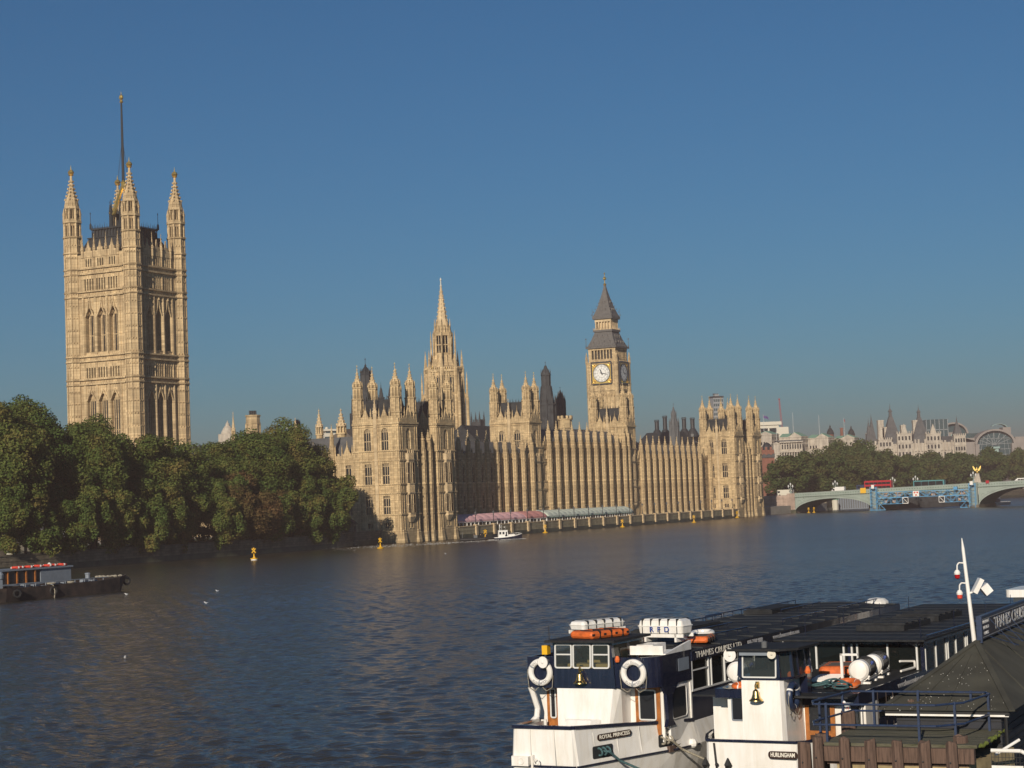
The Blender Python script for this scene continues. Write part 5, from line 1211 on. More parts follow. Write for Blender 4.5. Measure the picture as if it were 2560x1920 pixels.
# ================================================================ GREEN ARCH BRIDGE
BO = P(306, 1.2); BR = -AX           # local x runs across the river to the right, local y north
def zpar(x): return 7.75 + .0192*x
br = thing('arch_bridge', 'pale green iron arch bridge crossing the river at the right', 'bridge', BO, BR)
SPANS = [(0, 30.6, .5, 5.25), (33.2, 68.2, .4, 6.0), (71.4, 107.5, .3, 7.0), (110.5, 147.5, .3, 7.4), (150.5, 188, .3, 7.6), (191, 226, .3, 7.2)]
WD = 26.0
for x0, x1, zs, zc in SPANS:
    K = 28; c = (x0+x1)/2; a = (x1-x0)/2
    za = lambda x: zs + (zc-zs)*math.sqrt(max(0, 1-((x-c)/a)**2))
    xs = [c - a*math.cos(PI*i/K) for i in range(K+1)]
    sp, sf, rg = MB(), MB(), MB()
    for p, q in zip(xs, xs[1:]):
        sp.quad((p, 0, za(p)+.75), (q, 0, za(q)+.75), (q, 0, max(za(q)+.76, zpar(q)-1.55)), (p, 0, max(za(p)+.76, zpar(p)-1.55)))
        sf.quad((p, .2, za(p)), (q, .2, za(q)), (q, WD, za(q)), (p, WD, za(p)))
        for y0, y1 in ((-.3, .2),):
            rg.add([(p,y0,za(p)), (q,y0,za(q)), (q,y0,za(q)+.75), (p,y0,za(p)+.75), (p,y1,za(p)), (q,y1,za(q)), (q,y1,za(q)+.75), (p,y1,za(p)+.75)], [(0,1,2,3),(0,4,5,1),(3,2,6,7)])
        rg.obox((p, -.38, za(p)+.75), (q, -.38, za(q)+.75), .2, .12)
    for sx in (x0 + 1.7, x1 - 1.7): sp.torus((sx, -.06, 4.3), .7, .12, (0,1,0), 14, 5); sp.torus((sx + (1.9 if sx < c else -1.9), -.06, 5.25), .42, .1, (0,1,0), 12, 5)
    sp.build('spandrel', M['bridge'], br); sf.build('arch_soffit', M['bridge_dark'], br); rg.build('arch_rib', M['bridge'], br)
for (a, b) in zip(SPANS, SPANS[1:]):
    x0, x1 = a[1], b[0]; mb = MB(); mb.prism([(x0-.5, -2.5), ((x0+x1)/2, -4), (x1+.5, -2.5), (x1+.5, WD), (x0-.5, WD)], -2, 1.0); pr = mb.build('pier', M['wallgrey'], br)
    mb = MB(); mb.ng((x0+x1)/2, -.2, 1.0, zpar(x0)-1.4, 1.45); mb.ng((x0+x1)/2, -.2, zpar(x0)-1.4, zpar(x0)+.25, 1.6); mb.ng((x0+x1)/2, -.2, 2.8, 3.1, 1.6); mb.build('pier_shaft', M['bridge'], br)
mb = MB(); dk = MB(); fp_ = MB()
X_ = [i*4.0 for i in range(57)]
for p, q in zip(X_, X_[1:]):
    for y0, y1, d0, d1 in ((-.45, .3, -1.55, -1.15), (-.2, .25, -1.15, -.16), (-.3, .35, -.16, 0)):
        mb.add([(p,y0,zpar(p)+d0),(q,y0,zpar(q)+d0),(q,y1,zpar(q)+d0),(p,y1,zpar(p)+d0),(p,y0,zpar(p)+d1),(q,y0,zpar(q)+d1),(q,y1,zpar(q)+d1),(p,y1,zpar(p)+d1)], [(3,2,1,0),(4,5,6,7),(0,1,5,4),(1,2,6,5),(2,3,7,6),(3,0,4,7)])
        y2, y3 = WD - y1, WD - y0
        fp_.add([(p,y2,zpar(p)+d0),(q,y2,zpar(q)+d0),(q,y3,zpar(q)+d0),(p,y3,zpar(p)+d0),(p,y2,zpar(p)+d1),(q,y2,zpar(q)+d1),(q,y3,zpar(q)+d1),(p,y3,zpar(p)+d1)], [(3,2,1,0),(4,5,6,7),(0,1,5,4),(1,2,6,5),(2,3,7,6),(3,0,4,7)])
    dk.quad((p, .2, zpar(p)-1.2), (q, .2, zpar(q)-1.2), (q, WD-.2, zpar(q)-1.2), (p, WD-.2, zpar(p)-1.2))
mb.build('parapet', M['bridge'], br); fp_.build('parapet', M['bridge'], br); dk.build('roadway', M['asphalt'], br)
mb = MB()
for i in range(220): x = .5 + i*1.0; mb.box(x-.2, x+.2, -.26, -.19, zpar(x)-.98, zpar(x)-.62); mb.box(x-.25, x+.25, -.47, -.3, zpar(x)-1.75, zpar(x)-1.56)
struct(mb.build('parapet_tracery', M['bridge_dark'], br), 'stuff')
ab = thing('bridge_abutment', 'pinkish granite abutment wall at the palace end of the green bridge', 'abutment', BO, BR)
mb = MB(); mb.box(-22, 0, .6, 26, -2, 6.3); mb.box(-3.2, 0, -.4, 26, -2, 7.7); mb.box(-22, 0, .3, .6, 5.7, 6.3); mb.box(-22, 0, .45, .6, 6.3, 7.1)
mb.build('wall_face', stone('pink_granite', (.40, .31, .26), 1.8, .7, .12), ab); mb = MB(); mb.box(-22.2, .4, -.6, .58, -2, 1.3); mb.build('weedy_footing', M['wallgreen'], ab)
struct(MB().box(-60, -.02, .62, 25.4, 3, 6.52).build('road', M['asphalt'], None, BO, BR))
def bw(x, y=0, z=None):
    p = Matrix.Rotation(BR, 3, 'Z') @ Vector((x, y, 0)); return BO + p + Vector((0, 0, zpar(max(x, 0)) if z is None else z))
def lamp3():
    t = thing('bridge_lamp', '', 'lamp', (0,0,0), BR, 'triple globe lamps on the green bridge')
    mb = MB(); mb.lathe(0, 0, [(.4, 0), (.35, .8), (.16, 1.0), (.12, 2.6), (.22, 2.7), (.08, 3.0)], 8)
    for s in (-1, 1): mb.path([(0,0,1.9), (s*.5,0,1.7), (s*.85,0,1.95), (s*.85,0,2.2)], .07)
    mb.build('post', M['bridge'], t); me = MB().lathe(0, 0, [(.1, 0), (.3, .3), (.32, .6), (.2, .85), (.03, 1.15)], 8).mesh('globe', M['offwhite'])
    for x, z in ((0, 3.0), (-.85, 2.2), (.85, 2.2)): link('globe', me, t, (x, 0, z))
    return t
l0 = lamp3()
for i, (x, y, lab) in enumerate(((-1.6, 0, 'triple globe lamp on the bridge abutment beside the cream lorry'), (8.4, WD, 'triple globe lamp on the far parapet left of the white van'), (41.0, WD, 'triple globe lamp on the far parapet just right of the red bus'), (69.8, -.2, 'triple globe lamp above the right blue scaffold tower'), (31.9, WD, 'triple globe lamp on the far parapet behind the red bus'))):
    o = l0 if i == 0 else copy_tree(l0); o['label'] = lab; o.location = bw(x, y, zpar(max(x, 0)) + (.2 if x > 0 else 0))
# vehicles on the deck
def vehicle(name, label, cat, x, y, L_, w_, h_, body, glass=None, cab=0, loc_z=None, win=None):
    t = thing(name, label, cat, bw(x, y, (zpar(x) - 1.2) if loc_z is None else loc_z), BR); mb = MB()
    if cab: mb.box(cab, L_, -w_/2, w_/2, .45, h_); mb.prism([(0, -w_/2), (cab, -w_/2), (cab, w_/2), (0, w_/2)], .45, 1.25); mb.prism([(.1, -w_/2), (cab, -w_/2), (cab, w_/2), (.1, w_/2)], 1.25, h_*.88, [(.8, -w_/2+.1), (cab, -w_/2+.1), (cab, w_/2-.1), (.8, w_/2-.1)])
    else: mb.box(0, L_, -w_/2, w_/2, .4, h_-.12); mb.box(.15, L_-.15, -w_/2+.12, w_/2-.12, h_-.12, h_)
    mb.build('body', M[body], t)
    if win:
        mb = MB()
        for z0, z1, a, b, st in win:
            k = max(1, int((b-a)/st))
            for i in range(k): p, q = a+(b-a)*i/k+.06, a+(b-a)*(i+1)/k-.06; mb.box(p, q, -w_/2-.02, -w_/2+.02, z0, z1); mb.box(p, q, w_/2-.02, w_/2+.02, z0, z1)
            mb.box(-.02, .03, -w_/2+.2, w_/2-.2, z0, z1)
        mb.build('window', M['glass'], t)
    wm = MB(); wm.tube((0, -.13, 0), (0, .13, 0), .45, n=14); wmesh = wm.mesh('wheel', M['black'])
    for xx in (L_*.18, L_*.78):
        for s in (-1, 1): link('wheel', wmesh, t, (xx, s*(w_/2-.12), .45))
    return t
vehicle('bus', 'red double decker bus crossing the green bridge', 'bus', 26.5, 6, 10.6, 2.5, 4.35, 'busred', win=((1.3, 2.2, .4, 10.2, 1.5), (2.9, 3.7, .3, 10.3, 1.5)))
vehicle('coach', 'dark windowed teal coach on the bridge right of the red bus', 'coach', 42.5, 18, 12.0, 2.5, 3.4, 'teal', win=((1.3, 3.0, .3, 11.6, 2.8),))
vehicle('lorry', 'dark blue flat topped lorry on the bridge left of the red bus', 'lorry', 19.8, 18, 7.6, 2.4, 3.1, 'navyrail', win=((1.8, 2.6, .4, 1.5, 1.0),))
vehicle('van', 'white box van on the bridge above the first arch', 'van', 13.2, 6, 5.2, 2.1, 2.75, 'white', cab=1.5, win=((1.35, 2.1, .5, 1.4, 1.0),))
vehicle('lorry', 'cream lorry on the bridge approach beside the far pavilion', 'lorry', -9.0, 6, 6.4, 2.3, 2.7, 'cream', loc_z=6.53, win=((1.5, 2.2, .3, 1.4, 1.0),))
vehicle('car', 'red car low on the bridge approach behind the cream lorry', 'car', -14.5, 9, 4.2, 1.7, 1.4, 'busred', loc_z=6.53, win=((.85, 1.25, .8, 3.6, 1.0),))
vehicle('minibus', 'white topped minibus near the right edge of the bridge', 'minibus', 84.0, 5, 4.6, 1.9, 2.1, 'white', cab=1.0, win=((1.3, 1.75, 1.2, 4.2, 1.0),))
tag(MB().box(-1.1, 1.1, -.06, .06, -1.0, 1.0).build('warning_board', M['yellow'], None, bw(27.5, -.55, zpar(27)-.5), BR), 'yellow warning board hung on the bridge parapet below the red bus', 'sign')
tag(MB().box(-.6, .6, -.06, .06, -.55, .55).build('warning_board', M['busred'], None, bw(75.0, -.5, zpar(75)+.1), BR), 'small red board on the bridge parapet right of the scaffold tower', 'sign')
# blue inspection scaffold below the second arch
sc = thing('steel_scaffold', 'bright blue steel lattice gantry hung across the second bridge arch', 'scaffold', BO, BR)
def lattice(mb, x0, x1, y, z0, z1, bay, r=.11):
    mb.obox((x0, y, z0), (x1, y, z0), r*2, r*2); mb.obox((x0, y, z1), (x1, y, z1), r*2, r*2); k = max(1, round((x1-x0)/bay))
    for i in range(k+1): x = x0+(x1-x0)*i/k; mb.obox((x, y, z0), (x, y, z1), r*1.5, r*1.5)
    for i in range(k):
        a, b = x0+(x1-x0)*i/k, x0+(x1-x0)*(i+1)/k; mb.obox((a, y, z0 if i % 2 else z1), (b, y, z1 if i % 2 else z0), r*1.4, r*1.4)
mb = MB()
for y in (-3.4, -1.6): lattice(mb, 33.6, 68.6, y, 4.75, 6.85, 2.7)
for i in range(13): x = 33.6 + 35*i/12; mb.obox((x, -3.4, 4.75), (x, -1.6, 4.75), .15, .15); mb.obox((x, -3.4, 6.85), (x, -1.6, 6.85), .15, .15)
mb.build('gantry', M['bluesteel'], sc)
for x0, x1 in ((34, 43.4), (59.5, 68.4)):
    mb = MB()
    for y in (-3.4, -1.6): lattice(mb, x0, x1, y, 2.35, 4.6, 2.4, .09)
    mb.build('lower_gantry', M['bluesteel'], sc)
for x0, x1 in ((43.5, 45.6), (57.3, 59.4)):
    mb = MB(); lattice(mb, x0, x1, -3.45, 2.4, 4.6, 2.2, .1); mb.build('white_gate', M['white'], sc)
for xc, s in ((32.4, 1), (69.9, -1)):
    mb = MB()
    for x in (xc-1.1, xc+1.1):
        for y in (-4.2, -2.6): mb.obox((x, y, -.4), (x, y, 9.0), .2, .2)
    for i in range(7):
        z = .6 + i*1.35; mb.obox((xc-1.1, -4.2, z), (xc+1.1, -4.2, z), .13, .13); mb.obox((xc-1.1, -4.2, z), (xc+1.1, -4.2, z+1.35), .1, .1)
    mb.obox((xc-1.6, -4.2, .2), (xc+4.6*s, -4.2, .2), .25, .25); mb.obox((xc+4.6*s, -4.2, .2), (xc+1.1*s, -4.2, 3.6), .2, .2); mb.obox((xc+2.4*s, -4.2, -.3), (xc+2.4*s, -4.2, 1.4), .2, .2)
    mb.box(xc-.9, xc+.9, -4.1, -2.7, 8.6, 8.75); mb.build('scaffold_tower', M['bluesteel'], sc)
for x, w_ in ((35.6, 1.6), (40.2, 2.2), (46.8, 1.6), (54.0, 1.5), (64.8, 1.9)): MB().box(x, x+w_, -1.4, -1.3, 5.0, 6.6).build('panel', M['ply'], sc)
for x, w_ in ((36.0, .9), (39, 1.2), (64, 1.0), (66.5, .9)): MB().box(x, x+w_, -1.4, -1.3, 2.7, 4.0).build('panel', M['ply'], sc)
for xc in (32.4, 69.9): tag(MB().box(-.55, .55, -.05, .05, -.7, .7).build('notice_board', M['white'], None, bw(xc, -4.4, 9.1), BR), 'white square board on top of the %s blue scaffold tower' % ('left' if xc < 40 else 'right'), 'sign')
t = thing('arch_closed_board', 'white square board with three red discs on the blue gantry', 'sign', bw(48.8, -3.75, 5.9), BR)
MB().box(-1.15, 1.15, -.05, .05, -1.05, 1.05).build('board', M['white'], t); dm = MB().tube((0, -.09, 0), (0, -.04, 0), .33, n=16).mesh('red_disc', M['lifered'])
for x, z in ((-.5, .45), (.5, .45), (0, -.5)): link('red_disc', dm, t, (x, 0, z))
MB().box(-.7, .7, -.6, .6, -.5, .5).build('cable_box', M['bluesteel'], sc, (63.5, -2.4, 7.5), 0)

# craft and quay beyond the arches
def simple_boat(name, label, loc, rz, L_, w_, fb, hullm, cab, cat='boat', stripe=None):
    t = thing(name, label, cat, loc, rz); mb = MB(); st = []
    for f, ww, zz in ((-.5, .85, 1), (-.3, 1, 1), (.15, 1, 1), (.36, .7, 1.15), (.47, .25, 1.35), (.5, .02, 1.4)): st.append([(f*L_, ww*w_/2, fb*zz), (f*L_*.96, ww*w_*.42, -.3), (f*L_*.96, -ww*w_*.42, -.3), (f*L_, -ww*w_/2, fb*zz)])
    loft(mb, st); mb.build('hull', M[hullm], t)
    for (x0, x1, z0, z1, mt, win) in cab:
        mb = MB(); mb.box(x0, x1, -w_*.38, w_*.38, z0, z1); c = mb.build('cabin', M[mt], t)
        if win:
            mb = MB(); k = max(1, int((x1-x0)/1.6))
            for i in range(k): a = x0+(x1-x0)*i/k+.2; mb.box(a, a+(x1-x0)/k-.4, -w_*.38-.03, w_*.38+.03, z0+(z1-z0)*.4, z1-(z1-z0)*.15)
            mb.build('window', M['glass'], c)
    return t
simple_boat('moored_boat', 'blue and white moored boat with an orange float seen under the blue gantry', (185, 745, 0), PI-.2, 20, 5, 1.2, 'white', ((-6, 6, 1.2, 4.6, 'navyrail', 1), (4, 9, 1.2, 3.0, 'orange', 0), (-6, 2, 4.6, 5.0, 'offwhite', 0)))
simple_boat('moored_barge', 'black moored barge in the shade under the blue gantry', (166, 765, 0), .5, 38, 7, 2.2, 'dark_stone', ((-12, 8, 2.2, 5.2, 'dark_stone', 0),), 'barge')
simple_boat('moored_ship', 'white moored ship showing under the third bridge arch', (301, 960, 0), 3.6, 26, 7, 3.2, 'white', ((-8, 5, 3.2, 6, 'offwhite', 1),), 'ship')
simple_boat('workboat', 'small orange workboat under the right side of the first arch', (148, 752, 0), .3, 9, 3, .9, 'lifered', ((-2, 1.5, .9, 2.6, 'offwhite', 1),))
t = thing('pier_hut', 'grey corrugated pier hut seen through the first bridge arch', 'hut', (142, 800, 0), .1)
mb = MB(); mb.box(-7, 7, -2, 2, -1, 5.2); mb.build('wall', M['greyblue'], t); mb = MB(); mb.box(-7.3, 7.3, -2.3, 2.3, 5.2, 5.5); mb.build('roof', M['iron'], t)
mb = MB()
for i in range(14): mb.box(-6.7+i, -6.2+i, -2.05, -2, .3, 5)
mb.build('cladding', M['grey_iron'], t)
t = thing('river_kiosk', 'tiny green domed kiosk under the first bridge arch', 'kiosk', (133.5, 790, 0), 0)
MB().ng(0, 0, -1, 4.2, 1.4).build('wall', M['cream'], t); MB().lathe(0, 0, [(1.7, 4.2), (1.4, 5.1), (.6, 5.8), (.05, 6.2)], 8).build('dome', M['copper'], t)
# winged memorial on the embankment
t = thing('winged_memorial', 'pale stone pylon topped by a gilded eagle with raised wings', 'monument', (220.7, 900, 3), -.4)
mb = MB(); mb.prism([(-2.6,-2),(2.6,-2),(2.6,2),(-2.6,2)], 0, 6.2, [(-2,-1.6),(2,-1.6),(2,1.6),(-2,1.6)]); mb.prism([(-1.7,-1.4),(1.7,-1.4),(1.7,1.4),(-1.7,1.4)], 6.2, 10.4, [(-.9,-.8),(.9,-.8),(.9,.8),(-.9,.8)]); mb.build('pylon', M['white_stone'], t)
mb = MB(); mb.ball((0, 0, 11.0), .6, 10, 6); mb.lathe(0, 0, [(.5, 11.2), (.6, 12), (.3, 12.8), (.25, 13.2), (.02, 13.4)], 8)
for s in (-1, 1):
    pts = [(0, 0, 11.6), (s*.7, 0, 12.6), (s*1.8, 0, 14.1), (s*2.0, 0, 13.6), (s*1.7, 0, 12.6), (s*1.0, 0, 11.6)]
    mb.add([(x, -.12, z) for x, y, z in pts] + [(x, .12, z) for x, y, z in pts], [tuple(range(6)), tuple(range(6, 12))[::-1]] + [(i, (i+1) % 6, 6+(i+1) % 6, 6+i) for i in range(6)])
mb.build('eagle', M['gold'], t)
# ================================================================ SKYLINE BEHIND
def spike(mb, x, y, z0, z1, r=.12): mb.ng(x, y, z0, z1, r, .02, 6)
# dark lantern behind the nearer pavilion
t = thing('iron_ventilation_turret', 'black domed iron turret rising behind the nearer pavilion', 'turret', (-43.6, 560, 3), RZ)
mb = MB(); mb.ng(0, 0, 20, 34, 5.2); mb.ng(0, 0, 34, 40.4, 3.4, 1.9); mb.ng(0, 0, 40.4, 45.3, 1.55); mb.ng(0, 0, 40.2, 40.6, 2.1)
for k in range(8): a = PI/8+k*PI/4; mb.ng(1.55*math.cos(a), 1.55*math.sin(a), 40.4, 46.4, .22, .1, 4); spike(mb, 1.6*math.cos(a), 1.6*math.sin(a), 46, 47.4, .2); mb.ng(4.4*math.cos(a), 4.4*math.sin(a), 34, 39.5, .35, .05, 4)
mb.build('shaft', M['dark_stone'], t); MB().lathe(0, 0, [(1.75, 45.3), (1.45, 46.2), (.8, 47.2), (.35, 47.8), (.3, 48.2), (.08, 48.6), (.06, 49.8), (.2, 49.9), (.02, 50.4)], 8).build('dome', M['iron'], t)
for x, y, h, in ((4.5, -1, 43), (7, 3, 43.5)): 
    o = thing('iron_finial_turret', 'small black pinnacled turret just right of the black dome, %s' % ('nearer one' if x < 5 else 'taller one'), 'turret', (-43.6 + x, 560 + y, 3), RZ); mb = MB(); mb.ng(0, 0, 20, h-5, .8); mb.ng(0, 0, h-5, h-4.6, 1.0); mb.lathe(0, 0, [(.7, h-4.6), (.4, h-2.5), (.1, h-1.4), (.02, h)], 8); mb.build('shaft', M['dark_stone'], o)
def latt_turret(name, label, x, y, r, zs, zl, tip, m_='dark_stone'):
    t = thing(name, label, 'turret', (x, y, 3), RZ); mb = MB()
    mb.ng(0, 0, 15, zs, r); mb.ng(0, 0, zs, zs+.4, r*1.12); mb.ng(0, 0, zs+.4, zs+(zl-zs)*.62, r*.92, r*.66); mb.ng(0, 0, zs+(zl-zs)*.62, zl, r*.5); mb.ng(0, 0, zl-.3, zl, r*.62)
    for k in range(8):
        a = PI/8+k*PI/4; ca, sa = math.cos(a), math.sin(a)
        mb.ng(r*ca, r*sa, 15, zs+1.4, .3, n=4); spike(mb, r*ca, r*sa, zs+1.4, zs+3.4, .3); mb.ng(r*.92*math.cos(a+PI/8), r*.92*math.sin(a+PI/8), 15, zs, .14, n=4)
        mb.ng(r*.52*ca, r*.52*sa, zs+(zl-zs)*.6, zl+.6, .16, n=4); spike(mb, r*.55*ca, r*.55*sa, zl+.5, zl+1.8, .16)
    for z in (20, 24, 28, zs-2.4): mb.ng(0, 0, z-.12, z+.12, r*1.04)
    mb.build('shaft', M[m_], t); h = tip - zl; MB().lathe(0, 0, [(r*.55, zl), (r*.34, zl+h*.3), (r*.12, zl+h*.68), (.06, zl+h*.72), (.05, zl+h*.9), (.2, zl+h*.92), (.02, tip)], 8).build('spire', M[m_], t); return t
latt_turret('ventilation_tower', 'tall sooty grey pinnacled tower right of the first middle tower', 10.9, 600, 2.7, 36.2, 46.0, 50.2)
latt_turret('ventilation_tower', 'smaller sooty grey pinnacled tower left of the clock tower', 15.8, 620, 1.45, 37.0, 39.8, 43.0)
latt_turret('ventilation_tower', 'sooty dark pinnacle just above the plane trees', -73.7, 640, .95, 33.0, 34.8, 36.8)
t = thing('gothic_turret', 'low pale battlemented turret behind the central terrace wing', 'turret', (16.5, 600, 3), RZ); mb = MB(); mb.ng(0, 0, 15, 31.2, 2.2); mb.ng(0, 0, 31.2, 31.6, 2.5)
for k in range(8): a = k*PI/4; mb.box(2.1*math.cos(a)-.35, 2.1*math.cos(a)+.35, 2.1*math.sin(a)-.35, 2.1*math.sin(a)+.35, 31.6, 32.6)
mb.ng(0, 0, 28.4, 28.8, 2.4); mb.build('shaft', M['stone'], t)
latt_turret('ventilation_spire', 'slim dark green spire among the black chimneys', 61.5, 720, 1.75, 32.0, 36.4, 41.0, 'grey_iron')
# black church tower with four pinnacles
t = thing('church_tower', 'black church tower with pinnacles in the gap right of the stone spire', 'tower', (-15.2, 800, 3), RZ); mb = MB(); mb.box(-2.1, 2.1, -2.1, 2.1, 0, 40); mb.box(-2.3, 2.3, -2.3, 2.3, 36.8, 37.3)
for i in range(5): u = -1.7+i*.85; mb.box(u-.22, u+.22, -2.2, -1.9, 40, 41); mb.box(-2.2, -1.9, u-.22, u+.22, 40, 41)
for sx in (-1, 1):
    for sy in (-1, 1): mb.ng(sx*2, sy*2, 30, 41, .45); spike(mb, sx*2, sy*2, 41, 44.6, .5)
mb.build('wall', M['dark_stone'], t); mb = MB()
for i in (-1, 1): mb.box(i*.9-.4, i*.9+.4, -2.16, -2.1, 32.5, 36); mb.box(-2.16, -2.1, i*.9-.4, i*.9+.4, 32.5, 36)
mb.build('window', M['glass'], t)
# octagonal chimney tower, white dome, office block behind the trees
t = thing('octagonal_chimney', 'stone octagonal chimney tower with black pots behind the tallest trees', 'chimney', (-105.4, 760, 3), RZ); mb = MB(); mb.ng(0, 0, 0, 44, 2.9); mb.ng(0, 0, 41.0, 41.5, 3.15); mb.ng(0, 0, 44, 44.6, 3.2)
for k in range(8): a = PI/8+k*PI/4; mb.ng(2.85*math.cos(a), 2.85*math.sin(a), 28, 41, .35, n=4)
mb.build('shaft', M['stone'], t); pm = MB().ng(0, 0, 44.5, 46.4, .38, n=10).mesh('chimney_pot', M['iron'])
for x in (-.9, -.3, .3, .9): link('chimney_pot', pm, t, (x*.9, -x*.9, 0))
t = thing('domed_hall', 'hazy white dome peeping over the tree tops', 'dome', (-152.3, 1000, 3), 0); MB().ng(0, 0, 0, 47, 5.2).build('drum', M['white_stone'], t)
MB().lathe(0, 0, [(3.6, 47), (3.4, 48), (2.4, 50), (1.4, 51.3), (1.1, 51.4), (1.1, 52.4), (.5, 53), (.1, 54.3)], 12).build('dome', M['white_stone'], t)
t = thing('office_block', 'pale modern office block with a white dish behind the slate roofed wing', 'office', (-107, 1100, 3), .35); mb = MB(); mb.box(-5.6, 5.6, -6, 6, 0, 49); mb.box(-6.0, 6.4, -6.4, 6.4, 50.3, 51.4); mb.box(-4.6, 4.8, -5, 5, 49, 50.3); mb.ball((-2.6, 0, 52), 1.0, 10, 6); mb.build('wall', M['cream'], t)
mb = MB()
for i in range(5): mb.box(-5.4, 5.4, -6.06, -6, 26+i*4.6, 28.6+i*4.6)
mb.box(-4.5, 4.7, -5.06, -5, 49, 50.3); mb.build('window_band', M['steelglass'], t)
# bronze roof with chimneys right of the clock tower
t = thing('chimneyed_roof', 'dark bronze office roof with four tall black chimneys behind the far terrace wing', 'office', (77, 900, 3), RZ)
mb = MB(); mb.prism([(-16, -9), (16, -9), (16, 12), (-16, 12)], 0, 30); mb.build('wall', M['grey_iron'], t)
mb = MB(); mb.prism([(-17, -10), (17, -10), (17, 13), (-17, 13)], 30, 35.5, [(-13, -6), (13, -6), (13, 9), (-13, 9)])
for i in range(20): mb.obox((-16.5 + i*1.7, -10, 30.1), (-12.7 + i*1.32, -6, 35.6), .25, .3)
mb.build('roof', M['iron'], t)
for (wx, zt) in ((68.4, 41.7), (72.3, 43.5), (81.4, 42.4), (85.4, 42.1)):
    o = thing('roof_chimney', 'tall black cylindrical roof chimney, %s of the four' % {68.4: 'leftmost and shortest', 72.3: 'tallest and second', 81.4: 'third', 85.4: 'rightmost'}[wx], 'chimney', (wx, 897, 3), 0, 'black chimneys behind the far wing')
    mb = MB(); mb.lathe(0, 0, [(2.9, 33.0), (2.7, 34.4), (1.5, 36.6), (1.05, 37.0), (1.0, zt-.8)], 14); mb.build('shaft', M['iron'], o)
    mb = MB(); mb.torus((0, 0, zt-.05), 1.05, .1, (0,0,1), 14, 5); mb.torus((0,0,zt-.8), 1.1, .12, (0,0,1), 14, 5)
    for k in range(10): mb.tube((1.05*math.cos(k*PI/5), 1.05*math.sin(k*PI/5), zt-.8), (1.05*math.cos(k*PI/5), 1.05*math.sin(k*PI/5), zt), .09)
    mb.build('cap', M['iron'], o)
# slab tower block in the haze
t = thing('tower_block', 'grey gridded high rise in the haze behind the far pavilion', 'tower block', (173.5, 1600, 3), .25); mb = MB(); mb.box(-4.6, 4.6, -5, 5, 0, 86); mb.box(-2, 2, -2, 2, 87.3, 89); mb.build('wall', M['tower_glass'], t)
mb = MB(); mb.box(-4.8, 4.8, -5.2, 5.2, 85.8, 87.3); mb.box(-2.6, 1.5, -1, 1, 89, 89.6); mb.build('roof', M['iron'], t)
mb = MB()
for i in range(5):
    for j in range(17): mb.box(-4.3+i*1.8, -3.0+i*1.8, -5.06, -5, 20+j*3.9, 22.3+j*3.9)
for j in range(17): mb.box(4.6, 4.66, -4.4, 4.4, 20+j*3.9, 22.3+j*3.9)
mb.build('window', M['steelglass'], t)
# red crane
t = thing('tower_crane', 'thin red lattice crane jib in the haze right of the far pavilion', 'crane', (214.3, 1500, 3), 0)
mb = MB(); a, b = Vector((0, 0, 0)), Vector((0, 0, 50)); c_ = Vector((-1.4, 0, 78))
for s in (-1, 1): mb.tube((s*.8, 0, 0), (s*.8, 0, 50), .25); mb.tube((s*.6, 0, 50), (c_.x + s*.35, 0, 78), .16)
for i in range(16): f = i/16; g_ = (i+1)/16; s = 1 if i % 2 else -1; p = Vector((s*.8, 0, 50)).lerp(c_, f); q = Vector((-s*.8, 0, 50)).lerp(c_, g_); mb.tube(p, q, .1)
for i in range(22): z = i*2.27; s = 1 if i % 2 else -1; mb.tube((s*.8, 0, z), (-s*.8, 0, z+2.27), .16)
mb.ball((-1.4, 0, 78), .8, 8, 6); mb.build('jib', M['cranered'], t)
# flags
def flag(label, x, y, z0, z1, cloth=None, fw=2.2):
    t = thing('flagpole', label, 'flagpole', (x, y, 3), 0, 'flagpoles on the government roofs'); MB().tube((0,0,z0-3-6), (0,0,z1-3), .14, .08).build('pole', M['offwhite'], t)
    if cloth:
        mb = MB(); k = 6; zt = z1-3.3
        for i in range(k): f0, f1 = i/k, (i+1)/k; d0, d1 = f0*1.5+.2*math.sin(f0*7), f1*1.5+.2*math.sin(f1*7); mb.quad((f0*fw*.7, .15*math.sin(f0*9), zt-d0), (f1*fw*.7, .15*math.sin(f1*9), zt-d1), (f1*fw*.7, .15*math.sin(f1*9), zt-d1-1.5), (f0*fw*.7, .15*math.sin(f0*9), zt-d0-1.5))
        mb.build('flag', M[cloth], t)
flag('pole with a limp blue and red flag beside the far pavilion', 146.4, 1100, 40, 53.5, 'flagblue', 4.2)
flag('bare pole above the second green roof', 163.6, 1100, 40, 54); flag('bare pole above the third green roof', 178.8, 1100, 40, 51.8); flag('pole with a hanging pinkish flag above the last green roof', 193.4, 1100, 38, 49.9, 'cranered', 1.0); flag('bare pole on the colonnaded building', 146.6, 1050, 33, 43.6)
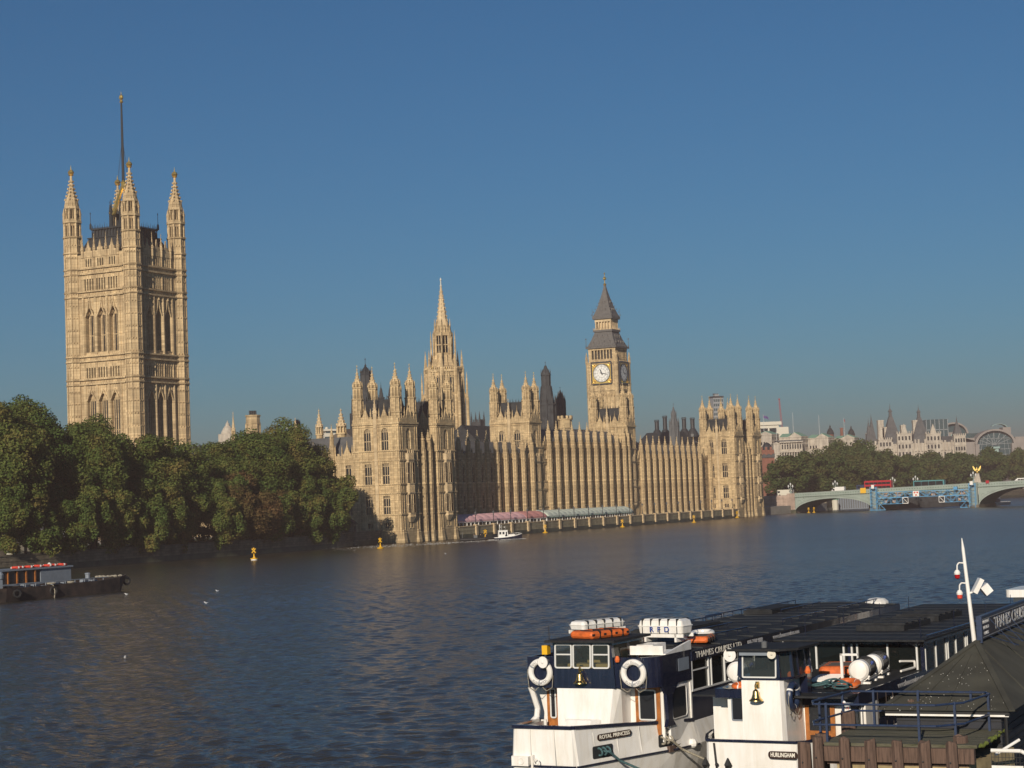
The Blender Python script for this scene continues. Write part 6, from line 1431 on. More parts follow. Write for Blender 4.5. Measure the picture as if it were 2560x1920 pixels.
# white ministry with green copper roofs
gv = thing('ministry_building', 'long white stone ministry with four green copper roofs', 'office', (150, 1050, 3), 0); a_ = -.6; ca, sa = math.cos(a_), math.sin(a_)
for L_, cL, cR, E_, ze, zp in ((136, 137.6, 143.8, 149, 40.4, 42.0), (149.1, 153.9, 160.3, 165.1, 38.5, 40.8), (165.2, 169.1, 175.4, 179.9, 37.4, 39.6), (180, 183.4, 190, 193.4, 36.6, 38.4)):
    w_, d_ = (cR-L_)/.825, (E_-cR)/.565; pw = (cR-cL)/.825; ze -= 3; zp -= 3
    tr = lambda x, y, z, X0=cR-150, : (X0 + x*ca - y*sa, x*sa + y*ca, z)
    mb = MB(); q = MB(); q.box(-w_, 0, 0, d_, 0, ze); q.box(-w_-.3, .3, -.3, d_+.3, ze-.5, ze); q.box(-w_-.15, .15, -.15, d_+.15, ze-7, ze-6.6)
    q.add([(-pw, -.25, ze), (.2, -.25, ze), (-pw/2, -.25, zp), (-pw, .4, ze), (.2, .4, ze), (-pw/2, .4, zp)], [(0,1,2),(3,5,4),(0,2,5,3),(1,4,5,2)])
    for s in range(4): q.box(.02, .12, 1.6+s*d_/4-.3, 1.6+s*d_/4+.3, ze-12, ze-8)
    mb.merge(q, lambda p: tr(*p)); mb.build('wall', M['white_stone'], gv)
    mb = MB(); q = MB()
    q.add([(-pw, -.2, ze+.05), (.25, -.2, ze+.05), (-pw/2, -.2, zp+.25), (-pw, d_, ze+.05), (.25, d_, ze+.05), (-pw/2, d_-3, zp+.25)], [(0,1,2),(3,5,4),(0,2,5,3),(1,4,5,2)])
    q.add([(-w_, 0, ze+.02), (-pw, 0, ze+.02), (-pw, d_, ze+.02), (-w_, d_, ze+.02), (-pw, 4, zp-.3), (-w_, 4, zp-.3)], [(0,1,4,5), (5,4,2,3), (0,5,3)])
    mb.merge(q, lambda p: tr(*p)); mb.build('copper_roof', M['copper'], gv)
    mb = MB(); q = MB()
    for i in range(5):
        for z in (ze-3.2, ze-6.2, ze-11): y = d_*(i+.5)/5; q.box(.03, .06, y-.45, y+.45, z, z+1.7)
    for i in range(3):
        for z in (ze-6.0, ze-10.5): q.box(-w_+1+i*1.7, -w_+1.8+i*1.7, -.05, -.02, z, z+1.7)
    mb.merge(q, lambda p: tr(*p)); mb.build('window', M['glass'], gv)
cb = thing('colonnaded_building', 'white building with a tall dark colonnade below the green roofs', 'office', (143.5, 1040, 3), 0)
mb = MB(); mb.box(0, 15.8, 1.4, 14, 0, 32); mb.box(-.2, 3.2, 0, 14, 0, 31.4); mb.add([(-.4, -.2, 31.4), (3.4, -.2, 31.4), (1.5, -.2, 32.6), (-.4, 14, 31.4), (3.4, 14, 31.4), (1.5, 14, 32.6)], [(0,1,2),(0,2,5,3),(1,4,5,2)]); mb.box(3.2, 16, -.2, 1.4, 26.6, 27.6); mb.box(3.2, 16.2, -.3, 1.4, 32, 32.6)
for i in range(9): mb.ng(4.2+i*1.42, .3, 17.5, 26.6, .32); mb.box(3.9+i*1.42, 4.5+i*1.42, .8, 1.45, 27.6, 32)
mb.build('wall', M['white_stone'], cb); mb = MB()
for i in range(8): mb.box(4.55+i*1.42, 5.3+i*1.42, 1.34, 1.38, 18, 26.4); mb.box(4.6+i*1.42, 5.25+i*1.42, 1.34, 1.38, 28.4, 31)
mb.build('window', M['slate'], cb); MB().box(2.2, 16.2, 1.5, 14, 32.6, 33.4).build('roof', M['slate_light'], cb)
cb = thing('low_office', 'lower white office range right of the colonnade, above the far trees', 'office', (161.5, 1045, 3), 0); mb = MB(); mb.box(0, 12, 0, 10, 0, 26.4); mb.box(-.2, 12.2, -.3, 10, 26.4, 27.2); mb.build('wall', M['white_stone'], cb); mb = MB()
for i in range(9): mb.box(.5+i*1.3, 1.2+i*1.3, -.05, 0, 23, 25.6); mb.box(.5+i*1.3, 1.2+i*1.3, -.05, 0, 19, 21.6)
mb.build('window', M['slate'], cb)
cb = thing('penthouse_office', 'white flat roofed office behind the first green roof', 'office', (150, 1200, 3), 0); k = 1200/1050; mb = MB(); mb.box(-2, 19.3, 0, 10, 0, 47.5); mb.box(-2, 21, -1, 10, 47.5, 49.6); mb.box(19.3, 25.4, 0, 10, 0, 46); mb.build('wall', M['cream'], cb); mb = MB()
for i in range(3): mb.box(2+i*5.6, 6.6+i*5.6, -.06, 0, 42.5, 45.5)
mb.build('window', M['glass'], cb)
cb = thing('brick_house', 'red brick house with a dark dome right beside the far pavilion', 'building', (122.5, 950, 3), 0); mb = MB(); mb.box(-3, 8.6, 0, 10, 0, 26.5)
for i in range(4): mb.box(-.5+i*2.3, .5+i*2.3, -.4, 0, 24, 28.0)
mb.build('wall', M['brick'], cb); mb = MB(); mb.prism([(-3.2, -.5), (8.8, -.5), (8.8, 10), (-3.2, 10)], 22.6, 25.2, [(-3.2, .2), (8.8, .2), (8.8, 10), (-3.2, 10)]); mb.lathe(5.4, 3, [(2.6, 26.5), (2.5, 28.2), (1.6, 29.6), (.3, 30.4)], 10); mb.build('roof', M['iron'], cb)
# pale riverside apartments with steep turreted roofs
wc = thing('turreted_mansions', 'long cream stone mansion block with steep slate pyramids and many chimneys', 'mansion block', (242, 1250, 3), 0)
def pyr(mb, x, y, z0, z1, w0, w1, d0=None): d0 = d0 or w0; mb.prism([(x-w0, y-d0), (x+w0, y-d0), (x+w0, y+d0), (x-w0, y+d0)], z0, z1, [(x-w1, y-w1), (x+w1, y-w1), (x+w1, y+w1), (x-w1, y+w1)])
mb = MB(); mb.box(-8, 57.5, 0, 18, 0, 33.5)
for x0, x1, zt in ((12.3, 22, 41.2), (31.5, 41.2, 40.4), (0, 8.6, 37.6), (50, 57.6, 38.4)):
    mb.box(x0, x1, -2, 4, 0, zt-1.5); mb.box(x0-.3, x1+.3, -2.3, 4, zt-7.5, zt-7); mb.box(x0-.2, x1+.2, -2.2, 4, zt-1.5, zt-1.0)
    k = 6
    for i in range(k+1): x = x0+(x1-x0)*i/k; mb.box(x-.3, x+.3, -2.2, -1.6, zt-1.0, zt+.3)
    c = (x0+x1)/2
    if zt > 40: mb.add([(c-2.2, -2.1, zt-1), (c+2.2, -2.1, zt-1), (c+1.2, -2.1, zt+2.2), (c, -2.1, zt+5.4), (c-1.2, -2.1, zt+2.2), (c-2.2, -.8, zt-1), (c+2.2, -.8, zt-1), (c+1.2, -.8, zt+2.2), (c, -.8, zt+5.4), (c-1.2, -.8, zt+2.2)], [(0,1,2,3,4),(0,4,9,5),(4,3,8,9),(3,2,7,8),(2,1,6,7)])
g = random.Random(12)
for i in range(30): x = -7 + i*2.2; mb.box(x, x+1.2, -1.0, .4, 28, 33.5 + g.choice((0, 1.2, 2.4)))
mb.build('wall', M['white_stone'], wc)
mb = MB()
for x, z0, z1, w_ in ((3, 36, 49.8, 1.9), (5.6, 36, 45.1, 1.7), (26, 36, 49, 1.5), (28.6, 36, 45, 1.5), (18, 36, 46, 1.6), (-5.8, 30, 41.6, 1.1)):
    mb.box(x-w_, x+w_, 4, 8, 30, z1); mb.box(x-w_-.2, x+w_+.2, 3.8, 8.2, z1-.7, z1-.3)
mb.build('chimney', M['white_stone'], wc)
mb = MB()
for x, z0, zm, tip in ((10, 33.5, 51.8, 61.4), (29, 33.5, 50.6, 59.7)):
    pyr(mb, x, 6, z0, zm, 6.2, 1.2); pyr(mb, x, 6, zm, zm+3.4, 1.0, .8); pyr(mb, x, 6, zm+3.4, zm+5.4, 1.3, .3); spike(mb, x, 6, zm+5.4, tip, .3)
for x, z0, zm, w_ in ((-5.5, 30, 47.5, 2.4), (-3.5, 33, 50.2, 2.4), (53.4, 37, 47, 2.5)): pyr(mb, x, 3, z0, zm, w_*1.25, .4); spike(mb, x, 3, zm, zm+4, .4)
mb.add([(-8, 0, 33.5), (57, 0, 33.5), (57, 9, 37.5), (-8, 9, 37.5), (57, 18, 33.5), (-8, 18, 33.5)], [(0,1,2,3),(3,2,4,5),(1,4,2),(0,3,5)]); mb.build('roof', M['slate_light'], wc)
mb = MB()
for x0, x1, zt in ((12.3, 22, 41.2), (31.5, 41.2, 40.4), (0, 8.6, 37.6), (50, 57.6, 38.4)):
    for i in range(4):
        for z in (zt-5.5, zt-11, zt-16): x = x0+.7+i*(x1-x0-.6)/4; mb.box(x, x+1.1, -2.06, -2, z, z+2.6)
for i in range(14): mb.box(-6+i*4.5, -5+i*4.5, -.06, 0, 24, 27)
mb.build('window', M['slate'], wc)
for x, y, zt, w_, lab in ((209.5, 1245, 51.3, 2.6, 'left dark conical roof above the third green roof'), (223.4, 1245, 50.3, 2.5, 'second dark conical roof above the last green roof')):
    t = thing('conical_turret', lab, 'turret', (x, y, 3), 0, 'conical turrets behind the green roofs'); MB().ng(0, 0, 0, zt-10, w_*.9, n=12).build('wall', M['brick'], t); MB().lathe(0, 0, [(w_, zt-10), (w_*.75, zt-7.6), (w_*.3, zt-5.8), (.5, zt-5.4), (.45, zt-4.4), (.1, zt-4), (.02, zt-3)], 12).build('roof', M['slate'], t)
t = thing('brick_chimney', 'short brown brick chimney between the two dark conical roofs', 'chimney', (216.2, 1240, 3), 0); MB().box(-.9, .9, -.6, .6, 0, 44.6).build('stack', M['brick'], t); MB().box(-1.1, 1.1, -.8, .8, 44.6, 45.2).build('cap', M['brick'], t)
# station with great glazed arch
st_ = thing('glazed_arch_station', 'grey station block with two great glazed arches at the right', 'station', (357.6, 1400, 3), 0)
def archband(mb, cx, y0, y1, zc, R, wd, asp=.74, a0=0, a1=PI, n=28):
    for i in range(n):
        t0, t1 = a0+(a1-a0)*i/n, a0+(a1-a0)*(i+1)/n; f = lambda r, t, y: (cx + r*math.cos(t), y, zc + r*asp*math.sin(t))
        a, b, c, d = f(R, t0, y0), f(R, t1, y0), f(R-wd, t1, y0), f(R-wd, t0, y0); e, g_, h_, k_ = f(R, t0, y1), f(R, t1, y1), f(R-wd, t1, y1), f(R-wd, t0, y1)
        mb.add([a, b, c, d, e, g_, h_, k_], [(0,1,2,3), (0,4,5,1), (3,2,6,7)])
mb = MB(); archband(mb, .4, -1, 12, 33.8, 15.2, 1.7, .73); mb.box(-14.6, -11.8, -1, 3, 0, 34); mb.box(12.4, 15.4, -1.2, 3, 0, 34); mb.box(-23, -14.6, 1, 16, 0, 39); mb.prism([(-23, 1), (-13.4, 1), (-13.4, 16), (-23, 16)], 36, [39.5, 36.5, 36.5, 39.5]); mb.box(15.4, 24, 0, 18, 0, 38.6); mb.box(8.6, 14.6, 8, 18, 30, 46.2)
archband(mb, -20.6, 40, 46, 43.4, 11.2, 1.4, .8); mb.box(-33.5, -24.5, 10, 20, 0, 44); mb.build('granite_frame', M['grey_stone'], st_)
mb = MB(); c_ = [(.4 + 13.6*math.cos(PI*i/20), 33.8 + 13.6*.73*math.sin(PI*i/20)) for i in range(21)]
mb.add([(x, 3, z) for x, z in [(14, 14)] + c_ + [(-13.2, 14)]], [tuple(range(23))]); mb.add([(x, 44, z) for x, z in [(-20.6 + 10.6*math.cos(PI*i/16), 43.4 + 8.4*math.sin(PI*i/16)) for i in range(17)]], [tuple(range(17))])
mb.box(-49, -33, 6, 20, 0, 54); mb.box(-33, 8, 20, 30, 0, 43); mb.build('glazing', M['steelglass'], st_)
mb = MB()
for i in range(7): a = PI*(i+1)/8; x = .4 + 13*math.cos(a); z = 33.8 + 9.4*math.sin(a); mb.tube((.4, 2.8, 33), (x, 2.8, z), .2, n=4); mb.tube((.4+14*math.cos(a+.2), 2.8, 24), (x*.8, 2.8, z), .14, n=4)
for z in (26, 30, 34, 38): hw = 13 if z < 34 else 13*math.sqrt(max(.02, 1-((z-33.8)/10)**2)); mb.tube((.4-hw, 2.8, z), (.4+hw, 2.8, z), .2, n=4)
for i in range(6): mb.box(-49.1+i*3.2, -48.7+i*3.2, 5.8, 6, 30, 54)
mb.box(-49, -33, 5.8, 6, 46, 46.5); mb.build('glazing_bars', M['tower_glass'], st_)
mb = MB(); mb.box(-6, 3.4, -1, 1, 30.4, 31.8); mb.box(-5, 2.6, 0, 2.5, 24, 30.4); mb.box(-30, -22, 9, 10.5, 38, 39.6); mb.box(-30, -22, 9, 10.5, 41, 42.4)
for i in range(6): pass
archband(mb, 6.5, 10, 17, 45.6, 6.4, .5, .55, .2, 2.6); mb.build('green_canopy', M['palegreen'], st_)
# ================================================================ FOREGROUND: TRIP BOATS AT THE PIER
AL = math.radians(28.3); FRZ = PI/2 - AL
def rrect(w, h, r, k=4):
    pts = []
    for cx, cy, a0 in ((w/2-r, h/2-r, 0), (-w/2+r, h/2-r, PI/2), (-w/2+r, -h/2+r, PI), (w/2-r, -h/2+r, 1.5*PI)):
        for i in range(k+1): a = a0 + PI/2*i/k; pts.append((cx+r*math.cos(a), cy+r*math.sin(a)))
    return pts
def port(par, o, right, upv, w, h, r, fr=.05, frame='offwhite', glass='clear', dep=.05, name='window'):
    """rounded window: raised frame with its pane"""
    mx = frame_mx(o, right, upv); a = rrect(w, h, r); b = rrect(w-2*fr, h-2*fr, max(r-fr, .02)); n = len(a)
    f = MB(); vs = [(x, y, 0) for x, y in a] + [(x, y, 0) for x, y in b] + [(x, y, dep) for x, y in a] + [(x, y, dep) for x, y in b]
    f.add(vs, [(i, (i+1) % n, 2*n+(i+1) % n, 2*n+i) for i in range(n)] + [(2*n+i, 2*n+(i+1) % n, 3*n+(i+1) % n, 3*n+i) for i in range(n)] + [(n+i, 3*n+i, 3*n+(i+1) % n, n+(i+1) % n) for i in range(n)])
    me = f.mesh(name, M[frame]); me.transform(mx); fo = link(name, me, par)
    p = MB(); p.add([(x, y, dep*.4) for x, y in b], [tuple(range(n))]); me = p.mesh('pane', M[glass]); me.transform(mx); link('pane', me, fo); return fo
def plate(par, name, o, right, upv, w, h, r, mt, dep=.02):
    mx = frame_mx(o, right, upv); a = rrect(w, h, r); n = len(a); mb = MB()
    mb.add([(x, y, 0) for x, y in a] + [(x, y, dep) for x, y in a], [tuple(range(n, 2*n))] + [(i, (i+1) % n, n+(i+1) % n, n+i) for i in range(n)])
    me = mb.mesh(name, M[mt]); me.transform(mx); return link(name, me, par)
def bell(label, par_loc, rz, s=1.0):
    t = thing('ship_bell', label, 'bell', par_loc, rz, 'brass bells of the two white boats')
    MB().lathe(0, 0, [(.02, 0), (.06, 0), (.085, -.03), (.10, -.12), (.13, -.21), (.19, -.27), (.20, -.30), (.17, -.30)], 20).build('bell_cup', M['brass'], t, smooth=True)
    mb = MB(); mb.path([(.16, 0, .16), (.02, 0, .17), (-.03, 0, .12), (0, 0, .0)], .022); mb.ball((0, 0, .02), .035, 8, 6); mb.box(.12, .17, -.05, .05, .05, .22); mb.build('bracket', M['brass'], t); t.scale = (s, s, s); return t
def trumpet(par, o, d, r, mt='white', ln=.3):
    d = Vector(d).normalized(); o = Vector(o); mb = MB(); mb.tube(o - d*ln, o, r*.35, r, 20); mb.tube(o, o + d*.03, r*1.02, r*1.02, 20); mb.ball(tuple(o + d*.04), r*.25, 8, 5); return mb.build('searchlight', M[mt], par, smooth=True)
# ---------------------------------------------------------------- boat with the curved navy bridge front
RO = Vector((1.98, 63.0, 0))
def rw(x, y, z): return RO + Matrix.Rotation(FRZ, 3, 'Z') @ Vector((x, y, z))
rp = thing('trip_boat', 'navy fronted white trip boat with wide bridge wings and a long dark roof', 'boat', RO, FRZ)
def ring(x, w_, zg, zk, wk, zb, wb): return [(x, w_, zg), (x + .05, wk, zk), (x + .35, wb, zb), (x + .35, -wb, zb), (x + .05, -wk, zk), (x, -w_, zg)]
mb = MB(); st = []
for x, w_, zg in ((-3.0, 1.02, 2.42), (-2.95, 1.08, 2.42), (-.6, 1.72, 2.25), (1.6, 2.38, 2.08), (3.0, 2.58, 2.0), (3.2, 2.6, 1.95), (34, 2.6, 1.95)):
    st.append(ring(x, w_, zg, 1.22, w_*1.06 + .05, -.5, w_*.86))
loft(mb, st); hull = mb.build('hull', M['white'], rp)
mb = MB()
for p, q in zip(st[:5], st[1:5]):
    for i in (0, 5): mb.obox((p[i][0], p[i][1], p[i][2]+.02), (q[i][0], q[i][1], q[i][2]+.02), .14, .10)
    for i in (1, 4): mb.obox((p[i][0], p[i][1]*1.005, 1.2), (q[i][0], q[i][1]*1.005, 1.2), .07, .06)
mb.obox((-3.02, 1.05, 2.44), (-3.02, -1.05, 2.44), .14, .1); mb.obox((-3.02, 1.13, 1.2), (-3.02, -1.13, 1.2), .07, .06); mb.build('rubbing_strip', M['navy'], rp)
mb = MB()
for s_ in (.9, 2.0, 3.1, 4.2):
    f = s_/5.3; x = -2.97 + 5.1*f; y = -1.06 - 1.5*f
    for sg_ in (1,): mb.obox((x, y-.02, 2.2 - .1*f), (x+.02, (y-.02)*1.045, 1.25), .012, .02)
mb.obox((-3.02, .45, 2.4), (-2.99, .46, 1.25), .02, .012); mb.obox((-3.02, -.4, 2.4), (-2.99, -.41, 1.25), .02, .012); mb.build('weld_seam', M['white_dirty'], rp)
mb = MB(); mb.obox((1.2, -2.42, 1.24), (6.5, -2.84, 1.24), .22, .2); mb.obox((6.5, -2.8, 1.24), (30, -2.8, 1.24), .22, .2); mb.build('fender_beam', M['timber'], rp)
# inside of the bulwark and foredeck
mb = MB(); mb.add([(-2.85, .95, 1.55), (-2.85, -.95, 1.55), (3, -2.4, 1.55), (3, 2.4, 1.55)], [(0,1,2,3)]); mb.build('foredeck', M['greyblue'], rp)
mb = MB()
for s in (-1, 1):
    mb.add([(-2.85, s*.95, 2.4), (3, s*2.45, 2.0), (3, s*2.45, 1.5), (-2.85, s*.95, 1.5)], [(0,1,2,3)])
    for i in range(4): f = i/4+.1; mb.box(-2.85+5.8*f-.03, -2.85+5.8*f+.03, s*(.95+1.5*f)-.1, s*(.95+1.5*f)+.1, 1.55, 2.2)
mb.build('bulwark_lining', M['white_dirty'], rp)
# superstructure: white trunk, navy wheelhouse
mb = MB(); mb.prism([(-.30, .84), (-.30, -.96), (.4, -1.22), (2.9, -1.22), (2.9, .92)], 1.5, 3.34, [(.0, .98), (.0, -1.10), (.25, -1.27), (2.9, -1.27), (2.9, 1.02)])
mb.prism([(-.95, .45), (-.95, -.55), (-.2, -.75), (-.2, .65)], 1.5, 2.35, [(-.55, .4), (-.55, -.5), (-.2, -.7), (-.2, .6)]); mb.build('white_trunk', M['white'], rp)
wh = MB(); wx = 2.6
fr = [(1.06, 3.34), (-1.2, 3.34), (-1.06, 4.86), (1.12, 4.86)]      # front corners (y,z)
def frontpt(u, v):   # u 0..1 from the left (y+) to the right, v 0..1 up
    y0 = fr[0][0]+(fr[3][0]-fr[0][0])*v; y1 = fr[1][0]+(fr[2][0]-fr[1][0])*v; return (-.02+.10*v, y0+(y1-y0)*u, 3.34+1.52*v)
wins = [(.045, .325), (.352, .648), (.675, .955)]; wv = (.44, .955)
us = [0] + [v for w_ in wins for v in w_] + [1]
for a, b in zip(us, us[1:]):
    for c, d in ((0, wv[0]), wv, (wv[1], 1)):
        if (a, b) in wins and (c, d) == wv: continue
        wh.quad(frontpt(a, c), frontpt(b, c), frontpt(b, d), frontpt(a, d))
wh.quad((.0, -1.2, 3.34), (wx, -1.2, 3.34), (wx, -1.2, 4.0), (.05, -1.15, 4.0)); wh.quad((.08, -1.08, 4.75), (wx, -1.08, 4.75), (wx, -1.06, 4.86), (.1, -1.06, 4.86))
for x0, x1 in ((0, .22), (1.25, 1.45), (2.4, wx)): wh.quad((x0, -1.155, 4.0), (x1, -1.155, 4.0), (x1, -1.08, 4.75), (x0, -1.08, 4.75))
wh.quad((0, 1.06, 3.34), (wx, 1.06, 3.34), (wx, 1.06, 4.1), (0, 1.06, 4.1)); wh.quad((0.05, 1.1, 4.75), (wx, 1.1, 4.75), (wx, 1.12, 4.86), (.1, 1.12, 4.86)); wh.quad((2.2, 1.06, 3.34), (wx, 1.06, 3.34), (wx, 1.12, 4.86), (2.2, 1.12, 4.86)); wh.quad((0, 1.06, 3.34), (.25, 1.06, 3.34), (.25, 1.12, 4.86), (.1, 1.12, 4.86))
who = wh.build('wheelhouse', M['navy'], rp)
MB().box(-.22, wx+.15, -1.3, 1.28, 4.86, 4.94).build('wheelhouse_roof', M['roofdark'], rp)
mb = MB(); mb.quad((wx, 1.05, 3.34), (wx, -1.15, 3.34), (wx, -1.05, 4.86), (wx, 1.1, 4.86)); mb.quad((.1, 1.0, 3.36), (.1, -1.1, 3.36), (wx, -1.1, 3.36), (wx, 1.0, 3.36)); mb.box(.3, .8, -.8, .7, 3.4, 4.12); mb.box(2.0, 2.5, -.7, -.2, 3.4, 4.2); mb.box(1.6, 2.1, .1, .6, 3.4, 4.35); mb.build('cabin_interior', M['curtain'], rp)
for a, b in wins:
    p0, p1, p3 = (Vector(frontpt(u, v)) for u, v in ((a, wv[0]), (b, wv[0]), (a, wv[1]))); c = (Vector(frontpt(a, wv[0])) + Vector(frontpt(b, wv[1])))/2
    fo = port(rp, c - Vector((.02, 0, 0)), p1-p0, p3-p0, (p1-p0).length*1.04, (p3-p0).length*1.04, .09, .05)
    if a != wins[1][0]: mb = MB(); m0, m1 = (Vector(frontpt(u, .735)) for u in (a+.02, b-.02)); mb.obox(m0 - Vector((.04,0,0)), m1 - Vector((.04,0,0)), .04, .045); mb.build('transom', M['offwhite'], fo)
mb = MB(); mb.tube((-.05, .25, 4.75), (-.06, -.05, 4.35), .012); mb.build('wiper', M['black'], rp)
for x0, x1 in ((.24, 1.23), (1.47, 2.38)): MB().quad((x0, -1.15, 4.02), (x1, -1.15, 4.02), (x1, -1.08, 4.73), (x0, -1.08, 4.73)).build('side_pane', M['clear'], rp)
mb = MB(); mb.box(1.9, 2.95, -1.75, -1.1, 3.4, 4.62); mb.build('side_cabin', M['white'], rp); port(rp, (1.88, -1.45, 4.2), (0, -1, 0), (0, 0, 1), .42, .7, .06, .05, 'wood', 'glass')
# navy bridge wings: flat to the left, curved round to the right side
wl = MB()
wl.box(.18, .26, 1.12, 2.16, 3.32, 4.36); wl.box(.26, 2.9, 2.08, 2.16, 3.32, 4.36); wl.build('bridge_wing', M['navy'], rp)
wr = MB(); pts = [(.05, -1.16), (.05, -1.9)] + [(.05 + .75*(1-math.cos(a)), -1.9 - .7*math.sin(a)) for a in [PI/2*i/10 for i in range(1, 11)]] + [(3.05, -2.62)]
for p, q in zip(pts, pts[1:]): wr.quad((*p, 3.36), (*q, 3.36), (*q, 4.36), (*p, 4.36)); wr.quad((p[0]+.06, p[1]+.05, 3.36), (q[0]+.06, q[1]+.05, 3.36), (q[0]+.06, q[1]+.05, 4.36), (p[0]+.06, p[1]+.05, 4.36))
wr.build('bridge_wing', M['navy'], rp, smooth=True)
mb = MB(); pt2 = [(p[0]+.1, p[1]+.08) for p in pts[3:]]
for p, q in zip(pt2, pt2[1:]): mb.quad((*p, 4.3), (*q, 4.3), (*q, 4.36), (*p, 4.36))
mb.add([(.9, -1.25, 4.37), (3.1, -1.25, 4.37), (3.1, -2.6, 4.37), (.9, -2.55, 4.37)], [(0,1,2,3)]); mb.box(1.0, 1.08, -2.5, -1.3, 4.37, 4.66); mb.prism([(1.05, -2.58), (3.15, -2.6), (3.15, -2.52), (1.05, -2.5)], 4.37, [4.4, 4.68, 4.68, 4.4]); mb.build('white_coaming', M['white'], rp)
# pillars below the wings and the front bulkhead with doors
mb = MB(); mb.path([(.22, 2.1, 3.34), (.3, 2.05, 3.1), (.45, 1.98, 2.6), (.4, 2.0, 2.3), (.1, 2.1, 2.1)], .1, 8); mb.build('pillar', M['white'], rp)
mb = MB(); mb.prism([(.9, -2.62), (1.45, -2.62), (1.45, -2.52), (.9, -2.52)], 3.05, 3.4, [(.6, -2.6), (2.0, -2.6), (2.0, -2.5), (.6, -2.5)]); mb.prism([(1.0, -2.62), (1.3, -2.62), (1.3, -2.5), (1.0, -2.5)], 2.25, 3.05, [(.9, -2.62), (1.42, -2.62), (1.42, -2.5), (.9, -2.5)]); mb.prism([(.85, -2.62), (1.55, -2.62), (1.55, -2.5), (.85, -2.5)], 2.02, 2.25, [(1.0, -2.62), (1.3, -2.62), (1.3, -2.5), (1.0, -2.5)]); mb.build('pillar', M['navy'], rp)
mb = MB(); mb.box(1.0, 1.1, -2.45, -1.2, 1.5, 3.4); mb.box(1.0, 1.1, 1.0, 2.3, 1.5, 3.4); mb.box(2.95, 3.05, -2.6, 2.6, 1.5, 3.4); mb.box(1.25, 3.05, -2.56, -2.48, 1.5, 3.4); mb.build('bulkhead', M['white'], rp)
for yc, w_ in ((-1.9, .9), (1.62, .5)):
    dr = plate(rp, 'door', (.98, yc, 2.5), (0, -1, 0), (0, 0, 1), w_, 1.9, .03, 'wood', .04); port(dr, (.93, yc, 2.72), (0, -1, 0), (0, 0, 1), w_-.26, 1.02, .08, .05, 'offwhite', 'glass', .03)
port(rp, (2.0, -2.57, 2.72), (1, 0, 0), (0, 0, 1), 1.25, 1.05, .14, .03, 'white', 'glass', .03)
# long saloon
LX = 27.0
mb = MB()
for y in (-2.6, 2.55): mb.box(3.05, LX, y, y+.05, 1.9, 2.98)
mb.box(LX-.05, LX, -2.6, 2.6, 1.9, 4.2); mb.build('saloon_side', M['navy'], rp)
mb = MB(); mb.box(3.05, LX+.1, -2.66, -2.58, 3.98, 4.3); mb.box(3.05, LX+.1, 2.58, 2.66, 3.98, 4.3); mb.box(3.05, 3.15, -2.58, 2.58, 3.98, 4.3); mb.build('fascia', M['navy'], rp)
for y in (-2.56, 2.54): MB().box(3.1, LX, y, y+.02, 2.98, 3.98).build('window', M['saloon'], rp)
mb = MB(); k = 16
for i in range(k+1):
    x = 3.12 + (LX-3.2)*i/k; mb.box(x-.035, x+.035, -2.62, -2.55, 2.95, 4.0)
    if i % 2: mb.box(x+.22, x+.27, -2.62, -2.55, 2.95, 4.0); mb.box(x-1.4, x-.04, -2.615, -2.57, 3.62, 3.66)
mb.box(3.05, LX, -2.63, -2.56, 2.94, 2.99); mb.build('window_mullion', M['offwhite'], rp)
mb = MB(); 
for i in range(14): mb.box(4+i*1.6, 4.8+i*1.6, -2.0, -1.2, 1.9, 2.9); mb.box(4+i*1.6, 4.8+i*1.6, .8, 1.8, 1.9, 2.9)
mb.box(3.1, LX, -2.5, 2.5, 1.85, 1.9); mb.build('saloon_seating', M['curtain'], rp)
mb = MB()
for (ya, za), (yb, zb) in zip([(-2.66, 4.3), (-1.5, 4.39), (0, 4.42), (1.5, 4.39)], [(-1.5, 4.39), (0, 4.42), (1.5, 4.39), (2.66, 4.3)]): mb.quad((3.0, ya, za), (LX+.2, ya, za), (LX+.2, yb, zb), (3.0, yb, zb))
mb.build('saloon_roof', M['roofdark'], rp); mb = MB()
for i in range(15): x = 4.2 + i*1.6; mb.box(x-.02, x+.02, -2.6, -1.5, 4.3, 4.36); mb.box(x-.02, x+.02, -1.5, 1.5, 4.38, 4.426); mb.box(x-.02, x+.02, 1.5, 2.6, 4.3, 4.36)
mb.build('roof_batten', M['iron'], rp)
mb = MB()
for x, y, l in ((4.2, -1.9, 6), (8, -.4, 4.5), (12, 1.9, 5), (14, -1.9, 5), (19.5, .2, 5), (21, -1.8, 5.5), (16, 2.2, 5), (23, 1.9, 3)):
    mb.tube((x, y, 4.58), (x+l, y, 4.58), .025)
    for i in range(int(l)+1): mb.tube((x+i, y, 4.35), (x+i, y, 4.58), .015)
mb.build('roof_handrail', M['navy'], rp)
for x0, x1, y0, y1 in ((8.6, 13.0, .2, 2.2), (19.5, 23.2, .6, 1.9)):
    mb = MB(); mb.box(x0, x1, y0, y1, 4.36, 4.56); mb.box(x0+.1, x1-.1, y0+.1, y1-.1, 4.56, 4.6); mb.build('roof_hatch', M['roofdark'], rp)
mb = MB(); mb.lathe(LX-.2, -1.7, [(.55, 4.2), (.52, 4.45), (.35, 4.58), (.05, 4.62)], 14); mb.box(LX, LX+.35, -2.4, -1.2, 2.9, 3.9); mb.build('stern_cover', M['white_dirty'], rp)
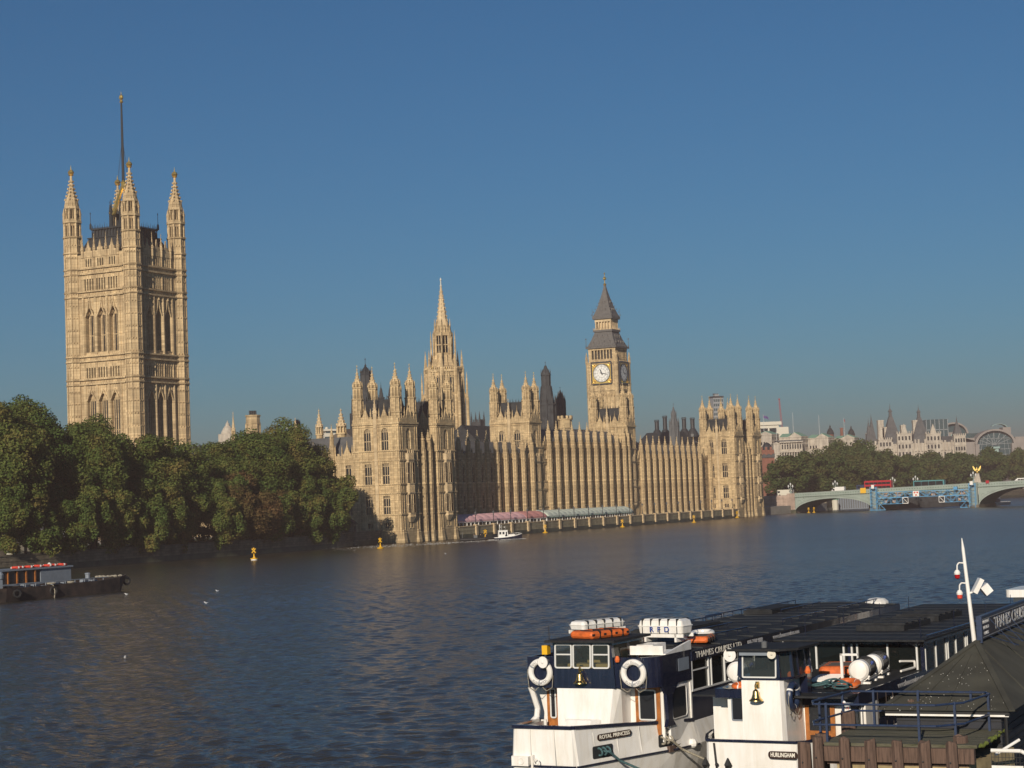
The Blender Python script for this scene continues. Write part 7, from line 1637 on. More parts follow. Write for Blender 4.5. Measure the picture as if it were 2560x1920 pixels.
tx = text('THAMES CRUISES LTD.', .30, M['letter'], rp, frame_mx((5.55, -2.665, 4.14), (1,0,0), (0,0,1)), 'lettering', 1.45); text('020-7928 9009', .24, M['greyletter'], rp, frame_mx((9.0, -2.665, 4.14), (1,0,0), (0,0,1)), 'lettering', 1.05); text('www.thamescruises.com', .24, M['greyletter'], rp, frame_mx((12.3, -2.665, 4.14), (1,0,0), (0,0,1)), 'lettering', 1.2)
# bow name board; dark plates painted for the shade inside the hawse openings
d1 = Vector((5.14, -1.52, 0)).normalized(); sidew = lambda s, z: Vector((-2.97, -1.08, 0)) + d1*s + Vector((0, 0, z)) + Vector((-d1.y*-1, -d1.x, 0))*(0)
nout = Vector((d1.y, -d1.x, 0))
def bowpt(s, z, off=.02):    # along the right bow plate, tilted like the plate
    f = (2.25 - z)/1.05; p = Vector((-2.97, -1.07, z)) + d1*s; w_ = .06*f + .05*f; return p + nout*(w_*abs(-p.y)*.6 + .012 + off)
nb = plate(rp, 'name_board', bowpt(1.85, 2.0), bowpt(2.6, 2.0)-bowpt(1.1, 2.0), (0, 0, 1), 1.62, .2, .09, 'nameboard', .02); text('ROYAL PRINCESS', .17, M['letter'], nb, frame_mx(bowpt(1.85, 2.0) + nout*.025, d1, (0,0,1)), 'lettering', 1.12)
for s, w_, nm in ((1.25, .95, 'teal_rope'), (4.3, .7, 'rope')):
    hz_o = plate(rp, 'dark_hawse_plate', bowpt(s, 1.55, .0), d1, (0, 0, 1), w_, .4, .06, 'iron', .012)
    mb = MB(); c = bowpt(s, 1.56, .05)
    for k in range(3): mb.torus(c + d1*(-.2+.2*k), .12, .035, (d1.x, d1.y, .2), 12, 5)
    e = c + nout*.25; mb.path([c, e, e + d1*.5 + Vector((0,0,-.35)), e + d1*1.1 + Vector((.0, -.4, -.75))], .04); mb.build('mooring_rope', M[nm], hz_o)
mb = MB(); mb.box(-3.1, -2.95, .35, .42, .2, 1.55); mb.prism([(-3.14, 1.1), (-3.14, .5), (-2.9, .5), (-2.9, 1.2)], 1.2, 1.5); mb.torus((-3.14, .2, 1.35), .09, .02, (1,0,0), 14, 5); mb.torus((-3.14, .75, 1.35), .09, .02, (1,0,0), 14, 5); mb.build('bow_fitting', M['white'], rp)
mb = MB(); mb.ball((2.6, -2.75, 1.27), .16, 8, 6); mb.build('fender_end', M['white'], rp)
tr_ = trumpet(rp, (-.1, 1.42, 4.2), (-1, .1, 0), .19); MB().path([(.25, 1.5, 4.2), (.25, 1.5, 4.75)], .03).build('light_post', M['white'], rp)
MB().box(.0, .25, 1.3, 1.5, 4.45, 4.75).build('side_lamp', M['yellow'], rp); mb = MB(); mb.lathe(-.05, -1.32, [(.07, 4.22), (.09, 4.3), (.05, 4.42)], 8); mb.build('warning_lamp', M['orange'], rp)
plate(rp, 'recess_panel', (2.35, -2.635, 3.95), (1,0,0), (0,0,1), .9, .42, .02, 'greyblue', .01)
bell('brass bell on the navy wheelhouse front under the middle window', rw(-.14, .04, 3.86), FRZ, 1.15)
def bigbuoy(label, loc, ax_rz, R=.36, r=.10, ring='white', lettering=True, tilt=None):
    t = thing('lifebuoy', label, 'lifebuoy', loc, ax_rz, 'ring lifebuoys of the two white boats')
    MB().torus((0,0,0), R, r, (1,0,0), 32, 10).build('ring', M[ring], t, smooth=True)
    mb = MB()
    for a0 in (.5, 2.4, PI*1.5): mb.torus((0,0,0), R, r*1.04, (1,0,0), 3, 10, a0, a0+.14)
    mb.build('band', M['greyblue' if ring == 'white' else 'white'], t)
    mb = MB()
    for s in (-1, 1): mb.path([(-.02, s*.48, -.1), (-.03, s*.44, -.5), (-.03, s*.22, -.62), (-.02, s*.08, -.5)], .012, 4)
    mb.path([(-.02, .48, -.1), (-.02, .47, .1)], .012, 4); mb.build('grab_line', M['rope'], t)
    if lettering:
        for word, a_c, fl in (('Royal Princess', PI/2, 1), ('SOUTHAMPTON', -PI/2, -1)):
            n_ = len(word)
            for i, ch in enumerate(word):
                if ch == ' ': continue
                a = a_c - fl*(i-(n_-1)/2)*.145; p = Vector((-r-.004, -R*math.cos(a), R*math.sin(a))); rad = Vector((0, -math.cos(a), math.sin(a)))*fl
                text(ch, .105, M['greyletter'], t, frame_mx(p, rad.cross(Vector((-1, 0, 0))), rad), 'letter', 1, .002)
    return t
bigbuoy('white ring lifebuoy on the left bridge wing of the navy fronted boat', rw(.07, 1.62, 3.85), FRZ); bigbuoy('white ring lifebuoy on the right bridge wing of the navy fronted boat', rw(-.08, -1.9, 3.87), FRZ)
# things on the roofs
def canister_box(label, loc, rz, L_, W_, H_, lettering=None):
    t = thing('liferaft_box', label, 'liferaft box', loc, rz, 'white liferaft boxes')
    mb = MB(); a = rrect(L_, W_, .12); b = rrect(L_-.12, W_-.12, .10); mb.prism(a, .0, H_*.48, rrect(L_+.06, W_+.06, .12)); mb.prism(rrect(L_+.1, W_+.1, .12), H_*.48, H_*.54); mb.prism(rrect(L_+.04, W_+.04, .12), H_*.54, H_*.86, rrect(L_-.04, W_-.04, .1)); mb.prism(rrect(L_-.04, W_-.04, .1), H_*.86, H_, rrect(L_-.26, W_-.26, .08)); mb.build('case', M['white'], t)
    mb = MB()
    for i in range(5):
        x = -L_/2 + L_*(i+.5)/5; mb.box(x-.012, x+.012, -W_/2-.045, W_/2+.045, H_*.5, H_+.012); mb.box(x-.012, x+.012, -W_/2-.04, -W_/2-.02, 0, H_*.5)
    mb.build('strap', M['black'], t); mb = MB(); mb.box(-L_/2-.05, L_/2+.05, -W_/2, -W_/2+.06, -.14, -.02); mb.box(-L_/2-.05, L_/2+.05, W_/2-.06, W_/2, -.14, -.02)
    for x in (-L_*.35, L_*.35): mb.box(x-.04, x+.04, -W_/2, W_/2, -.3, -.02)
    mb.build('cradle', M['white'], t)
    if lettering: text(lettering, .26, M['blueletter'], t, frame_mx((0, -W_/2-.05, H_*.27), (1,0,0), (0,0,1)), 'lettering', 1.1, .003, 2.0)
    return t
canister_box('white strapped liferaft box lying along the wheelhouse roof', rw(3.3, 1.0, 5.1), FRZ-.35, 2.0, .7, .30)
canister_box('white liferaft box with large blue letters behind the wheelhouse', rw(4.55, -1.05, 4.82), FRZ - PI/2 - .12, 1.75, .75, .5, 'RFD')
def liferaft_float(label, loc, rz, L_, W_, H_=.26):
    t = thing('life_float', label, 'life float', loc, rz, 'orange life floats'); o = MB(); r = H_*.5
    pts = [(-L_/2, -W_/2, r), (L_/2, -W_/2, r), (L_/2, W_/2, r), (-L_/2, W_/2, r), (-L_/2, -W_/2, r)]
    for p, q in zip(pts, pts[1:]): o.tube(p, q, r*1.1, n=10); o.ball(p, r*1.12, 10, 6)
    o.box(-L_/2, L_/2, -W_/2, W_/2, r*.3, r*1.6); o.build('float', M['orange'], t, smooth=True); mb = MB()
    for i in range(3): x = -L_/2 + L_*(i+.5)/3; mb.box(x-.02, x+.02, -W_/2-r*1.15, W_/2+r*1.15, 0, 2.15*r)
    for i in range(4): x = -L_/2 + L_*i/3; mb.box(x-.09, x+.02, -W_/2-r*1.13, -W_/2-r*.9, r*.8, r*1.4)
    mb.build('strap', M['black'], t); return t
liferaft_float('orange life float on the wheelhouse roof in front of the white box', rw(1.15, -.15, 4.95), FRZ - .35, 1.6, .85, .24)
liferaft_float('orange life float just right of the lettered white box', rw(5.9, -1.75, 4.4), FRZ + .2, 1.3, .7, .22)
liferaft_float('small orange life float half hidden left of the lettered white box', rw(4.9, .65, 4.4), FRZ - .2, 1.0, .7, .3)
t = bigbuoy('white ring lifebuoy lying flat on the dark roof behind the orange float', rw(6.8, -1.5, 4.62), FRZ, .36, .09, 'white', False); t.rotation_euler = (0, PI/2 - .1, FRZ)
tag(MB().tube((0,0,0), (0,0,.5), .012).build('aerial', M['black'], None, rw(-.1, 1.15, 4.94), FRZ), 'thin whip aerial at the left corner of the navy wheelhouse roof', 'aerial')

# ---------------------------------------------------------------- nearer boat with the white wheelhouse column
HO = Vector((7.02, 58.0, 0))
def hw_(x, y, z): return HO + Matrix.Rotation(FRZ, 3, 'Z') @ Vector((x, y, z))
hb = thing('trip_boat', 'nearer white trip boat with narrow wheelhouse column and drum canisters', 'boat', HO, FRZ)
CY = -.25
mb = MB(); st = []
for x, w_, zg in ((-.95, 1.4, 2.16), (-.85, 1.5, 2.16), (.4, 2.0, 2.12), (1.8, 2.4, 2.06), (3.0, 2.5, 2.0), (30, 2.5, 2.0)): st.append([(p[0], p[1]+CY, p[2]) for p in ring(x, w_, zg, .95, w_*1.04, -.5, w_*.86)])
loft(mb, st); mb.build('hull', M['white'], hb)
mb = MB()
for p, q in zip(st[:5], st[1:5]):
    for i in (0, 5): mb.obox((p[i][0], p[i][1], p[i][2]+.02), (q[i][0], q[i][1], q[i][2]+.02), .1, .07)
mb.obox((-.97, 1.2, 2.18), (-.97, -1.68, 2.18), .1, .07); mb.build('rubbing_strip', M['navy'], hb)
mb = MB(); mb.add([(-.8, 1.1, 1.4), (-.8, -1.6, 1.4), (2.4, -2.6, 1.4), (2.4, 2.1, 1.4)], [(0,1,2,3)]); mb.build('foredeck', M['greyblue'], hb)
mb = MB(); mb.prism([(-.12, .36), (-.12, -.93), (.12, -1.02), (1.75, -1.02), (1.75, .36)], 1.4, 2.9, [(-.06, .36), (-.06, -.90), (.12, -.98), (1.7, -.98), (1.7, .38)]); mb.prism([(-.06, .36), (-.06, -.90), (.12, -.98), (1.7, -.98), (1.7, .38)], 2.9, 3.9, [(.06, .40), (.06, -.84), (.22, -.92), (1.6, -.92), (1.6, .42)]); mb.build('white_trunk', M['white'], hb)
# wheelhouse: seven posts, panes, dark base
mb = MB(); base = [(.02, .42), (.02, -.86), (.40, -1.16), (1.9, -1.2), (1.9, .6), (.4, .6)]; top = [(.10, .36), (.10, -.80), (.46, -1.08), (1.9, -1.12), (1.9, .55), (.46, .55)]
mb.prism(base, 3.9, 3.98); n_ = 6
for i in range(n_):
    mb.obox((*base[i], 3.98), (*top[i], 4.72), .09, .09)
mb.prism(top, 4.68, 4.8)
mb.obox((.9, -1.18, 3.98), (.9, -1.10, 4.7), .07, .06); mb.obox((1.5, -1.19, 3.98), (1.5, -1.11, 4.7), .07, .06); mb.box(1.85, 1.95, -1.2, .6, 3.3, 4.75); mb.box(1.55, 1.95, -1.2, -.95, 3.3, 4.2); whh = mb.build('wheelhouse', M['navy'], hb)
for i, j in ((5, 0), (1, 2), (2, 3), (4, 5)): MB().quad((*base[i], 3.98), (*base[j], 3.98), (*top[j], 4.7), (*top[i], 4.7)).build('side_pane', M['clear'], hb)
c = Vector((.04, -.22, 4.33)); port(hb, c, (0, -1, 0), (.08, 0, .74), 1.12, .74, .05, .045, 'offwhite', 'clear', .03)
MB().prism([(-.28, .72), (-.28, -1.0), (.25, -1.42), (2.2, -1.42), (2.2, .72)], 4.8, 4.87).build('wheelhouse_roof', M['roofdark'], hb)
mb = MB(); mb.box(-.15, .0, .35, -.75, 4.66, 4.79); mb.build('name_lamp_box', M['greyblue'], hb)
mb = MB(); mb.box(.3, .7, -.7, .2, 3.98, 4.15); mb.tube((.75, -.25, 4.0), (.75, -.25, 4.35), .03); mb.box(1.2, 1.7, -.6, 0, 3.98, 4.5); mb.build('helm_seat', M['dkcloth'], hb)
trumpet(hb, (-.22, .62, 4.68), (-1, .05, 0), .2); trumpet(hb, (-.2, -.72, 4.7), (-1, -.35, 0), .13, 'cream')
mb = MB(); mb.lathe(.2, -.35, [(.09, 4.87), (.09, 5.05), (.03, 5.08)], 10); mb.build('beacon', M['grey_iron'], hb)
mb = MB(); mb.lathe(1.4, -1.28, [(.08, 3.98), (.1, 4.05), (.04, 4.2)], 8); mb.lathe(.5, -1.02, [(.07, 3.95), (.08, 4.05), (.03, 4.12)], 8); mb.build('side_lamp', M['orange'], hb)
# side canister seen left of the wheelhouse, cab and bulkheads
mb = MB(); mb.box(1.7, 1.8, -2.5, 2.05, 1.4, 3.3); mb.prism([(.75, .44), (.75, 1.16), (1.7, 1.3), (1.7, .44)], 1.4, 3.3); mb.build('bulkhead', M['white'], hb)
port(hb, (.73, .80, 2.92), (0.0, -1, 0), (0, 0, 1), .46, .72, .05, .04, 'greyblue', 'glass', .03); mb = MB(); mb.box(.72, .76, .36, .43, 1.5, 3.25); mb.build('door_edge', M['wood'], hb)
dr = plate(hb, 'door', (1.68, -1.52, 2.42), (0, -1, 0), (0, 0, 1), .96, 1.75, .02, 'wood', .05); plate(dr, 'pane', (1.62, -1.52, 2.66), (0, -1, 0), (0, 0, 1), .68, .92, .02, 'glass', .012); plate(dr, 'lower_panel', (1.62, -1.52, 1.85), (0, -1, 0), (0, 0, 1), .66, .42, .02, 'nameboard', .012)
RXE = 9.0
mb = MB(); mb.box(.62, RXE, -2.78, 2.28, 3.3, 3.36); mb.build('lower_roof', M['roofdark'], hb)
mb = MB(); mb.box(1.6, RXE, -2.8, -2.74, 2.98, 3.37); mb.box(.58, .66, .44, 1.5, 3.28, 3.56); mb.box(1.58, 1.66, -2.74, -1.0, 2.98, 3.37); mb.box(.66, 1.7, 1.42, 1.5, 3.28, 3.56); mb.box(.66, 1.7, .44, 1.42, 3.5, 3.56); mb.box(1.9, 26, -2.76, -2.7, 2.0, 2.35); mb.build('fascia', M['navy'], hb)
MB().box(1.9, 26, -2.70, -2.66, 2.35, 2.98).build('window', M['saloon'], hb); mb = MB()
for i in range(15): x = 2.1+i*1.6; mb.box(x-.05, x+.05, -2.74, -2.66, 2.3, 3.0)
mb.box(2.3, 3.5, -2.78, -2.70, 2.15, 2.98); mb.build('window_mullion', M['white'], hb)
text('www.thamescruises.com', .26, M['greyletter'], hb, frame_mx((7.2, -2.805, 3.17), (1,0,0), (0,0,1)), 'lettering', 1.15)
# raised glass saloon
UX0, UX1, YR, YL = 9.0, 27.0, -2.75, 2.25
mb = MB(); mb.box(UX0, UX1, YR, YL, 3.1, 3.3); mb.box(UX0, UX0+.1, YR, YR+.12, 3.3, 4.3); mb.box(UX0, UX0+.1, -.22, -.05, 3.3, 4.3); mb.box(UX0, UX0+.08, YR, YL, 4.22, 4.36); mb.box(UX0, UX1, YR, YR+.08, 4.22, 4.36); mb.build('saloon_side', M['navy'], hb)
mb = MB(); mb.box(UX0+.04, UX0+.06, YR+.1, YL, 3.3, 4.24); mb.build('window', M['saloon'], hb); mb = MB(); mb.box(UX0+.1, UX1, YR+.03, YR+.05, 3.3, 4.24); mb.build('window', M['saloon'], hb)
mb = MB()
for f in (.02, .235, .44, .50, .54, .76, .97): y = YR+.1+(YL-YR-.1)*(1-f); mb.box(UX0-.03, UX0+.07, y-.03, y+.03, 3.3, 4.24)
mb.box(UX0-.03, UX0+.07, YR+.1, YL, 3.28, 3.33)
for i in range(14): x = UX0+.2+i*1.3; mb.box(x-.03, x+.03, YR-.01, YR+.07, 3.3, 4.24); 
for i in range(5): x = UX0+2.9+i*2.6; mb.box(x+.12, x+.17, YR-.01, YR+.07, 3.3, 4.24)
mb.build('window_mullion', M['offwhite'], hb)
mb = MB(); mb.box(UX0+1.5, UX1, YL-.3, YL-.2, 3.3, 4.2)
for i in range(9): mb.box(UX0+1+i*1.8, UX0+1.7+i*1.8, -1.9, -1.0, 3.3, 3.75)
mb.build('saloon_interior', M['curtain'], hb)
mb = MB(); mb.prism([(UX0-.6, YR-.2), (UX1, YR-.2), (UX1, YL+.2), (UX0-.6, YL+.2)], 4.36, 4.42); mb.build('saloon_roof', M['roofdark'], hb); mb = MB()
for i in range(11): x = 9.6 + i*1.6; mb.box(x-.02, x+.02, YR-.15, YL+.15, 4.42, 4.43)
mb.build('roof_batten', M['iron'], hb)
for x0, y0 in ((12.3, -1.1), (16.8, -1.1)):
    mb = MB(); mb.box(x0, x0+3.4, y0, y0+1.8, 4.42, 4.62)
    for i in range(4): mb.box(x0+.3+i*.8, x0+.7+i*.8, y0+.05, y0+1.75, 4.62, 4.68)
    mb.build('roof_hatch', M['roofdark'], hb)
mb = MB()
for x in (9.2, 13.5, 18, 22): mb.tube((x, -2.6, 4.42), (x, -2.6, 5.1), .012); mb.tube((x+1, 1.9, 4.42), (x+1, 1.9, 5.0), .012)
mb.path([(9.2, -2.8, 4.5), (27, -2.8, 4.5)], .03); mb.build('roof_handrail', M['navy'], hb)
nb = plate(hb, 'name_board', (-1.02, -1.25, 1.8), (0, -1, 0), (0, 0, 1), .92, .22, .09, 'nameboard', .02); text('HURLINGHAM', .18, M['letter'], nb, frame_mx((-1.045, -1.25, 1.8), (0, -1, 0), (0, 0, 1)), 'lettering', .66)
an = MB(); an.tube((-1.02, .95, 2.1), (-1.02, .88, 1.15), .03); an.ball((-1.03, .88, 1.45), .06, 8, 6); an.path([(-1.02, 1.25, 1.45), (-1.03, 1.1, 1.1), (-1.03, .88, .95), (-1.03, .66, 1.1), (-1.02, .52, 1.45)], .06, 6)
for s in (1.25, .52): an.lathe(-1.02, s, [(.02, 1.25), (.13, 1.45), (.02, 1.66)], 6)
an.build('anchor', M['black'], hb)
bell('brass bell on the white wheelhouse column of the nearer boat', hw_(-.2, -.16, 3.62), FRZ, 1.1)
tb_ = bigbuoy('navy and white ring lifebuoy on the grey side of the white wheelhouse column', hw_(.55, -1.08, 3.38), FRZ + PI/2, .34, .1, 'navyrail', False)
# white drum canisters in cradles
def drum(label, loc, rz, L_=1.35, R=.33):
    t = thing('liferaft_canister', label, 'liferaft canister', loc, rz, 'white drum canisters on the nearer boat')
    mb = MB(); prof = [(-L_/2-.1, .12), (-L_/2-.07, R*.8), (-L_/2, R)] + [(x, R + .012*(i % 2)) for i, x in enumerate([-L_/2 + .22 + L_*.07*j for j in range(12)])] + [(L_/2, R), (L_/2+.07, R*.8), (L_/2+.1, .12)]
    for (a, r0), (b, r1) in zip(prof, prof[1:]): mb.tube((a, 0, R+.1), (b, 0, R+.1), r0, r1, 24)
    mb.build('drum', M['white'], t, smooth=True); mb = MB()
    for j in range(6): x = -L_/2 + .3 + L_*.13*j; mb.torus((x, 0, R+.1), R*1.03, .02, (1,0,0), 24, 4)
    for z in (.0, .16): mb.tube((-L_/2, -R*.98, R+.02-z), (L_/2, -R*.98, R+.02-z), .012)
    mb.build('strap', M['black'], t); mb = MB(); mb.box(.1, .24, -R*.99, -R*.75, R+.24, R+.32); mb.box(-.1, -.02, -R*.99, -R*.75, R+.22, R+.3); mb.build('marking', M['blueletter'], t)
    mb = MB()
    for x in (-L_*.38, L_*.38): mb.obox((x, -R*.95, R-.1), (x, .05, .0), .08, .08); mb.obox((x, R*.95, R-.1), (x, -.05, .0), .08, .08); mb.box(x-.12, x+.12, -.35, .3, -.02, .05)
    mb.box(-L_*.5, L_*.5, -R, -R*.9, R-.2, R-.13); mb.build('cradle', M['white'], t); return t
drum('nearer white drum canister lying in its cradle on the boat roof', hw_(4.9, -1.9, 3.37), FRZ + .12); drum('farther white drum canister lying in its cradle on the boat roof', hw_(6.75, -1.75, 3.37), FRZ + .12)
drum('white drum canister seen behind the wheelhouse windows', hw_(3.2, 1.6, 3.45), FRZ + .1)
t = thing('cradle_frame', 'white upright frame at the left of the drum canisters', 'frame', hw_(3.95, -1.75, 3.36), FRZ); mb = MB(); mb.box(0, .08, .2, .28, 0, 1.0); mb.box(0, .08, -.3, .28, .93, 1.0); mb.box(-.1, .9, -.35, -.25, .0, .12); mb.build('frame', M['white'], t)
liferaft_float('orange life float behind the striped gangway on the nearer boat', hw_(6.2, -.7, 3.5), FRZ + .2, 1.5, .9, .3); t = bigbuoy('orange lifebuoy under a teal rope on the nearer boat roof', hw_(3.2, -1.9, 3.48), FRZ, .36, .1, 'orange', False); t.rotation_euler = (0, PI/2 - .15, FRZ)
t = bigbuoy('orange lifebuoy on the cab roof left of the white wheelhouse column', hw_(1.0, .75, 3.62), FRZ, .26, .08, 'orange', False); t.rotation_euler = (0, PI/2 - .1, FRZ)
t = thing('gangway', 'folded gangway with white rungs lying behind the wheelhouse', 'gangway', hw_(4.3, -.9, 3.5), FRZ + .15); mb = MB()
for i in range(10): mb.box(-1 + i*.22, -.94 + i*.22, -.42, .42, .02, .07)
mb.build('rungs', M['white'], t); MB().box(-1.1, 1.2, -.5, -.42, -.04, .06).build('rail', M['black'], t); MB().box(-1.1, 1.2, .42, .5, -.04, .06).build('rail', M['black'], t)
t = thing('coiled_rope', 'heap of teal rope on the nearer boat roof', 'rope', hw_(2.5, -1.75, 3.4), FRZ); mb = MB(); g = random.Random(2)
for k in range(9): mb.torus((g.uniform(-.6, .6), g.uniform(-.4, .4), .04 + .02*k), g.uniform(.16, .34), .03, (g.uniform(-.3, .3), g.uniform(-.3, .3), 1), 14, 5)
mb.build('coil', M['teal_rope'], t)
t = thing('davit_frame', 'small bent white tube frame beside the far canister', 'frame', hw_(7.4, -2.4, 3.37), FRZ); MB().path([(0, 0, .1), (1.3, -.1, .1), (1.6, 0, .28), (.9, .3, .34)], .04).build('tube', M['white'], t)

# ---------------------------------------------------------------- timber dolphin, its deck and rails
DA = math.radians(24.5); DRZ = PI/2 - DA; DO = Vector((7.9, 50.1, 0))
def dw(x, y, z): return DO + Matrix.Rotation(DRZ, 3, 'Z') @ Vector((x, y, z))
dl = thing('mooring_dolphin', 'stained concrete mooring dolphin with a mossy plank deck', 'mooring dolphin', DO, DRZ)
mb = MB(); mb.prism([(.15, -.25), (.15, -3.7), (3.3, -4.3), (3.3, -.25)], -2, 2.5); mb.build('concrete_block', M['concrete'], dl)
mb = MB(); mb.prism([(.3, -3.76), (1.6, -4.01), (1.6, -3.9), (.3, -3.65)], 1.0, [1.4, 2.1, 2.1, 1.4]); mb.build('painted_shadow', M['iron'], dl)  # dark wedge on the concrete side paints the shadow gap below the deck
for i in range(8): MB().box(.05 + i*.44, .05 + i*.44 + .41, -3.95 - .06*(i % 3), .05, 2.9 + .006*(i % 2), 2.98).build('deck_plank', M['deck'], dl)
mb = MB(); g = random.Random(9)
for i in range(60): x = g.uniform(.1, 3.4); s = g.uniform(.03, .1); mb.ball((x, -4.0 + g.uniform(-.05, .05), 2.93), s, 6, 4, .6)
mb.build('moss_edge', M['moss'], dl)
MB().box(.1, .5, -3.7, .0, 2.42, 2.88).build('wale_beam', M['timber'], dl); MB().box(-.12, .08, -3.9, .25, 2.52, 2.9).build('front_beam', M['timber'], dl)
def pile(label, x, y, z1, r, sq=True, cat='pile'):
    t = thing('timber_pile', label, cat, dw(x, y, 0), DRZ, 'upright timber piles of the dolphin'); g = random.Random(int(x*100+y*37)); mb = MB(); n = 8; pts = []
    for i in range(n): a = 2*PI*i/n + PI/8; k = r*(1/max(abs(math.cos(a)), abs(math.sin(a))))*.96; pts.append((k*math.cos(a)*g.uniform(.9, 1.04), k*math.sin(a)*g.uniform(.9, 1.04)))
    mid = [(p[0]*g.uniform(.94, 1.05), p[1]*g.uniform(.94, 1.05)) for p in pts]; tp = [(p[0]*g.uniform(.8, 1.0), p[1]*g.uniform(.8, 1.0)) for p in pts]
    mb.prism(pts, -2, 1.8, mid); mb.prism(mid, 1.8, [z1 - g.uniform(.0, .1) for _ in pts] if False else z1 - .1, tp); mb.prism(tp, z1-.1, [z1 - g.uniform(0, .09) for _ in pts], [(p[0]*.92, p[1]*.92) for p in tp]); mb.build('post', M['timber'], t)
    mb = MB(); mb.ball((-r*1.0, .02, z1-.55), .025, 6, 4); mb.ball((-r*1.0, -.03, z1-.95), .025, 6, 4); mb.build('bolt', M['iron'], t)
PL = ['leftmost front pile of the mooring dolphin', 'second front pile from the left, reddish brown', 'third front pile from the left', 'fourth front pile from the left', 'fifth front pile from the left', 'rightmost front pile beside the rail corner post']
for i in range(6): pile(PL[i] + ' below the navy rail', -.28, .12 - .70*i, 3.2 - .012*i, .165)
pile('stout dark corner post at the left rear of the mossy deck', .9, .35, 3.16, .2); pile('dark side pile next to the white hull', .2, .62, 3.0, .2); pile('mossy topped dark post behind the left of the deck', 2.9, .12, 3.5, .22); pile('thin rust stained post in the middle behind the deck rail', 3.4, -1.55, 3.78, .13); pile('dark post behind the right end of the deck', 3.5, -3.3, 3.4, .22); pile('short dark post between the front piles and the right rail corner', .45, -3.45, 3.22, .2)
rl = thing('deck_rail', 'navy painted tube railing round the mossy plank deck', 'railing', DO, DRZ); RB = [(.25, .0), (.25, -3.0), (1.2, -3.6), (3.2, -3.75), (3.4, -3.75), (3.4, .1), (1.6, .45)]
rb = [(.25, .35), (.25, -2.9), (.9, -3.5), (3.0, -3.78), (3.35, -3.6), (3.4, -1.2), (3.4, .15), (.9, .55), (.25, .35)]
mb = MB()
for z in (3.42, 3.96): mb.path([(x, y, z) for x, y in rb], .03, 8)
mb.build('rail', M['navyrail'], rl); pm = MB().box(-.045, .045, -.03, .03, 2.6, 4.0).mesh('post', M['navyrail'])
for x, y in ((.25, .0), (.25, -2.45), (.7, -3.3), (2.9, -3.76), (3.4, -3.2), (3.4, -1.75), (3.4, -.5), (2.9, .25), (1.4, .5)): link('post', pm, rl, (x, y, 0))
mb = MB()
for y in (-.62, -.86, -1.05): mb.tube((3.38, y, 3.0), (3.38, y, 3.95), .012)
mb.build('thin_bar', M['rust'], rl)
gull('white gull with red legs perched on the dark post behind the deck rail', dw(2.9, .12, 3.55), -2.2, .9, None)
g_ = bpy.data.objects[[o.name for o in bpy.data.objects if o.name.startswith('gull')][-1]]
MB().path([(0, .03, -.05), (.0, .03, .08)], .008).build('leg', M['lifered'], g_); MB().path([(0, -.03, -.05), (.0, -.03, .08)], .008).build('leg', M['lifered'], g_)
# ---------------------------------------------------------------- pier house with hipped roof and sign
HA = math.radians(24.8); PRZ = PI/2 - HA; PO = Vector((9.95, 52.35, 0))
def pw(x, y, z): return PO + Matrix.Rotation(PRZ, 3, 'Z') @ Vector((x, y, z))
# front eave corner must sit at the lower right
ph = thing('pier_house', 'navy boarded pier house with an olive felt hipped roof', 'pier building', PO, PRZ)
FW = 3.35; EZ = 3.52; AZ = 4.98; L_ = 16
mb = MB(); mb.box(.25, L_, -FW+.25, -.25, .6, EZ-.06); mb.build('wall', M['navyboard'], ph)
mb = MB()
for i in range(13): z = 1.0 + i*.2; mb.box(.22, .26, -FW+.24, -.24, z, z+.015); mb.box(.25, L_, -FW+.22, -FW+.26, z, z+.015)
mb.build('board_joint', M['black'], ph); mb = MB(); mb.box(.0, .08, -FW, 0, EZ-.16, EZ-.1); mb.build('white_fascia', M['white'], ph); mb = MB(); mb.box(-.02, .1, -FW, 0, EZ-.1, EZ); mb.box(0, L_, -FW-.02, -FW+.1, EZ-.14, EZ); mb.tube((.1, -FW+.1, EZ-.1), (.1, -FW+.1, .5), .05); mb.build('gutter', M['black'], ph)
AX_, AY_ = 4.6, -FW*.5
rf = MB(); P0, P1, P2, P3 = (-.12, .12, EZ), (-.12, -FW-.12, EZ), (L_, -FW-.12, EZ), (L_, .12, EZ); T0, T1 = (AX_, AY_, AZ), (L_, AY_, AZ)
rf.add([P0, P1, P2, P3, T0, T1], [(0,1,4), (1,2,5,4), (2,3,5), (3,0,4,5)]); rf.build('felt_roof', M['felt'], ph)
mb = MB()
for a, b in ((P0, T0), (P1, T0), (T0, T1)): mb.obox(Vector(a)+Vector((0,0,.02)), Vector(b)+Vector((0,0,.02)), .16, .03)
for f in (.25, .5, .75): e = Vector(P0).lerp(Vector(P1), f); mb.obox(e + Vector((0,0,.015)), e.lerp(Vector(T0), .8) + Vector((0,0,.015)), .05, .02)
for f in (.2, .45, .7): e = Vector(P1).lerp(Vector(P2), f); q = Vector((e.x, AY_, AZ)) if e.x > AX_ else Vector(T0); mb.obox(e + Vector((0,0,.015)), e.lerp(q, .85) + Vector((0,0,.015)), .05, .02)
mb.build('roof_seam', M['felt'], ph)
mb = MB(); g = random.Random(3)
for i in range(90):
    f, h_ = g.uniform(0, 1), g.uniform(0, .75)**1.3; e = Vector(P0).lerp(Vector(P1), f).lerp(Vector(T0), h_); s = g.uniform(.002, .007); mb.box(e.x-s, e.x+s, e.y-s, e.y+s, e.z-.02, e.z+.012)
mb.build('droppings', M['white_dirty'], ph)
sg = thing('pier_sign', 'long black roof sign with grey lettering on steel struts', 'sign', pw(AX_ + .35, AY_ - .05, AZ + .03), PRZ); SL, SH = 9.5, .64
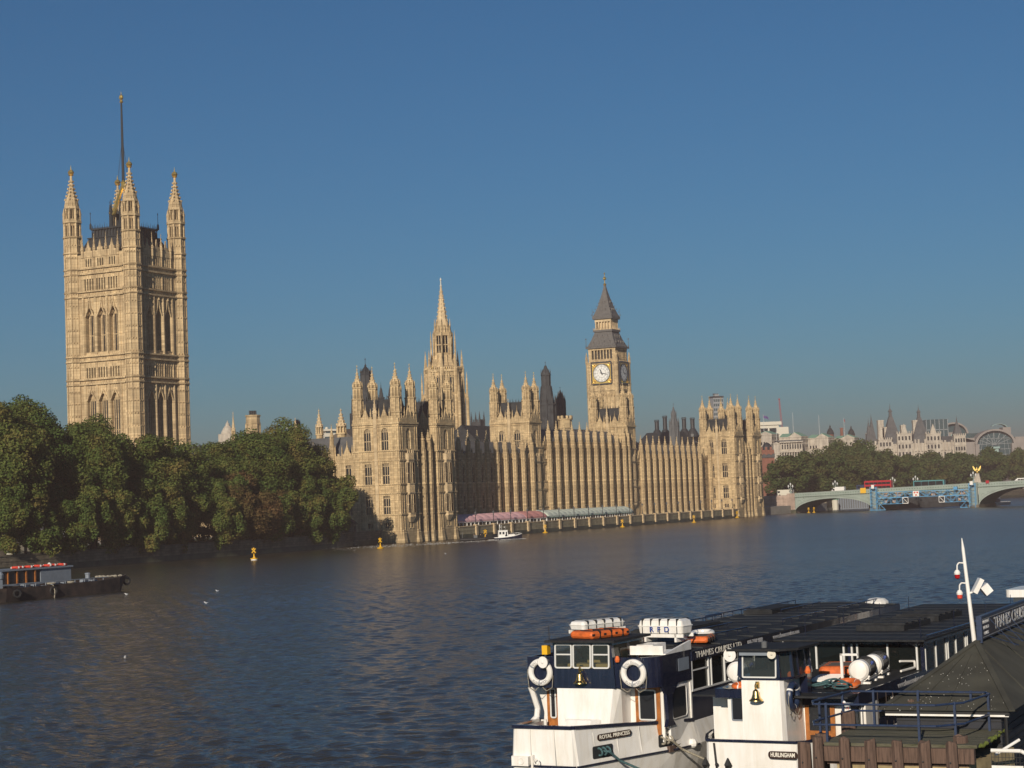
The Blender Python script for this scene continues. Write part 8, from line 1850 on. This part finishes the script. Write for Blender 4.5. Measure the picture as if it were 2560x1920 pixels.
MB().box(0, SL, -.05, .05, 0, SH).build('board', M['nameboard'], sg); mb = MB()
for z in (.05, SH-.06): mb.box(.08, SL-.05, -.062, -.05, z, z+.015)
mb.box(.08, .095, -.062, -.05, .05, SH-.05); mb.build('border', M['greyletter'], sg); mb = MB(); mb.box(-.1, 0, -.08, .08, -.08, SH+.06); mb.box(0, SL, -.07, .07, SH, SH+.06)
for i in range(6): x = 1.1 + i*1.3; mb.obox((x, -.07, SH*.9), (x+.3, -.75, -.28), .018, .018); mb.obox((x+.0, -.07, .02), (x+.9, -.75, -.32), .025, .025)
mb.build('strut', M['navyrail'], sg)
text('THAMES CRUISES', .52, M['silver'], sg, frame_mx((4.85, -.055, SH*.5), (1,0,0), (0,0,1)), 'lettering', 1.42, .004)
for w_, z in (('RIVERBOAT', .47), ('PARTIES &', .30), ('CRUISES', .13)): text(w_, .13, M['silver'], sg, frame_mx((.72, -.055, z+.03), (1,0,0), (0,0,1)), 'lettering', 1.5, .003)
# mast with lamps
ms = thing('signal_mast', 'white raked signal mast with two red lamps and a floodlight', 'mast', Vector((13.95, 58.2, 3.0)), 0); b_, t_ = Vector((.08, 0, 0)), Vector((-.26, 0, 4.98)); d_ = (t_-b_)
mb = MB(); mb.tube(b_, b_ + d_*.93, .085, .05, 12); mb.tube(b_ + d_*.93, t_, .05, .012, 8); mb.build('pole', M['white'], ms, smooth=True)
for f, k_ in ((.845, 0), (.72, 1)):
    p = b_ + d_*f; l = MB(); l.path([p, p + Vector((-.18, 0, .02)), p + Vector((-.24, 0, -.05)), p + Vector((-.25, 0, -.22))], .022, 8); l.lathe(p.x-.25, 0, [(.09, p.z-.34), (.1, p.z-.28), (.05, p.z-.2)], 12); lo = l.build('lamp_arm', M['white'], ms); q = MB(); q.lathe(p.x-.25, 0, [(.03, p.z-.48), (.075, p.z-.45), (.085, p.z-.34)], 12); q.build('red_lens', M['redlamp' if k_ == 0 else 'lifered'], lo, smooth=True)
p = b_ + d_*.66; fl_ = MB(); fl_.obox(p, p + Vector((.2, -.05, .04)), .04, .06); v = Vector((.75, 0, -.45)).normalized(); fl_.prism([(0, -.2), (.14, -.2), (.14, .2), (0, .2)], 0, .4)
f2 = MB(); f2.obox(p + Vector((.16, -.05, .0)), p + Vector((.40, -.05, .42)), .34, .14); f2.obox(p + Vector((.44, -.05, .22)), p + Vector((.62, -.05, -.02)), .34, .26); f2.obox(p + Vector((0, -.02, .0)), p + Vector((.2, -.05, .04)), .05, .05); f2.build('floodlight', M['white'], ms)
# white cabin boat beyond, cut by the right edge
wb = thing('cabin_cruiser', 'white cabin top of a further boat cut off at the right edge above the sign', 'boat', (24.6, 90, 0), FRZ); mb = MB(); mb.prism([(-1, -1.3), (6, -1.3), (6, 1.0), (-1, 1.0)], 1.0, 4.2, [(-.9, -1.2), (6, -1.2), (6, .9), (-.9, .9)]); mb.prism(rrect(3.4, 2.2, .3), 4.2, 4.55); mb.tube((-.3, -.2, 4.5), (-.3, -.2, 5.6), .05); mb.build('cabin', M['white'], wb); mb = MB(); mb.box(-1.6, 8, -1.9, 1.6, -.3, 1.2); mb.build('hull', M['white'], wb); port(wb, (-1.02, -.35, 3.3), (0, -1, 0), (0, 0, 1), 1.3, .7, .1, .06, 'wood', 'glass'); MB().box(-.5, -.1, -.4, 0, 5.1, 5.7).build('lamp_box', M['iron'], wb)
# white gangway rail at the lower right
gr = thing('gangway_rail', 'white tubular gangway rail in the bottom right corner', 'railing', pw(-2.4, -3.5, 2.0), PRZ); mb = MB(); mb.path([(0, .2, .8), (0, -.55, .8), (.05, -.68, .72), (.05, -.68, -1)], .05, 8); mb.path([(.5, .2, .62), (1.0, -.35, .95)], .04, 8); mb.box(-.02, .02, .2, -.6, .35, .42); mb.build('tube', M['white'], gr)
mb = MB()
for i in range(9): mb.tube((0, .2-.09*i, -.9), (0, .2-.09*i, .75), .008, n=4)
for i in range(12): mb.tube((0, .2, -.8+.13*i), (0, -.6, -.8+.13*i), .008, n=4)
mb.build('mesh_panel', M['black'], gr)
# ================================================================ HAZE
hz_ = bpy.data.materials.new('haze'); hz_.use_nodes = True; nt = hz_.node_tree
for n_ in list(nt.nodes):
    if n_.type == 'BSDF_PRINCIPLED': nt.nodes.remove(n_)
pv = nt.nodes.new('ShaderNodeVolumePrincipled'); pv.inputs['Color'].default_value = (.59, .45, .415, 1)
pv.inputs['Density'].default_value = .0003; pv.inputs['Anisotropy'].default_value = 0.0
nt.links.new(pv.outputs[0], nt.nodes['Material Output'].inputs['Volume'])
struct(MB().box(-6100, 6100, -310, 12100, -4.5, 130).build('haze', hz_), 'stuff')
